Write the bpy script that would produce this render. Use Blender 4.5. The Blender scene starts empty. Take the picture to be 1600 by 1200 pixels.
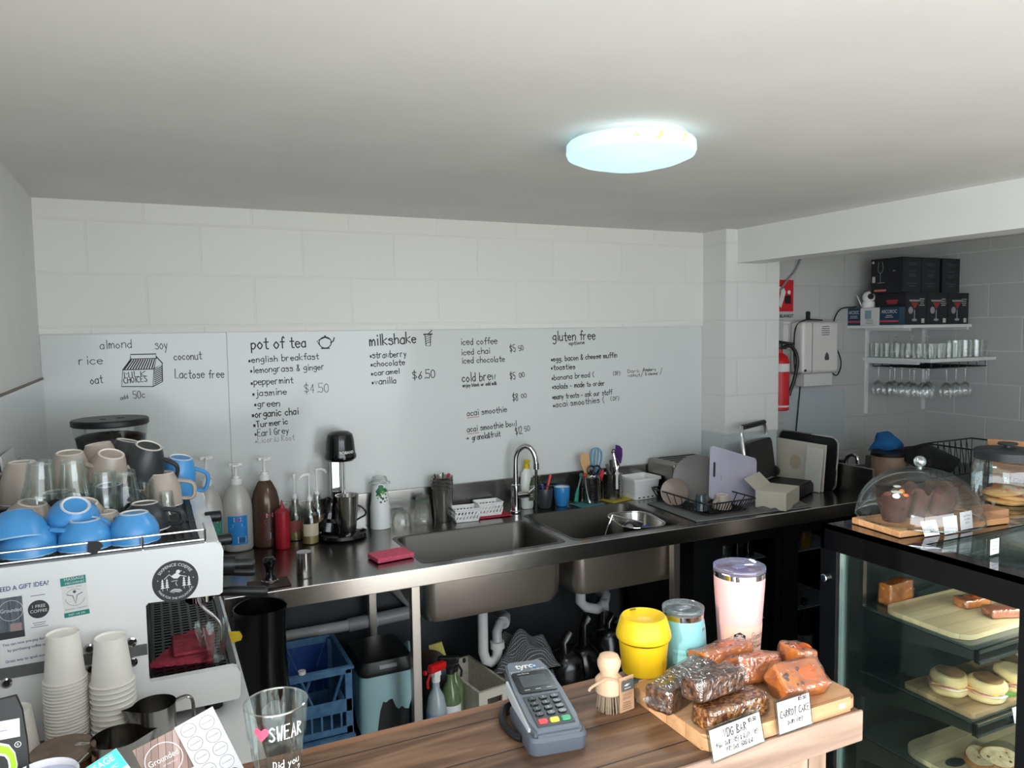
import bpy, bmesh, math, random
from mathutils import Matrix, Vector
C = bpy.context.scene.collection
SC = bpy.context.scene
PI = math.pi
# ---------------------------------------------------------------- camera, light, exposure
CAM_H, CAM_Y = 1.763, -3.312
cam_d = bpy.data.cameras.new('camera')
cam = bpy.data.objects.new('camera', cam_d)
C.objects.link(cam)
cam_d.sensor_width = 36.0
cam_d.lens = 26.75
cam_d.clip_start = 0.02
YAW, PITCH, ROLL = 0.4435, -0.0704, -0.0139
f_ = Vector((math.sin(YAW) * math.cos(PITCH), math.cos(YAW) * math.cos(PITCH), math.sin(PITCH)))
r_ = Vector((math.cos(YAW), -math.sin(YAW), 0))
u_ = r_.cross(f_)
r2 = r_ * math.cos(ROLL) + u_ * math.sin(ROLL)
u2 = u_ * math.cos(ROLL) - r_ * math.sin(ROLL)
cam.matrix_world = Matrix(((r2.x, u2.x, -f_.x, 0), (r2.y, u2.y, -f_.y, CAM_Y), (r2.z, u2.z, -f_.z, CAM_H), (0, 0, 0, 1)))
SC.camera = cam
SC.view_settings.view_transform = 'Standard'
SC.view_settings.look = 'None'
SC.view_settings.exposure = 0.20
SC.view_settings.gamma = 1.0
SC.view_settings.use_curve_mapping = False
SC.cycles.max_bounces = 10
SC.cycles.transparent_max_bounces = 24
SC.cycles.diffuse_bounces = 5
SC.cycles.glossy_bounces = 5
SC.cycles.sample_clamp_indirect = 4.0
SC.cycles.caustics_reflective = False
SC.cycles.caustics_refractive = False
w = bpy.data.worlds.new('daylight')
SC.world = w
w.use_nodes = True
bg = w.node_tree.nodes['Background']
bg.inputs['Color'].default_value = (0.86, 0.93, 1.0, 1)
bg.inputs['Strength'].default_value = 6.0


def sun_light():
    d = bpy.data.lights.new('sun', 'SUN')
    d.energy = 2.6
    d.color = (1.0, 0.90, 0.76)
    d.angle = math.radians(1.2)
    o = bpy.data.objects.new('sun', d)
    C.objects.link(o)
    o.location = (-6, -6, 5)
    o.rotation_euler = Vector((0.86, 0.43, -0.27)).to_track_quat('-Z', 'Y').to_euler()


def opening_light(name, loc, rot, sx, sy):
    d = bpy.data.lights.new(name, 'AREA')
    d.shape = 'RECTANGLE'
    d.size, d.size_y = sx, sy
    d.cycles.is_portal = True
    o = bpy.data.objects.new(name, d)
    C.objects.link(o)
    o.location = loc
    o.rotation_euler = rot


sun_light()
FRONT_Y = -4.3
opening_light('shopfront_daylight', (1.04, FRONT_Y, 1.1), (PI / 2, 0, 0), 2.7, 2.2)
opening_light('side_door_daylight', (-0.42, -3.53, 1.07), (PI / 2, 0, -PI / 2), 1.36, 2.14)


# ---------------------------------------------------------------- materials
def S(r, g=None, b=None):
    if g is None:
        g = b = r
    def f(c):
        c /= 255.0
        return c / 12.92 if c <= 0.04045 else ((c + 0.055) / 1.055) ** 2.4
    return (f(r), f(g), f(b), 1)


MATS = {}


def mat(name, col=(128, 128, 128), rough=0.5, metal=0.0, spec=0.5, trans=0.0, emit=None, es=0.0, coat=0.0, sss=0.0):
    if name in MATS:
        return MATS[name]
    m = bpy.data.materials.new(name)
    m.use_nodes = True
    p = m.node_tree.nodes['Principled BSDF']
    p.inputs['Base Color'].default_value = S(*col)
    p.inputs['Roughness'].default_value = rough
    p.inputs['Metallic'].default_value = metal
    p.inputs['Specular IOR Level'].default_value = spec
    p.inputs['Transmission Weight'].default_value = trans
    p.inputs['Coat Weight'].default_value = coat
    if sss:
        p.inputs['Subsurface Weight'].default_value = sss
        p.inputs['Subsurface Radius'].default_value = (0.01, 0.01, 0.01)
    if emit:
        p.inputs['Emission Color'].default_value = S(*emit)
        p.inputs['Emission Strength'].default_value = es
    MATS[name] = m
    return m


def nodes(m):
    nt = m.node_tree
    return nt, nt.nodes, nt.links, nt.nodes['Principled BSDF']


def noise_mat(name, c1, c2, scale=20, stretch=(1, 1, 1), rough=0.6, bump=0.0, metal=0.0, detail=4, lo=0.35, hi=0.65, bscale=None, coat=0.0):
    if name in MATS:
        return MATS[name]
    m = mat(name, c1, rough, metal, coat=coat)
    nt, N, L, p = nodes(m)
    tc = N.new('ShaderNodeTexCoord')
    mp = N.new('ShaderNodeMapping')
    mp.inputs['Scale'].default_value = stretch
    L.new(tc.outputs['Object'], mp.inputs['Vector'])
    n = N.new('ShaderNodeTexNoise')
    n.inputs['Scale'].default_value = scale
    n.inputs['Detail'].default_value = detail
    L.new(mp.outputs[0], n.inputs['Vector'])
    r = N.new('ShaderNodeValToRGB')
    r.color_ramp.elements[0].position = lo
    r.color_ramp.elements[0].color = S(*c1)
    r.color_ramp.elements[1].position = hi
    r.color_ramp.elements[1].color = S(*c2)
    L.new(n.outputs['Fac'], r.inputs['Fac'])
    L.new(r.outputs['Color'], p.inputs['Base Color'])
    if bump:
        n2 = n
        if bscale:
            n2 = N.new('ShaderNodeTexNoise')
            n2.inputs['Scale'].default_value = bscale
            L.new(mp.outputs[0], n2.inputs['Vector'])
        b = N.new('ShaderNodeBump')
        b.inputs['Strength'].default_value = bump
        b.inputs['Distance'].default_value = 0.004
        L.new(n2.outputs['Fac'], b.inputs['Height'])
        L.new(b.outputs[0], p.inputs['Normal'])
    return m


def steel(name='steel', col=(150, 148, 145), rough=0.27, stretch=(2, 60, 60), bump=0.02):
    if name in MATS:
        return MATS[name]
    m = mat(name, col, rough, 1.0)
    nt, N, L, p = nodes(m)
    tc = N.new('ShaderNodeTexCoord')
    mp = N.new('ShaderNodeMapping')
    mp.inputs['Scale'].default_value = stretch
    L.new(tc.outputs['Object'], mp.inputs['Vector'])
    n = N.new('ShaderNodeTexNoise')
    n.inputs['Scale'].default_value = 6
    n.inputs['Detail'].default_value = 5
    L.new(mp.outputs[0], n.inputs['Vector'])
    mr = N.new('ShaderNodeMapRange')
    mr.inputs['To Min'].default_value = rough - 0.07
    mr.inputs['To Max'].default_value = rough + 0.1
    L.new(n.outputs['Fac'], mr.inputs['Value'])
    L.new(mr.outputs[0], p.inputs['Roughness'])
    b = N.new('ShaderNodeBump')
    b.inputs['Strength'].default_value = bump
    b.inputs['Distance'].default_value = 0.002
    L.new(n.outputs['Fac'], b.inputs['Height'])
    L.new(b.outputs[0], p.inputs['Normal'])
    return m


def glass(name='clear_glass', tint=(250, 252, 251), rim=(215, 222, 222), k=0.10, rough=0.03, haze=0.0, top=0.6):
    """thin-walled glass: clear, with a reflecting skin that strengthens at grazing view"""
    if name in MATS:
        return MATS[name]
    m = bpy.data.materials.new(name)
    m.use_nodes = True
    nt = m.node_tree
    N, L = nt.nodes, nt.links
    N.clear()
    out = N.new('ShaderNodeOutputMaterial')
    tr = N.new('ShaderNodeBsdfTransparent')
    tr.inputs[0].default_value = S(*tint)
    gl = N.new('ShaderNodeBsdfGlossy')
    gl.inputs['Color'].default_value = S(*rim)
    gl.inputs['Roughness'].default_value = rough
    lw = N.new('ShaderNodeLayerWeight')
    lw.inputs['Blend'].default_value = 0.35
    mr = N.new('ShaderNodeMapRange')
    mr.inputs['To Min'].default_value = k
    mr.inputs['To Max'].default_value = top
    L.new(lw.outputs['Fresnel'], mr.inputs['Value'])
    mx = N.new('ShaderNodeMixShader')
    L.new(mr.outputs[0], mx.inputs['Fac'])
    L.new(tr.outputs[0], mx.inputs[1])
    L.new(gl.outputs[0], mx.inputs[2])
    if haze:
        df = N.new('ShaderNodeBsdfDiffuse')
        df.inputs[0].default_value = S(*tint)
        m2 = N.new('ShaderNodeMixShader')
        m2.inputs['Fac'].default_value = haze
        L.new(mx.outputs[0], m2.inputs[1])
        L.new(df.outputs[0], m2.inputs[2])
        L.new(m2.outputs[0], out.inputs['Surface'])
    else:
        L.new(mx.outputs[0], out.inputs['Surface'])
    MATS[name] = m
    return m


def wood(name, c1, c2, c3, grain=(3, 40, 40), scale=1.2, rough=0.55, planks=None, axis='X', bump=0.15):
    """long grain along the local axis; planks=(width across, gap) cuts boards"""
    if name in MATS:
        return MATS[name]
    m = mat(name, c1, rough)
    nt, N, L, p = nodes(m)
    tc = N.new('ShaderNodeTexCoord')
    mp = N.new('ShaderNodeMapping')
    g = {'X': grain, 'Y': (grain[1], grain[0], grain[2]), 'Z': (grain[1], grain[2], grain[0])}[axis]
    mp.inputs['Scale'].default_value = g
    L.new(tc.outputs['Object'], mp.inputs['Vector'])
    vec = mp.outputs[0]
    n = N.new('ShaderNodeTexNoise')
    n.inputs['Scale'].default_value = scale
    n.inputs['Detail'].default_value = 8
    n.inputs['Distortion'].default_value = 0.6
    fac = n.outputs['Fac']
    if planks:
        sep = N.new('ShaderNodeSeparateXYZ')
        L.new(tc.outputs['Object'], sep.inputs[0])
        ac = sep.outputs[{'X': 1, 'Y': 0, 'Z': 0}[axis]]
        dv = N.new('ShaderNodeMath'); dv.operation = 'DIVIDE'
        L.new(ac, dv.inputs[0]); dv.inputs[1].default_value = planks[0]
        fl = N.new('ShaderNodeMath'); fl.operation = 'FLOOR'
        L.new(dv.outputs[0], fl.inputs[0])
        wn = N.new('ShaderNodeTexWhiteNoise'); wn.noise_dimensions = '1D'
        L.new(fl.outputs[0], wn.inputs['W'])
        va = N.new('ShaderNodeVectorMath'); va.operation = 'ADD'
        L.new(vec, va.inputs[0])
        sc = N.new('ShaderNodeVectorMath'); sc.operation = 'SCALE'
        L.new(wn.outputs['Color'], sc.inputs[0]); sc.inputs['Scale'].default_value = 30
        L.new(sc.outputs[0], va.inputs[1])
        vec = va.outputs[0]
    L.new(vec, n.inputs['Vector'])
    r = N.new('ShaderNodeValToRGB')
    e = r.color_ramp.elements
    e[0].position = 0.28; e[0].color = S(*c1)
    e[1].position = 0.75; e[1].color = S(*c3)
    k = e.new(0.5); k.color = S(*c2)
    L.new(fac, r.inputs['Fac'])
    colo = r.outputs['Color']
    if planks:
        fr = N.new('ShaderNodeMath'); fr.operation = 'FRACT'
        L.new(dv.outputs[0], fr.inputs[0])
        cp = N.new('ShaderNodeMath'); cp.operation = 'LESS_THAN'
        L.new(fr.outputs[0], cp.inputs[0]); cp.inputs[1].default_value = planks[1]
        hs = N.new('ShaderNodeHueSaturation')
        mr = N.new('ShaderNodeMapRange'); mr.inputs['To Min'].default_value = 0.75; mr.inputs['To Max'].default_value = 1.2
        L.new(wn.outputs['Value'], mr.inputs['Value'])
        L.new(mr.outputs[0], hs.inputs['Value'])
        L.new(colo, hs.inputs['Color'])
        mx = N.new('ShaderNodeMix'); mx.data_type = 'RGBA'
        L.new(cp.outputs[0], mx.inputs['Factor'])
        L.new(hs.outputs[0], mx.inputs['A'])
        mx.inputs['B'].default_value = S(30, 22, 16)
        colo = mx.outputs['Result']
    L.new(colo, p.inputs['Base Color'])
    b = N.new('ShaderNodeBump')
    b.inputs['Strength'].default_value = bump
    b.inputs['Distance'].default_value = 0.003
    L.new(n.outputs['Fac'], b.inputs['Height'])
    L.new(b.outputs[0], p.inputs['Normal'])
    return m


def block_wall(name, horiz, col, mortar_dark=0.93, rough=0.55, bw=0.4, bh=0.2):
    """painted concrete blocks; horiz = 0 for walls along X, 1 for walls along Y"""
    m = mat(name, col, rough)
    nt, N, L, p = nodes(m)
    tc = N.new('ShaderNodeTexCoord')
    sp = N.new('ShaderNodeSeparateXYZ')
    L.new(tc.outputs['Object'], sp.inputs[0])
    cb = N.new('ShaderNodeCombineXYZ')
    L.new(sp.outputs[horiz], cb.inputs[0])
    L.new(sp.outputs[2], cb.inputs[1])
    bt = N.new('ShaderNodeTexBrick')
    bt.inputs['Scale'].default_value = 1.0
    bt.inputs['Brick Width'].default_value = bw
    bt.inputs['Row Height'].default_value = bh
    bt.inputs['Mortar Size'].default_value = 0.006
    bt.inputs['Mortar Smooth'].default_value = 0.6
    c = S(*col)
    bt.inputs['Color1'].default_value = c
    bt.inputs['Color2'].default_value = tuple(v * 0.97 for v in c[:3]) + (1,)
    bt.inputs['Mortar'].default_value = tuple(v * mortar_dark for v in c[:3]) + (1,)
    L.new(cb.outputs[0], bt.inputs['Vector'])
    L.new(bt.outputs['Color'], p.inputs['Base Color'])
    nz = N.new('ShaderNodeTexNoise')
    nz.inputs['Scale'].default_value = 9
    nz.inputs['Detail'].default_value = 6
    L.new(tc.outputs['Object'], nz.inputs['Vector'])
    ma = N.new('ShaderNodeMath'); ma.operation = 'MULTIPLY_ADD'
    L.new(nz.outputs['Fac'], ma.inputs[0]); ma.inputs[1].default_value = 0.25
    iv = N.new('ShaderNodeMath'); iv.operation = 'SUBTRACT'
    iv.inputs[0].default_value = 1.0
    L.new(bt.outputs['Fac'], iv.inputs[1])
    L.new(iv.outputs[0], ma.inputs[2])
    b = N.new('ShaderNodeBump')
    b.inputs['Strength'].default_value = 0.35
    b.inputs['Distance'].default_value = 0.006
    L.new(ma.outputs[0], b.inputs['Height'])
    L.new(b.outputs[0], p.inputs['Normal'])
    return m


# ---------------------------------------------------------------- mesh builder
def fr(o=(0, 0, 0), u=(1, 0, 0), v=(0, 1, 0)):
    u = Vector(u).normalized(); v = Vector(v)
    v = (v - u * v.dot(u)).normalized(); n = u.cross(v)
    o = Vector(o)
    return Matrix(((u.x, v.x, n.x, o.x), (u.y, v.y, n.y, o.y), (u.z, v.z, n.z, o.z), (0, 0, 0, 1)))


def XZ(x, y, z):          # a plane facing the customers (-Y)
    return fr((x, y, z), (1, 0, 0), (0, 0, 1))


def T(x=0, y=0, z=0):
    return Matrix.Translation((x, y, z))


def RX(a): return Matrix.Rotation(math.radians(a), 4, 'X')
def RY(a): return Matrix.Rotation(math.radians(a), 4, 'Y')
def RZ(a): return Matrix.Rotation(math.radians(a), 4, 'Z')


def catmull(P, k=5, closed=False):
    P = [Vector(p) for p in P]
    n = len(P)
    if n < 3:
        return P
    out = []
    for i in range(n if closed else n - 1):
        a = P[(i - 1) % n] if closed or i > 0 else P[0] * 2 - P[1]
        b, c = P[i], P[(i + 1) % n]
        d = P[(i + 2) % n] if closed or i + 2 < n else P[-1] * 2 - P[-2]
        for j in range(k):
            t = j / k
            out.append(0.5 * ((2 * b) + (c - a) * t + (2 * a - 5 * b + 4 * c - d) * t * t + (3 * b - a - 3 * c + d) * t ** 3))
    if not closed:
        out.append(P[-1])
    return out


GLY = {
 'a': '~47 28 06 04 23 44;-48 43', 'b': '-0c 03;~07 28 47 45 23 04', 'c': '~47 28 06 05 23 44', 'd': '~47 28 06 05 23 45;-4c 43',
 'e': '~06 46 47 28 07 05 23 44', 'f': '~4b 3c 2a 23;-08 48', 'g': '~47 28 06 05 24 45;~48 42 20 01', 'h': '-0c 03;~06 28 47 43',
 'i': '-18 13;-1a 1b', 'j': '~28 21 00;-2a 2b', 'k': '-0c 03;-48 06 43', 'l': '-1c 13', 'm': '-08 03;~06 18 26 23;~26 48 56 53',
 'n': '-08 03;~06 28 47 43', 'o': '~28 06 05 23 45 46 28', 'p': '-08 00;~07 28 47 45 23 04', 'r': '-08 03;~06 18 38',
 's': '~47 28 07 36 44 23 04', 't': '~2b 24 33 43;-08 48', 'u': '~08 04 23 44;-48 43', 'v': '-08 23 48', 'w': '-08 13 27 43 58',
 'x': '-08 43;-48 03', 'y': '-08 24;-48 10', 'z': '-08 48 03 43', 'q': '~47 28 06 05 24 45;-48 40',
 '0': '~2c 0a 05 23 45 4a 2c', '1': '-1c 13', '2': '~0a 2c 4a 38 03;-03 43', '3': '~0b 2c 4a 28 46 33 04', '4': '-3c 06 46;-3c 33',
 '5': '-4c 0c 08;~08 38 46 33 04', '6': '~4b 15 23 45 37 05', '7': '-0c 4c 13', '8': '~28 0a 2c 4a 28 05 23 45 28', '9': '~4a 2c 0a 28 4a 43',
 '$': '~4a 2b 0a 18 37 45 24 05;-2d 22', '&': '~43 1a 2c 3a 05 23 46', '.': '-23 24', ',': '-13 02', '(': '~2c 08 22', ')': '~0c 28 02',
 '-': '-06 36', '*': '-16 26;-15 25', '/': '-3c 03', '>': '-06 46;-28 46 24', "'": '-1c 1a', '!': '-1c 16;-13 14', '?': '~0a 2c 4a 26;-23 24',
 'M': '-03 0c 28 4c 43', 'I': '-1c 13', 'L': '-0c 03 43', 'K': '-0c 03;-4c 07 43', 'C': '~4b 2c 09 06 23 44', 'H': '-0c 03;-4c 43;-08 48',
 'O': '~2c 09 06 23 46 49 2c', 'E': '-4c 0c 03 43;-08 38', 'S': '~4b 2c 0a 28 45 23 04', 'T': '-0c 4c;-2c 23', 'G': '~4b 2c 09 06 23 44 47 27',
 'D': '-0c 03;~0c 3b 48 34 03', 'F': '-4c 0c 03;-08 38', 'W': '-0c 13 29 33 4c', 'R': '-03 0c;~0c 4a 08;-08 43', 'V': '-0c 23 4c',
 'P': '-03 0c;~0c 4a 07', 'B': '-03 0c;~0c 3a 08 44 03', 'A': '-03 2c 43;-16 36', 'N': '-03 0c 43 4c', 'U': '~0c 05 23 45 4c', 'Y': '-0c 28 4c;-28 23',
}
TEXT_CACHE = {}


class MB:
    def __init__(s):
        s.bm = bmesh.new()
        s.m = 0
        s.bev = False

    def add(s, V, F, M=None):
        vs = [s.bm.verts.new(M @ Vector(v) if M else Vector(v)) for v in V]
        for f in F:
            try:
                k = s.bm.faces.new([vs[i] for i in f])
                k.material_index = s.m
            except ValueError:
                pass
        return vs

    def box(s, x0, y0, z0, x1, y1, z1, b=0, M=None, seg=2):
        V = [(x0, y0, z0), (x1, y0, z0), (x1, y1, z0), (x0, y1, z0), (x0, y0, z1), (x1, y0, z1), (x1, y1, z1), (x0, y1, z1)]
        F = [(3, 2, 1, 0), (4, 5, 6, 7), (0, 1, 5, 4), (1, 2, 6, 5), (2, 3, 7, 6), (3, 0, 4, 7)]
        if not b:
            return s.add(V, F, M)
        s.bev = True
        t = MB(); t.add(V, F)
        bmesh.ops.bevel(t.bm, geom=list(t.bm.edges), offset=b, segments=seg, affect='EDGES', profile=0.5, clamp_overlap=True)
        return s.merge(t, M)

    def merge(s, t, M=None):
        t.bm.verts.index_update()
        V = [v.co.copy() for v in t.bm.verts]
        F = [[v.index for v in f.verts] for f in t.bm.faces]
        vs = s.add(V, F, M)
        t.bm.free()
        return vs

    def lathe(s, prof, n=28, M=None, a0=0.0, a1=2 * PI):
        full = abs(a1 - a0 - 2 * PI) < 1e-6
        k = n if full else n + 1
        V, F, rings = [], [], []
        for (r, z) in prof:
            if r < 1e-6:
                rings.append([len(V)] * k); V.append((0, 0, z))
            else:
                rings.append(list(range(len(V), len(V) + k)))
                for i in range(k):
                    a = a0 + (a1 - a0) * i / n
                    V.append((r * math.cos(a), r * math.sin(a), z))
        for A, B in zip(rings, rings[1:]):
            for i in range(n):
                j = (i + 1) % k
                q = [A[i], A[j], B[j], B[i]]
                q = [x for t, x in enumerate(q) if x not in q[:t]]
                if len(q) > 2:
                    F.append(q)
        return s.add(V, F, M)

    def cyl(s, r, z0, z1, M=None, n=24, r2=None, b=0):
        r2 = r if r2 is None else r2
        if b:
            return s.lathe([(0, z0), (r - b, z0), (r, z0 + b), (r2, z1 - b), (r2 - b, z1), (0, z1)], n, M)
        return s.lathe([(0, z0), (r, z0), (r2, z1), (0, z1)], n, M)

    def ball(s, r, M=None, n=16, sz=1.0):
        return s.lathe([(r * math.sin(PI * i / 10), -r * sz * math.cos(PI * i / 10)) for i in range(11)], n, M)

    def tube(s, path, r, n=8, closed=False, sm=0, M=None, flat=1.0):
        P = catmull(path, sm, closed) if sm else [Vector(p) for p in path]
        k = len(P)
        V, F = [], []
        prev = None
        for i in range(k):
            t = (P[(i + 1) % k] - P[i - 1]) if (closed or 0 < i < k - 1) else (P[1] - P[0] if i == 0 else P[-1] - P[-2])
            t.normalize()
            if prev is None:
                a = Vector((0, 0, 1)) if abs(t.z) < 0.9 else Vector((1, 0, 0))
                prev = (a - t * a.dot(t)).normalized()
            else:
                prev = (prev - t * prev.dot(t)).normalized()
            o = t.cross(prev)
            rr = r[min(len(r) - 1, int(i * len(r) / k))] if isinstance(r, (list, tuple)) else r
            for j in range(n):
                a = 2 * PI * j / n
                V.append(P[i] + prev * (rr * math.cos(a)) + o * (rr * flat * math.sin(a)))
        for i in range(k if closed else k - 1):
            for j in range(n):
                i2 = (i + 1) % k
                F.append((i * n + j, i * n + (j + 1) % n, i2 * n + (j + 1) % n, i2 * n + j))
        if not closed:
            F.append(tuple(range(n - 1, -1, -1)))
            F.append(tuple(range((k - 1) * n, k * n)))
        return s.add(V, F, M)

    def prism(s, poly, z0, z1, M=None):
        n = len(poly)
        V = [(x, y, z0) for x, y in poly] + [(x, y, z1) for x, y in poly]
        F = [tuple(range(n - 1, -1, -1)), tuple(range(n, 2 * n))] + [(i, (i + 1) % n, (i + 1) % n + n, i + n) for i in range(n)]
        return s.add(V, F, M)

    def quad(s, w, h, M, z=0.0, c=True):
        x0, y0 = (-w / 2, -h / 2) if c else (0, 0)
        return s.add([(x0, y0, z), (x0 + w, y0, z), (x0 + w, y0 + h, z), (x0, y0 + h, z)], [(0, 1, 2, 3)], M)

    def disc(s, r, M, z=0.0, n=32, r0=0.0):
        return s.lathe([(r0, z), (r, z)], n, M)

    def ribbon(s, P, wd, M=None, closed=False, z=0.0):
        P = [Vector((p[0], p[1])) for p in P]
        if closed:
            P = P + [P[0]]
        V, F = [], []
        k = len(P)
        for i in range(k):
            if closed and i in (0, k - 1):
                t = P[1] - P[-2]
            else:
                t = P[min(i + 1, k - 1)] - P[max(i - 1, 0)]
            if t.length < 1e-9:
                t = Vector((1, 0))
            t.normalize()
            q = Vector((-t.y, t.x)) * wd / 2
            e = t * (wd * 0.35) * (0 if closed else (-1 if i == 0 else 1 if i == k - 1 else 0))
            V += [(P[i] + e + q).to_3d() + Vector((0, 0, z)), (P[i] + e - q).to_3d() + Vector((0, 0, z))]
        for i in range(k - 1):
            F.append((2 * i, 2 * i + 1, 2 * i + 3, 2 * i + 2))
        return s.add(V, F, M)

    def hand(s, txt, h, M, wd=None, rnd=None, width=None, slant=0.0):
        """marker handwriting, cap height h, baseline at origin of M"""
        u = h / 9.0
        wd = wd or h * 0.11
        rnd = rnd or random.Random(len(txt) * 7 + ord(txt[0]))
        adv = {'i': 3, 'l': 3, ' ': 4.2, '.': 3, ',': 3, '1': 3, 'm': 7, 'w': 7, 'I': 3, "'": 3, '*': 4.5, 'j': 4, 't': 5.5, 'f': 5.2}
        tot = sum(adv.get(ch, 6) for ch in txt) * u
        kx = width / tot if width else 1.0
        x = 0.0
        for ch in txt:
            g = GLY.get(ch)
            if g:
                dy, k = rnd.uniform(-0.3, 0.3), rnd.uniform(0.93, 1.07)
                for st in g.split(';'):
                    pts = [((x + int(q[0]) * u * k), (int(q[1], 16) - 3 + dy) * u * k) for q in st[1:].split()]
                    pts = [(px * kx + py * slant, py) for px, py in pts]
                    if st[0] == '~':
                        pts = [(p.x, p.y) for p in catmull([(a, b, 0) for a, b in pts], 5)]
                    s.ribbon(pts, wd * (2.2 if ch in '*' else 1), M, z=rnd.uniform(0, 0.00015))
            x += adv.get(ch, 6) * u
        return tot * kx

    def text(s, txt, size, M, align='CENTER', bold=0.0, width=None, curve=None):
        """printed lettering; size = cap height.  width squeezes it to that length"""
        key = (txt, bold)
        if key not in TEXT_CACHE:
            c = bpy.data.curves.new('lettering', 'FONT')
            c.body = txt; c.size = 1.0; c.align_x = 'CENTER'; c.offset = bold; c.resolution_u = 3
            o = bpy.data.objects.new('lettering', c)
            C.objects.link(o)
            dg = bpy.context.evaluated_depsgraph_get(); dg.update()
            me = bpy.data.meshes.new_from_object(o.evaluated_get(dg))
            TEXT_CACHE[key] = ([v.co.copy() for v in me.vertices], [tuple(p.vertices) for p in me.polygons])
            bpy.data.objects.remove(o); bpy.data.curves.remove(c); bpy.data.meshes.remove(me)
        V, F = TEXT_CACHE[key]
        if not V:
            return []
        k = size / 0.70
        lo = min(v.x for v in V); hi = max(v.x for v in V)
        kx = k if not width else width / max(1e-6, hi - lo)
        off = {'CENTER': 0, 'LEFT': -lo, 'RIGHT': -hi}[align]
        P = [Vector(((v.x + off) * kx, v.y * k, 0)) for v in V]
        if curve:       # bend round a circle of radius |curve|; positive = top arc
            R_ = curve
            P = [Vector(((abs(R_) + (p.y if R_ > 0 else -p.y)) * math.sin(p.x / abs(R_)), (1 if R_ > 0 else -1) * (abs(R_) + (p.y if R_ > 0 else -p.y)) * math.cos(p.x / abs(R_)), 0)) for p in P]
        return s.add(P, F, M)

    def lines(s, w_, n, M, step, th, rnd=random.Random(3)):
        """rows of print too small to read"""
        for i in range(n):
            k = rnd.uniform(0.6, 1.0)
            s.quad(w_ * k, th, M @ T(0, -i * step, 0))

    def wrap(s, vs, r, c=(0, 0), taper=None):
        """roll flat (x, z) geometry round a vertical cylinder; x = arc length, facing -Y at x = 0; taper(z) -> radius"""
        for v in vs:
            rr = (taper(v.co.z) if taper else r)
            a = v.co.x / rr
            k = rr + (-v.co.y)
            v.co.x, v.co.y = c[0] + k * math.sin(a), c[1] - k * math.cos(a)

    def xf(s, M):
        bmesh.ops.transform(s.bm, matrix=M, verts=list(s.bm.verts))
        return s

    def jitter(s, a, seed=1, sc=1.0):
        from mathutils import noise
        for v in s.bm.verts:
            p = v.co * sc
            v.co += Vector((noise.noise(p + Vector((seed, 0, 0))), noise.noise(p + Vector((0, seed, 7))), noise.noise(p + Vector((3, 5, seed))))) * a
        return s


def part(name, mb, mats, parent=None, ang=38, flat=False, normals=True):
    me = bpy.data.meshes.new(name)
    if normals:
        bmesh.ops.recalc_face_normals(mb.bm, faces=list(mb.bm.faces))
    if not flat:
        lim = math.radians(ang)
        for f in mb.bm.faces:
            f.smooth = True
        for e in mb.bm.edges:
            if len(e.link_faces) != 2 or e.calc_face_angle(0) > lim:
                e.smooth = False
    mb.bm.to_mesh(me)
    mb.bm.free()
    for m in (mats if isinstance(mats, (list, tuple)) else [mats]):
        me.materials.append(m)
    o = bpy.data.objects.new(name, me)
    C.objects.link(o)
    if mb.bev and not flat:
        wn = o.modifiers.new('weighted_normals', 'WEIGHTED_NORMAL')
        wn.keep_sharp = True
    if parent:
        o.parent = parent
    return o


def tag(o, label, cat, group=None):
    o['label'] = label
    o['category'] = cat
    if group:
        o['group'] = group
    return o


def thing(name, label, cat, loc=(0, 0, 0), rz=0.0, group=None, rot=None):
    o = bpy.data.objects.new(name, None)
    o.empty_display_size = 0.05
    C.objects.link(o)
    o.location = loc
    o.rotation_euler = rot if rot else (0, 0, math.radians(rz))
    return tag(o, label, cat, group)


def solo(name, mb, mats, label, cat, loc=(0, 0, 0), rz=0.0, group=None, rot=None, **k):
    o = part(name, mb, mats, **k)
    o.location = loc
    o.rotation_euler = rot if rot else (0, 0, math.radians(rz))
    return tag(o, label, cat, group)


def struct(name, mb, mats, **k):
    o = part(name, mb, mats, **k)
    o['kind'] = 'structure'
    return o


def dup(root, loc, rot=None, label=None, group=None):
    r = root.copy()
    C.objects.link(r)
    r.location = loc
    if rot is not None:
        r.rotation_euler = rot
    if label:
        r['label'] = label
    if group:
        r['group'] = group
    for ch in list(root.children):
        c = ch.copy()
        C.objects.link(c)
        c.parent = r
        for g in list(ch.children):
            d = g.copy()
            C.objects.link(d)
            d.parent = c
    return r


ORD = ['first', 'second', 'third', 'fourth', 'fifth', 'sixth', 'seventh', 'eighth', 'ninth', 'tenth', 'eleventh', 'twelfth', 'thirteenth', 'fourteenth',
       'fifteenth', 'sixteenth', 'seventeenth', 'eighteenth', 'nineteenth', 'twentieth', 'twenty-first', 'twenty-second', 'twenty-third', 'twenty-fourth', 'twenty-fifth', 'twenty-sixth', 'twenty-seventh', 'twenty-eighth']

WHITE = mat('white_paint', (225, 226, 224), 0.5)
BLACK = mat('black_plastic', (22, 22, 24), 0.42)
INK = mat('black_ink', (18, 18, 20), 0.6)
PAPER = mat('white_paper', (216, 216, 214), 0.7)
STEEL = mat('spun_steel', (178, 176, 172), .2, 1.0)
CHROME = mat('chrome', (205, 205, 205), 0.08, 1.0)
GLASS = glass()
WPLASTIC = mat('white_plastic', (230, 230, 228), 0.4)
GREYTXT = mat('grey_print', (120, 122, 126), 0.7)
# ---------------------------------------------------------------- the room
XL, XR, CEIL = -0.367, 4.56, 2.272
def plainbox(name, b, m, **k):
    q = MB(); q.box(*b, **k)
    return struct(name, q, m)

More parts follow.
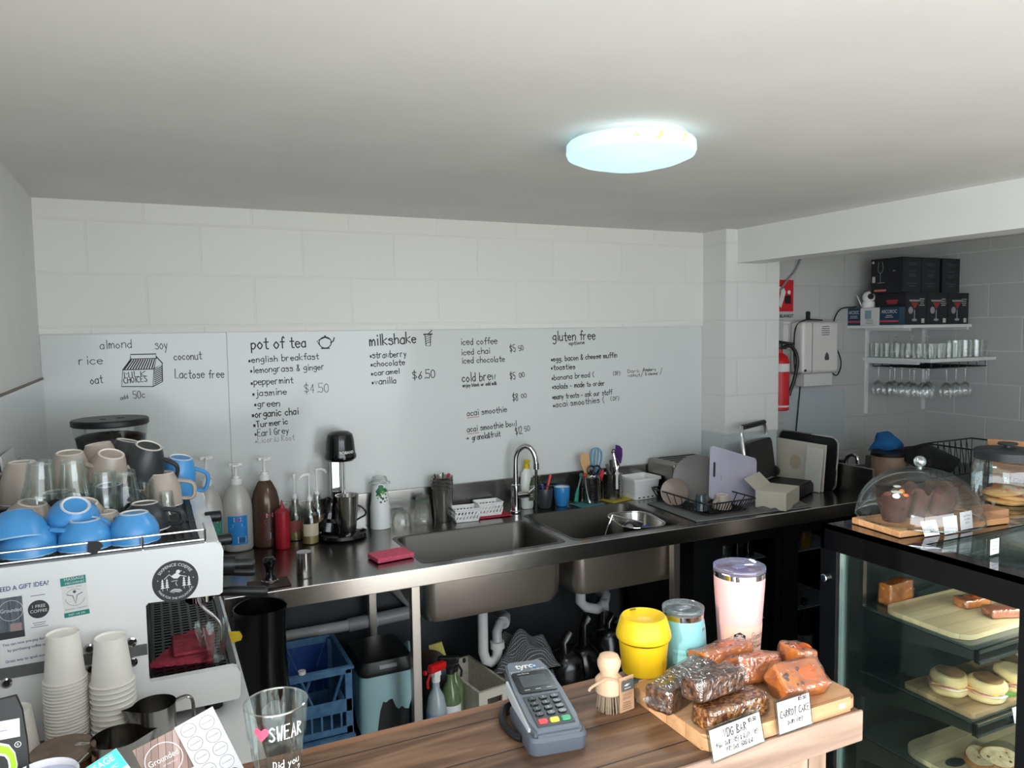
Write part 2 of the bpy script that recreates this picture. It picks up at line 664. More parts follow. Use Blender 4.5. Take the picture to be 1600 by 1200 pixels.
CEILM = noise_mat('ceiling_paint', (219, 218, 215), (224, 223, 220), scale=3, rough=0.7)
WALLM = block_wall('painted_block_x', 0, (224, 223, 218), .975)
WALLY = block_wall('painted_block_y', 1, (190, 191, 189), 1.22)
PLAINW = noise_mat('painted_board', (221, 221, 217), (226, 226, 222), scale=5, rough=0.5)
FLOORM = noise_mat('vinyl_floor', (104, 96, 88), (122, 114, 104), scale=9, rough=0.55)
plainbox('floor', (XL - .1, -2.5, -.1, XR + .15, .15, 0), FLOORM)
plainbox('floor_front', (XL - .1, FRONT_Y, -.1, XR + .15, -2.5, 0), noise_mat('pale_tile', (188, 180, 168), (200, 192, 180), scale=6, rough=.45))
plainbox('ground', (-8, -14, -.14, 12, FRONT_Y, -.02), noise_mat('paving', (196, 190, 180), (210, 204, 194), scale=4, rough=0.8))
plainbox('ceiling', (XL - .15, FRONT_Y - .1, CEIL, XR + .15, .15, CEIL + .1), CEILM)
plainbox('wall_back', (XL - .1, 0, 0, XR + .15, .15, CEIL), WALLM)
q = MB(); q.box(XL - .12, -2.85, 0, XL, .0, CEIL); q.box(XL - .12, FRONT_Y, 2.14, XL, -2.85, CEIL)
struct('wall_left', q, PLAINW)
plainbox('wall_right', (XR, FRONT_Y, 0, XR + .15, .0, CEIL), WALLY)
q = MB(); q.box(XL, FRONT_Y - .12, 2.2, XR, FRONT_Y, CEIL); q.box(XL - .12, FRONT_Y - .12, 0, XL - .06, FRONT_Y - .06, 2.2); q.box(2.4, FRONT_Y - .12, 0, XR, FRONT_Y, 2.2)
struct('wall_front', q, PLAINW)
plainbox('wall_alcove', (3.09, -.005, 0, XR, 0, CEIL), block_wall('block_shade_grey', 0, (186, 187, 184)))  # thin skin over the back wall; the alcove's shade is in its grey
plainbox('trim_1', (XL, -.014, 1.772, 2.72, -.0, CEIL), WALLM)               # block courses standing proud above the splashback
plainbox('pillar', (2.72, -.195, 1.2, 3.09, 0, CEIL), block_wall('painted_block_pillar', 0, (224, 224, 221)))
plainbox('pillar_base', (2.722, -.188, 0, 3.088, 0, 1.2), mat('pale_grey_glass', (196, 203, 204), .15, coat=.3))
plainbox('beam', (2.795, FRONT_Y, 2.098, 2.95, -.195, CEIL), noise_mat('beam_paint', (228, 229, 227), (232, 233, 231), scale=4, rough=.5))
plainbox('trim_2', (XL, -2.6, 1.606, XL + .006, 0, 1.612), mat('brown_seal', (120, 105, 98), .6))

# ---------------------------------------------------------------- glass splashback used as a menu board
BOARD = mat('white_back_painted_glass', (210, 213, 211), 0.12, spec=0.28)
q = MB(); q.box(XL + .001, -.008, 1.05, .284, 0, 1.771)
bl = solo('splashback_panel', q, BOARD, 'glossy white splashback panel left of the seam, with milk choices written in marker', 'wall panel')
q = MB(); q.box(.286, -.008, 1.05, 2.719, 0, 1.771)
br = solo('splashback_panel', q, BOARD, 'long glossy white splashback panel with handwritten tea, milkshake and gluten free menu', 'wall panel')
q = MB(); q.box(XL + .0, -2.6, .9, XL + .006, -.001, 1.605)
solo('splashback_panel', q, mat('grey_glass_panel', (205, 208, 207), .18), 'plain pale splashback panel on the left side wall below the brown line', 'wall panel')
q = MB(); q.box(3.34, -.006, 1.05, 3.82, 0, 1.38)
solo('splashback_panel', q, mat('grey_glass_panel2', (176, 184, 187), .15), 'plain grey splashback panel below the paper towel dispenser', 'wall panel')
FAINT = mat('faded_marker', (120, 118, 120), .6)
MENU = [
('almond', -0.170, 1.714, 0.114, 0.032, 1.2, 0.0030),
('soy', 0.021, 1.707, 0.048, 0.038, 1.7, 0.0032),
('rice', -0.243, 1.655, 0.086, 0.031, 1.4, 0.0032),
('oat', -0.208, 1.581, 0.046, 0.032, 3.8, 0.0034),
('coconut', 0.086, 1.663, 0.106, 0.030, 1.1, 0.0035),
('Lactose free', 0.087, 1.591, 0.187, 0.033, -1.5, 0.0037),
('MILK', -0.092, 1.602, 0.080, 0.020, 1.5, 0.0036),
('CHOICES', -0.095, 1.579, 0.085, 0.020, 2.6, 0.0035),
('add', -0.109, 1.515, 0.030, 0.015, 11.6, 0.0026),
('50c', -0.064, 1.517, 0.045, 0.027, 3.5, 0.0029),
('pot of tea', 0.380, 1.699, 0.229, 0.045, 1.4, 0.0060),
('*english breakfast', 0.366, 1.644, 0.293, 0.026, 1.5, 0.0038),
('*lemongrass & ginger', 0.372, 1.601, 0.310, 0.026, 1.0, 0.0038),
('*peppermint', 0.372, 1.551, 0.176, 0.027, 1.0, 0.0040),
('*jasmine', 0.376, 1.505, 0.145, 0.027, 0.4, 0.0040),
('*green', 0.382, 1.460, 0.108, 0.027, -1.8, 0.0041),
('*organic chai', 0.372, 1.415, 0.193, 0.029, 1.3, 0.0048),
('*Turmeric', 0.376, 1.374, 0.145, 0.024, 2.6, 0.0046),
('*Earl Grey', 0.380, 1.337, 0.143, 0.027, 1.3, 0.0038),
('*Licoriu Root', 0.381, 1.307, 0.164, 0.024, 1.4, 0.0025),
('$4.50', 0.589, 1.508, 0.109, 0.036, 0.2, 0.0029),
('milkshake', 0.878, 1.704, 0.222, 0.045, 2.5, 0.0063),
('*strawberry', 0.877, 1.648, 0.171, 0.028, 1.3, 0.0043),
('*chocolate', 0.879, 1.611, 0.162, 0.025, 1.2, 0.0043),
('*caramel', 0.880, 1.571, 0.135, 0.023, 2.7, 0.0043),
('*vanilla', 0.882, 1.531, 0.117, 0.028, 1.7, 0.0043),
('$6.50', 1.072, 1.547, 0.114, 0.035, 2.1, 0.0045),
('iced coffee', 1.309, 1.698, 0.190, 0.030, 0.6, 0.0042),
('iced chai', 1.311, 1.650, 0.150, 0.027, 2.0, 0.0042),
('iced chocolate', 1.313, 1.612, 0.224, 0.027, 0.6, 0.0042),
('cold brew', 1.312, 1.525, 0.177, 0.039, 1.6, 0.0051),
('enjoy black or add milk', 1.314, 1.501, 0.178, 0.015, 1.4, 0.0039),
('$5', 1.562, 1.659, 0.034, 0.034, 3.7, 0.0041),
('50', 1.610, 1.664, 0.028, 0.022, 11.3, 0.0038),
('$5', 1.560, 1.527, 0.034, 0.034, 2.9, 0.0041),
('00', 1.611, 1.534, 0.032, 0.022, 9.1, 0.0038),
('$8', 1.572, 1.421, 0.034, 0.034, 2.2, 0.0041),
('00', 1.620, 1.434, 0.032, 0.019, 8.5, 0.0038),
('acai smoothie', 1.334, 1.364, 0.210, 0.027, 2.4, 0.0042),
('acai smoothie bowl', 1.333, 1.288, 0.262, 0.027, 2.8, 0.0042),
('>', 1.329, 1.249, 0.020, 0.021, 13.2, 0.0042),
('granola&fruit', 1.358, 1.247, 0.150, 0.027, 4.0, 0.0042),
('$12', 1.587, 1.255, 0.042, 0.037, 8.8, 0.0041),
('50', 1.635, 1.270, 0.032, 0.022, 7.4, 0.0038),
('gluten free', 1.796, 1.707, 0.251, 0.044, 1.2, 0.0061),
('options', 1.887, 1.686, 0.093, 0.016, 2.8, 0.0040),
('*egg, bacon & cheese muffin', 1.785, 1.606, 0.389, 0.025, 1.7, 0.0047),
('*toasties', 1.784, 1.565, 0.142, 0.025, 0.6, 0.0047),
('*banana bread (', 1.787, 1.514, 0.255, 0.025, 2.1, 0.0043),
('*salads - made to order', 1.790, 1.470, 0.309, 0.025, 1.0, 0.0043),
('*many treats - ask our staff', 1.790, 1.419, 0.352, 0.025, 1.3, 0.0043),
('*acai smoothies (', 1.793, 1.378, 0.310, 0.029, 2.3, 0.0043),
]
rn = random.Random(4)
for t, x, z, ln, h, an, wd in MENU:
    q = MB()
    q.hand(t, h * 1.05, fr((x, -.0085, z), (math.cos(math.radians(an)), 0, math.sin(math.radians(an))), (0, 0, 1)), wd=wd * .85, width=ln, rnd=rn)
    part('marker_lettering', q, FAINT if 'Root' in t else INK, bl if x < .284 and t[0] != '*' else br)
MARK = lambda q, pts, wd=.004, closed=False: q.ribbon(pts, wd, XZ(0, -.0086, 0), closed=closed)
q = MB()                                                                     # the drawn milk carton
MARK(q, [(-.097, 1.631), (-.104, 1.567), (.006, 1.562), (.012, 1.631)], .004, True)
MARK(q, [(-.097, 1.631), (-.068, 1.672), (.022, 1.672), (.012, 1.631)], .004)
MARK(q, [(-.068, 1.672), (-.068, 1.690), (.022, 1.690), (.022, 1.672)], .004)
MARK(q, [(.012, 1.631), (.042, 1.65), (.041, 1.581), (.006, 1.562)], .004); MARK(q, [(.022, 1.68), (.044, 1.652)], .004)
for i in range(11):
    MARK(q, [(-.09 + i * .0095, 1.634), (-.066 + i * .0082, 1.668)], .0045)
for i in range(8):
    MARK(q, [(.012, 1.572 + i * .0075), (.04, 1.588 + i * .0075)], .0035)
part('carton_drawing', q, INK, bl)
q = MB()
MARK(q, [(.683 + .026 * math.cos(a * .35), 1.722 + .024 * math.sin(a * .35)) for a in range(18)], .004, True)
MARK(q, [(.66, 1.735), (.683, 1.744), (.706, 1.735)]); MARK(q, [(.683, 1.745), (.683, 1.75)], .007); MARK(q, [(.706, 1.72), (.718, 1.728), (.722, 1.742)], .005)
MARK(q, [(.659, 1.735), (.648, 1.728), (.658, 1.712)], .003); MARK(q, [(.666, 1.697), (.7, 1.697)], .005)
part('teapot_drawing', q, INK, br)
q = MB()
MARK(q, [(1.134, 1.748), (1.138, 1.699), (1.158, 1.697), (1.162, 1.748)], .004); MARK(q, [(1.128, 1.75), (1.168, 1.751)], .006); MARK(q, [(1.15, 1.752), (1.168, 1.768)], .004)
for i in range(4):
    MARK(q, [(1.138, 1.708 + i * .01), (1.158, 1.716 + i * .01)], .003)
part('cup_drawing', q, INK, br)
q = MB(); rr = random.Random(9)
for (x, z, k) in ((2.235, 1.535, 'Dark'), (2.235, 1.514, 'walnut'), (2.335, 1.54, 'Raspberry'), (2.345, 1.518, '& almond')):
    q.hand(k, .015, XZ(x, -.0086, z), wd=.0025, width=.08)
q.hand('(DF)', .02, XZ(2.145, -.0086, 1.525), wd=.003, width=.05); q.hand('(DF)', .02, XZ(2.13, -.0086, 1.395), wd=.003, width=.06)
q.hand('/', .04, XZ(2.32, -.0086, 1.51), wd=.003); q.hand('/', .04, XZ(2.44, -.0086, 1.515), wd=.003)
part('marker_lettering', q, INK, br)
q = MB()
for x, z in ((1.334, 1.355), (1.333, 1.279)):
    q.ribbon([(x, z), (x + .06, z + .003)], .003, XZ(0, -.0086, 0))
part('red_underline', q, mat('red_ink', (200, 90, 110), .6), br)

# ---------------------------------------------------------------- ceiling light
t = thing('ceiling_light', 'round frosted ceiling lamp glowing cool white', 'ceiling light', (1.18, -1.585, CEIL))
q = MB(); q.lathe([(.0, 0), (.150, 0), (.150, -.022), (0, -.022)], 48)
part('base_ring', q, WHITE, t)
q = MB(); q.lathe([(.150, -.016), (.166, -.016), (.171, -.022), (.172, -.042), (.168, -.052), (.140, -.064), (.134, -.0655), (.132, -.063), (.118, -.068), (.08, -.079), (.04, -.085), (0, -.087)], 56)
lm = mat('lit_diffuser', (190, 200, 202), .3, emit=(196, 238, 246), es=0.72)
part('diffuser', q, lm, t)
q = MB(); rr = random.Random(2)
for a in (-1.75, -1.72, -1.3, -1.25, -2.1, -.9):
    for k in range(7):
        a2 = a + rr.uniform(-.04, .04); z = rr.uniform(-.043, -.026)
        q.disc(.0028, fr((.1725 * math.cos(a2), .1725 * math.sin(a2), z), (-math.sin(a2), math.cos(a2), 0), (0, 0, 1)), n=8)
part('mark', q, mat('yellow_stain', (215, 226, 120), .6, emit=(222, 240, 150), es=.5), t)
ld = bpy.data.lights.new('lamp_glow', 'AREA'); ld.shape = 'DISK'; ld.size = .3; ld.energy = 4; ld.color = (.86, .97, 1.0)
lo = bpy.data.objects.new('lamp_glow', ld); C.objects.link(lo); lo.location = (1.18, -1.585, CEIL - .095)

# ---------------------------------------------------------------- alcove behind the beam
RED = mat('safety_red', (196, 20, 32), .45)
t = thing('fire_blanket_sign', 'red and white fire blanket sign on the alcove wall', 'sign', (3.29, 0, 1.94))
q = MB(); q.box(-.1, -.004, -.14, .098, 0, .093); part('plate', q, PAPER, t)
q = MB(); q.box(-.1, -.006, -.09, .096, -.0035, .091); part('red_field', q, RED, t)
q = MB(); q.m = 0; q.text('BLANKET', .018, XZ(.045, -.0065, -.125), width=.105, bold=.02); q.box(.03, -.008, -.045, .075, -.006, .0)
part('lettering', q, INK, t)
q = MB(); q.prism([(-.02, -.05), (.0, -.07), (.035, .02), (.02, .045), (.0, .03)], .007, .009, XZ(0, 0, 0)); q.disc(.012, XZ(.06, -.0085, .02)); q.disc(.012, XZ(-.01, -.0085, .04))
part('pictogram', q, PAPER, t)
t = thing('fire_extinguisher_sign', 'red fire extinguisher location sign below the blanket sign', 'sign', (3.29, 0, 1.715))
q = MB(); q.box(-.1, -.004, -.095, .096, 0, .087); part('plate', q, RED, t)
q = MB(); q.prism([(.02, -.06), (.06, -.06), (.06, .04), (.05, .06), (.03, .06), (.02, .04)], .005, .006, XZ(0, 0, 0)); q.box(.02, -.007, .065, .07, -.005, .075)
part('pictogram', q, PAPER, t)
t = thing('extinguisher_guide', 'round red and cream extinguisher guide plate behind the hose', 'sign', (3.30, 0, 1.50))
q = MB(); q.box(-.09, -.003, -.14, .11, 0, .11); part('plate', q, mat('cream_card', (214, 205, 180), .6), t)
q = MB(); q.disc(.085, XZ(.0, -.0045, .0)); part('red_disc', q, RED, t, normals=False)
q = MB(); q.text('ABE', .026, XZ(.03, -.006, .03), width=.06); q.text('DRY', .02, XZ(.03, -.006, -.0), width=.05); q.lines(.06, 4, XZ(.03, -.006, -.03), .012, .004)
part('lettering', q, mat('cream_card', (214, 205, 180), .6), t)
t = thing('fire_extinguisher', 'red fire extinguisher half hidden behind the white pillar', 'fire extinguisher', (3.215, -.075, 1.29))
q = MB(); q.lathe([(0, 0), (.05, 0), (.055, .006), (.055, .27), (.045, .305), (.018, .325), (.018, .345), (0, .345)], 28)
part('cylinder', q, RED, t)
q = MB(); q.lathe([(.0555, .02), (.0558, .02), (.0558, .03), (.0555, .03)], 28); q.lathe([(.0555, .22), (.0562, .22), (.0562, .265), (.0555, .265)], 28)
part('band', q, PAPER, t)
q = MB(); q.box(-.05, -.012, .345, .045, .012, .36, .003); q.box(-.06, -.01, .375, .045, .01, .39, .003, M=RY(8)); q.cyl(.014, .34, .38)
part('lever', q, BLACK, t)
q = MB(); q.tube([(.02, 0, .355), (.07, -.02, .36), (.105, -.03, .29), (.09, -.03, .19), (.062, -.02, .10), (.058, -.02, .08)], .010, 10, sm=6)
part('hose', q, BLACK, t)
t = thing('towel_dispenser', 'white paper towel dispenser on the alcove wall', 'towel dispenser', (3.507, 0, 1.49))
q = MB(); q.box(-.145, -.105, 0, .145, -.002, .30, .022, seg=3); part('cover', q, mat('warm_white_plastic', (214, 210, 206), .35), t)
q = MB(); q.box(-.075, -.1075, .01, -.070, -.1045, .29); q.box(-.142, -.09, -.003, .142, -.01, .004); part('seam', q, mat('shadow_grey', (150, 148, 146), .5), t)
q = MB(); q.lathe([(0, 0), (.016, 0), (.02, .012), (.015, .032), (0, .056)], 18, M=T(.045, -.104, .075) @ Matrix.Diagonal((1, .16, 1, 1))); part('window_drop', q, mat('smoke_plastic', (70, 72, 76), .1), t)
q = MB(); q.cyl(.007, 0, .006, XZ(-.125, -.1045, .02), n=12); part('lock', q, BLACK, t)
q = MB(); q.box(-.11, -.085, -.075, .115, -.02, .002, .004); part('paper_towel', q, mat('towel_paper', (205, 205, 202), .8), t)
q = MB(); q.box(-.012, -.1072, .215, .075, -.1052, .285, M=T(0, 0, 0)); part('note', q, PAPER, t)
q = MB(); q.lines(.07, 5, XZ(.03, -.1076, .27), .012, .004, random.Random(5)); part('handwriting', q, INK, t)
q = MB(); q.tube([(3.41, -.012, 1.12), (3.43, -.012, 1.30), (3.44, -.012, 1.44), (3.357, -.05, 1.53), (3.357, -.05, 1.74), (3.39, -.08, 1.795), (3.47, -.08, 1.80), (3.56, -.06, 1.797)], .004, 6, sm=6)
q.tube([(3.645, -.05, 1.49), (3.70, -.05, 1.47), (3.73, -.05, 1.55), (3.69, -.03, 1.68), (3.685, -.03, 1.78), (3.74, -.03, 1.86), (3.84, -.06, 1.875)], .004, 6, sm=6)
solo('power_cord', q, BLACK, 'black power cord looped around the towel dispenser', 'cord')
q = MB(); q.box(3.485, -.022, 1.80, 3.51, -.002, 1.85, .008); solo('cord_hook', q, BLACK, 'small black hook above the towel dispenser', 'hook')
q = MB(); q.tube([(3.24, -.012, 1.93), (3.32, -.014, 2.02), (3.40, -.014, 2.10), (3.46, -.014, 2.22)], .006, 7, sm=5)
solo('ceiling_cable', q, mat('grey_cable', (140, 142, 142), .5), 'grey cable running up the alcove wall over the red signs', 'cable')

SHW = mat('shelf_white', (222, 224, 224), .45)
t = thing('wall_shelf', 'upper white wall shelf carrying boxed glassware', 'shelf', (3.83, 0, 1.745))
q = MB(); q.box(0, -.385, 0, .60, -.002, .018, .002); part('board', q, SHW, t)
def bracket(q, x, z0, ln, dp):
    q.box(x - .014, -.012, z0 - ln, x + .014, -.001, z0, .003)
    q.box(x - .012, -dp, z0 - .016, x + .012, -.001, z0, .003)
    q.prism([(0, 0), (.05, 0), (.02, -.012), (.010, -.05), (0, -.06)], -.004, .004, fr((x, -.004, z0 - .006), (0, -1, 0), (0, 0, 1)))
for x in (.17, .69):
    q = MB(); bracket(q, x, 0, .18, .30); part('bracket', q, SHW, t)
t = thing('wall_shelf', 'lower white wall shelf with glasses on top and a hanging glass rack', 'shelf', (3.97, 0, 1.548))
q = MB(); q.box(0, -.455, 0, .588, -.002, .020, .002); part('board', q, SHW, t)
for x in (.03, .56):
    q = MB(); bracket(q, x, 0, .33, .36); part('bracket', q, SHW, t)
q = MB()
for k in range(7):
    x = .06 + k * .08
    q.tube([(x, -.03, -.006), (x, -.03, -.035), (x, -.42, -.035), (x, -.42, -.006)], .003, 6)
for y in (-.06, -.23, -.42):
    q.tube([(.05, y, -.035), (.555, y, -.035)], .003, 6)
part('glass_rack', q, mat('dark_wire', (60, 60, 62), .3, 1.0), t)

BOXK = mat('black_carton', (17, 19, 25), .45); BOXT = mat('teal_carton', (22, 58, 82), .5)
def carton(name, lab, b, m, deco=None, grp=None):
    x0, y0, z0, x1, y1, z1 = b
    t = thing(name, lab, 'box', ((x0 + x1) / 2, (y0 + y1) / 2, z0), group=grp)
    q = MB(); q.box(x0, y0, z0, x1, y1, z1, .001, M=T(-(x0 + x1) / 2, -(y0 + y1) / 2, -z0)); part('carton', q, m, t)
    if deco:
        deco(t, (x1 - x0) / 2, (y1 - y0) / 2, z1 - z0)
    return t
LF = lambda x, y, z: fr((x, y, z), (0, -1, 0), (0, 0, 1))          # a plane facing -X
def cocktail(front):
    def f(t, w, d, h):
        if front:
            M = XZ(0, -d - .0006, h / 2)
        else:
            M = LF(-w - .0006, 0, h / 2)
        q = MB(); q.prism([(-.045, .035), (.02, .035), (-.008, -.0), (-.016, -.0)], 0, .0003, M); part('red_drink_print', q, mat('drink_red', (150, 45, 48), .5), t)
        q = MB(); q.prism([(-.06, .05), (.035, .05), (.03, .04), (-.055, .04)], 0, .0002, M); q.quad(.008, .055, M @ T(-.013, -.035, .0002)); q.disc(.02, M @ T(-.045, -.01, .0001)); q.disc(.022, M @ T(-.012, -.065, .0001) @ Matrix.Diagonal((1, .35, 1, 1))); part('glass_print', q, mat('glass_print', (150, 152, 156), .5), t)
        q = MB(); q.quad(.026, .026, M @ T(.06, -.07, .0003)); q.lines(.05, 4, M @ T(.05, .055, .0003), .012, .004); part('label_print', q, mat('pale_print', (190, 190, 188), .6), t)
    return f
for k, x in enumerate((3.885, 4.072, 4.259)):
    c = carton('glassware_box', 'black cocktail glass box, %s from the left on the upper shelf front' % ORD[k], (x, -.352, 1.7635, x + .184, -.165, 1.948), BOXK, cocktail(True), 'cocktail glass boxes')
    if k == 0:
        q = MB(); q.prism([(-.03, .055), (.05, .055), (.04, .03), (-.02, .03)], 0, .0003, LF(-.0927, 0, .09)); part('side_print', q, mat('drink_red', (150, 45, 48), .5), c)
def winebox(t, w, d, h):
    q = MB(); M = XZ(0, -d - .0006, 0)
    for z in (.165, .155, .12, .10, .09, .05, .035):
        q.quad(.09 if z in (.165, .05) else .06, .005, M @ T(.0, z, 0))
    part('print', q, mat('dim_print', (66, 70, 80), .6), t)
for k, x in enumerate((3.862, 4.022, 4.20)):
    c = carton('wine_glass_box', ['dark wine glass box, left of the top row on the shelf', 'dark wine glass box in the middle of the top row on the shelf', 'dark wine glass box standing apart at the right of the top row'][k], (x, -.35, 1.949, x + .157, -.14, 2.148), BOXK, winebox, 'wine glass boxes')
    if k == 0:
        q = MB(); M = LF(-.0792, .04, .09)
        q.ribbon([(-.012, .09), (-.018, .05), (-.01, .03), (0, .025), (.01, .03), (.018, .05), (.012, .09)], .002, M); q.ribbon([(0, .025), (0, -.03)], .002, M); q.ribbon([(-.02, -.03), (.03, -.03)], .002, M)
        q.disc(.008, M @ T(-.05, .09, 0)); q.quad(.02, .035, M @ T(-.045, -.01, 0)); q.text('VIN', .008, M @ T(.09, .03, 0)); part('print', q, mat('pale_print', (190, 190, 188), .6), c)
        q = MB(); q.quad(.08, .012, M @ T(0, -.075, 0)); part('orange_strip', q, mat('salmon_print', (190, 105, 90), .6), c)
def arc(t, w, d, h):
    M = LF(-w - .0006, 0, 0)
    q = MB(); q.text('ARCOROC', .02, M @ T(0, h - .035, 0), width=2 * d * .8); q.lines(.06, 2, M @ T(0, .055, 0), .01, .003); part('lettering', q, PAPER, t)
    q = MB(); q.quad(2 * d * .98, .01, M @ T(0, .022, 0)); part('red_stripe', q, mat('stripe_red', (196, 70, 70), .5), t)
carton('tumbler_box', 'teal tumbler box at the back left of the upper shelf', (3.833, -.095, 1.7635, 3.96, -.004, 1.866), BOXT, arc, 'tumbler boxes')
def wb(t, w, d, h):
    M = LF(-w - .0006, 0, 0)
    q = MB(); q.quad(.045, .05, M @ T(-.01, .062, 0)); part('glass_print', q, mat('aqua_print', (130, 165, 170), .5), t)
    q = MB(); q.lines(.06, 3, M @ T(0, .03, .0002), .01, .003); part('lettering', q, GREYTXT, t)
carton('tumbler_box', 'white tumbler box between the two teal boxes on the upper shelf', (3.831, -.225, 1.7635, 3.878, -.097, 1.866), PAPER, wb, 'tumbler boxes')
carton('tumbler_box', 'teal tumbler box beside the black cocktail boxes', (3.833, -.355, 1.7635, 3.881, -.228, 1.866), BOXT, arc, 'tumbler boxes')
t = thing('security_camera', 'white round security camera on the teal and white boxes', 'camera', (3.872, -.118, 1.867))
q = MB(); q.lathe([(0, 0), (.034, 0), (.037, .008), (.033, .035), (.02, .042), (0, .042)], 24); part('base', q, WPLASTIC, t)
q = MB(); q.ball(.036, M=T(0, 0, .062)); part('head', q, WPLASTIC, t)
q = MB(); q.cyl(.017, .030, .038, fr((0, 0, .066), (.85, -.5, 0), (0, 0, 1)), n=20); part('lens', q, mat('lens_black', (10, 10, 12), .05), t)
q = MB(); q.tube([(-.02, .03, .01), (-.045, .045, .075)], [.004, .0025], 7); part('antenna', q, WPLASTIC, t)

# glasses of the alcove
WGL = glass('wine_glass_clear', tint=(252, 253, 253), rim=(250, 252, 252), k=.05, top=.6)
SGL = glass('shelf_glass', tint=(253, 254, 253), rim=(248, 250, 250), k=.025, top=.32)
q = MB(); q.lathe([(0, .004), (.030, .004), (.036, .085), (.038, .085), (.0335, 0), (0, 0)], 20)
sg = None
row = [(4.02, -.06 - .072 * k) for k in range(6)] + [(4.105 + .08 * k, -.415) for k in range(2)]
for k, (x, y) in enumerate(row):
    lab = 'short clear tumbler on the lower shelf, %s' % ('%s from the back of the left edge row' % ORD[k] if k < 6 else '%s along the front edge' % ORD[k - 5])
    if sg is None:
        sg = solo('shelf_tumbler', q, SGL, lab, 'glass', (x, y, 1.5685), group='tumblers on the lower shelf')
    else:
        dup(sg, (x, y, 1.5685), label=lab)
q = MB(); q.lathe([(.034, 0), (.041, .03), (.038, .06), (.018, .085), (.006, .098), (.005, .115), (.012, .122), (.034, .126), (.034, .128), (0, .128)], 20)
st = None
for k, y in enumerate((-.10, -.21, -.31)):
    lab = 'upside down stemmed glass on the lower shelf, %s from the wall' % ORD[k]
    if st is None:
        st = solo('stemmed_glass', q, SGL, lab, 'glass', (4.14, y, 1.5685), group='upturned stemmed glasses')
    else:
        dup(st, (4.14, y, 1.5685), label=lab)
t = None
for k, (x, y) in enumerate(((4.26, -.40), (4.35, -.40), (4.44, -.41))):
    lab = 'large glass mug on the lower shelf front, %s from the right end' % ORD[2 - k]
    if t is None:
        t = thing('glass_mug', lab, 'glass', (x, y, 1.5685), group='glass mugs')
        q = MB(); q.lathe([(0, .006), (.036, .006), (.039, .1), (.042, .1), (.04, 0), (0, 0)], 22); part('body', q, SGL, t)
        q = MB(); q.tube([(.04, 0, .085), (.065, -.01, .08), (.072, -.012, .05), (.06, -.01, .022), (.04, 0, .02)], .006, 8, sm=4); part('handle', q, SGL, t)
    else:
        dup(t, (x, y, 1.5685), label=lab)
q = MB(); q.lathe([(.030, 0), (.037, .03), (.036, .055), (.022, .08), (.006, .09), (.0035, .1), (.0035, .165), (.01, .173), (.032, .176), (.032, .178), (0, .178)], 18)
wg = None
ws = [(4.03, -.07 - .08 * k) for k in range(5)] + [(4.19, -.40), (4.275, -.40), (4.36, -.40)] + [(4.11, -.12), (4.11, -.22), (4.11, -.31), (4.20, -.28)]
for k, (x, y) in enumerate(ws):
    lab = 'wine glass hanging upside down, ' + ('%s from the wall in the left row' % ORD[k] if k < 5 else '%s from the left of the front row' % ORD[k - 4] if k < 8 else '%s in the crowded middle of the rack' % ORD[k - 8])
    if wg is None:
        wg = solo('wine_glass', q, WGL, lab, 'wine glass', (x, y, 1.334), group='hanging wine glasses')
    else:
        dup(wg, (x, y, 1.334), label=lab)

# side worktop and hand basin beyond the stainless bench
t = thing('back_counter', 'side counter under tap, tub and basket, lengthened with an added unseen dark body', 'counter', (3.9, -.85, 0))
q = MB(); q.box(-.645, -.86, .86, .655, .844, .90); part('worktop', q, mat('dark_laminate', (52, 54, 56), .3), t)
q = MB(); q.box(-.635, -.84, 0, .655, .844, .86); part('body', q, mat('added_dark_body', (34, 35, 37), .6), t)  # added dark body, unseen: gives the bench edge something dark to reflect
t = thing('hand_basin_tap', 'small chrome tap just beyond the bench end splash', 'tap', (3.46, -.33, .90))
q = MB(); q.cyl(.018, 0, .05); q.tube([(0, 0, .04), (0, 0, .12), (.0, -.03, .155), (0, -.07, .15), (0, -.08, .11)], .011, 10, sm=5); part('spout', q, CHROME, t)
q = MB(); q.box(-.05, -.012, .10, -.02, .012, .125, .004); part('lever', q, BLACK, t)
t = thing('food_tub', 'tan printed tub with black lid behind the cake dome', 'tub', (3.63, -.47, .90))
q = MB(); q.cyl(.09, 0, .155, n=32); part('body', q, noise_mat('tan_card', (150, 122, 100), (172, 145, 122), scale=14), t)
q = MB(); q.lathe([(.088, .153), (.095, .153), (.095, .17), (.09, .175), (.086, .168), (0, .166)], 32); part('lid', q, BLACK, t)
q = MB(); q.lines(.1, 5, XZ(0, 0, .13), .015, .006, random.Random(8)); q.wrap(list(q.bm.verts), .0905); part('print', q, mat('brown_print', (105, 80, 66), .6), t)
q = MB(); q.ball(.10, sz=.9); q.jitter(.04, 3, 11); q.xf(Matrix.Diagonal((1, .8, .75, 1)) @ T(0, 0, .075))
solo('cleaning_cloth', q, mat('cloth_blue', (20, 98, 160), .8), 'bright blue cloth heaped behind the tan tub', 'cloth', (3.74, -.36, 1.03))
q = MB(); q.box(-.08, -.07, 0, .08, .07, .125, .003); solo('storage_box', q, mat('dull_box', (90, 84, 78), .7), 'dull box under the blue cloth', 'box', (3.74, -.36, .90))
q = MB(); q.box(-.13, -.09, 0, .13, .09, .12, .03, seg=4); q.jitter(.035, 5, 9); q.xf(RY(16) @ T(0, 0, .04))
solo('black_bag', q, noise_mat('black_cloth', (14, 14, 16), (30, 30, 33), scale=30, rough=.85), 'black cloth bag slumped next to the tan tub', 'bag', (3.745, -.60, .94))
t = thing('wire_basket', 'black wire basket behind the cookie jar', 'basket', (4.10, -.62, .90))
q = MB()
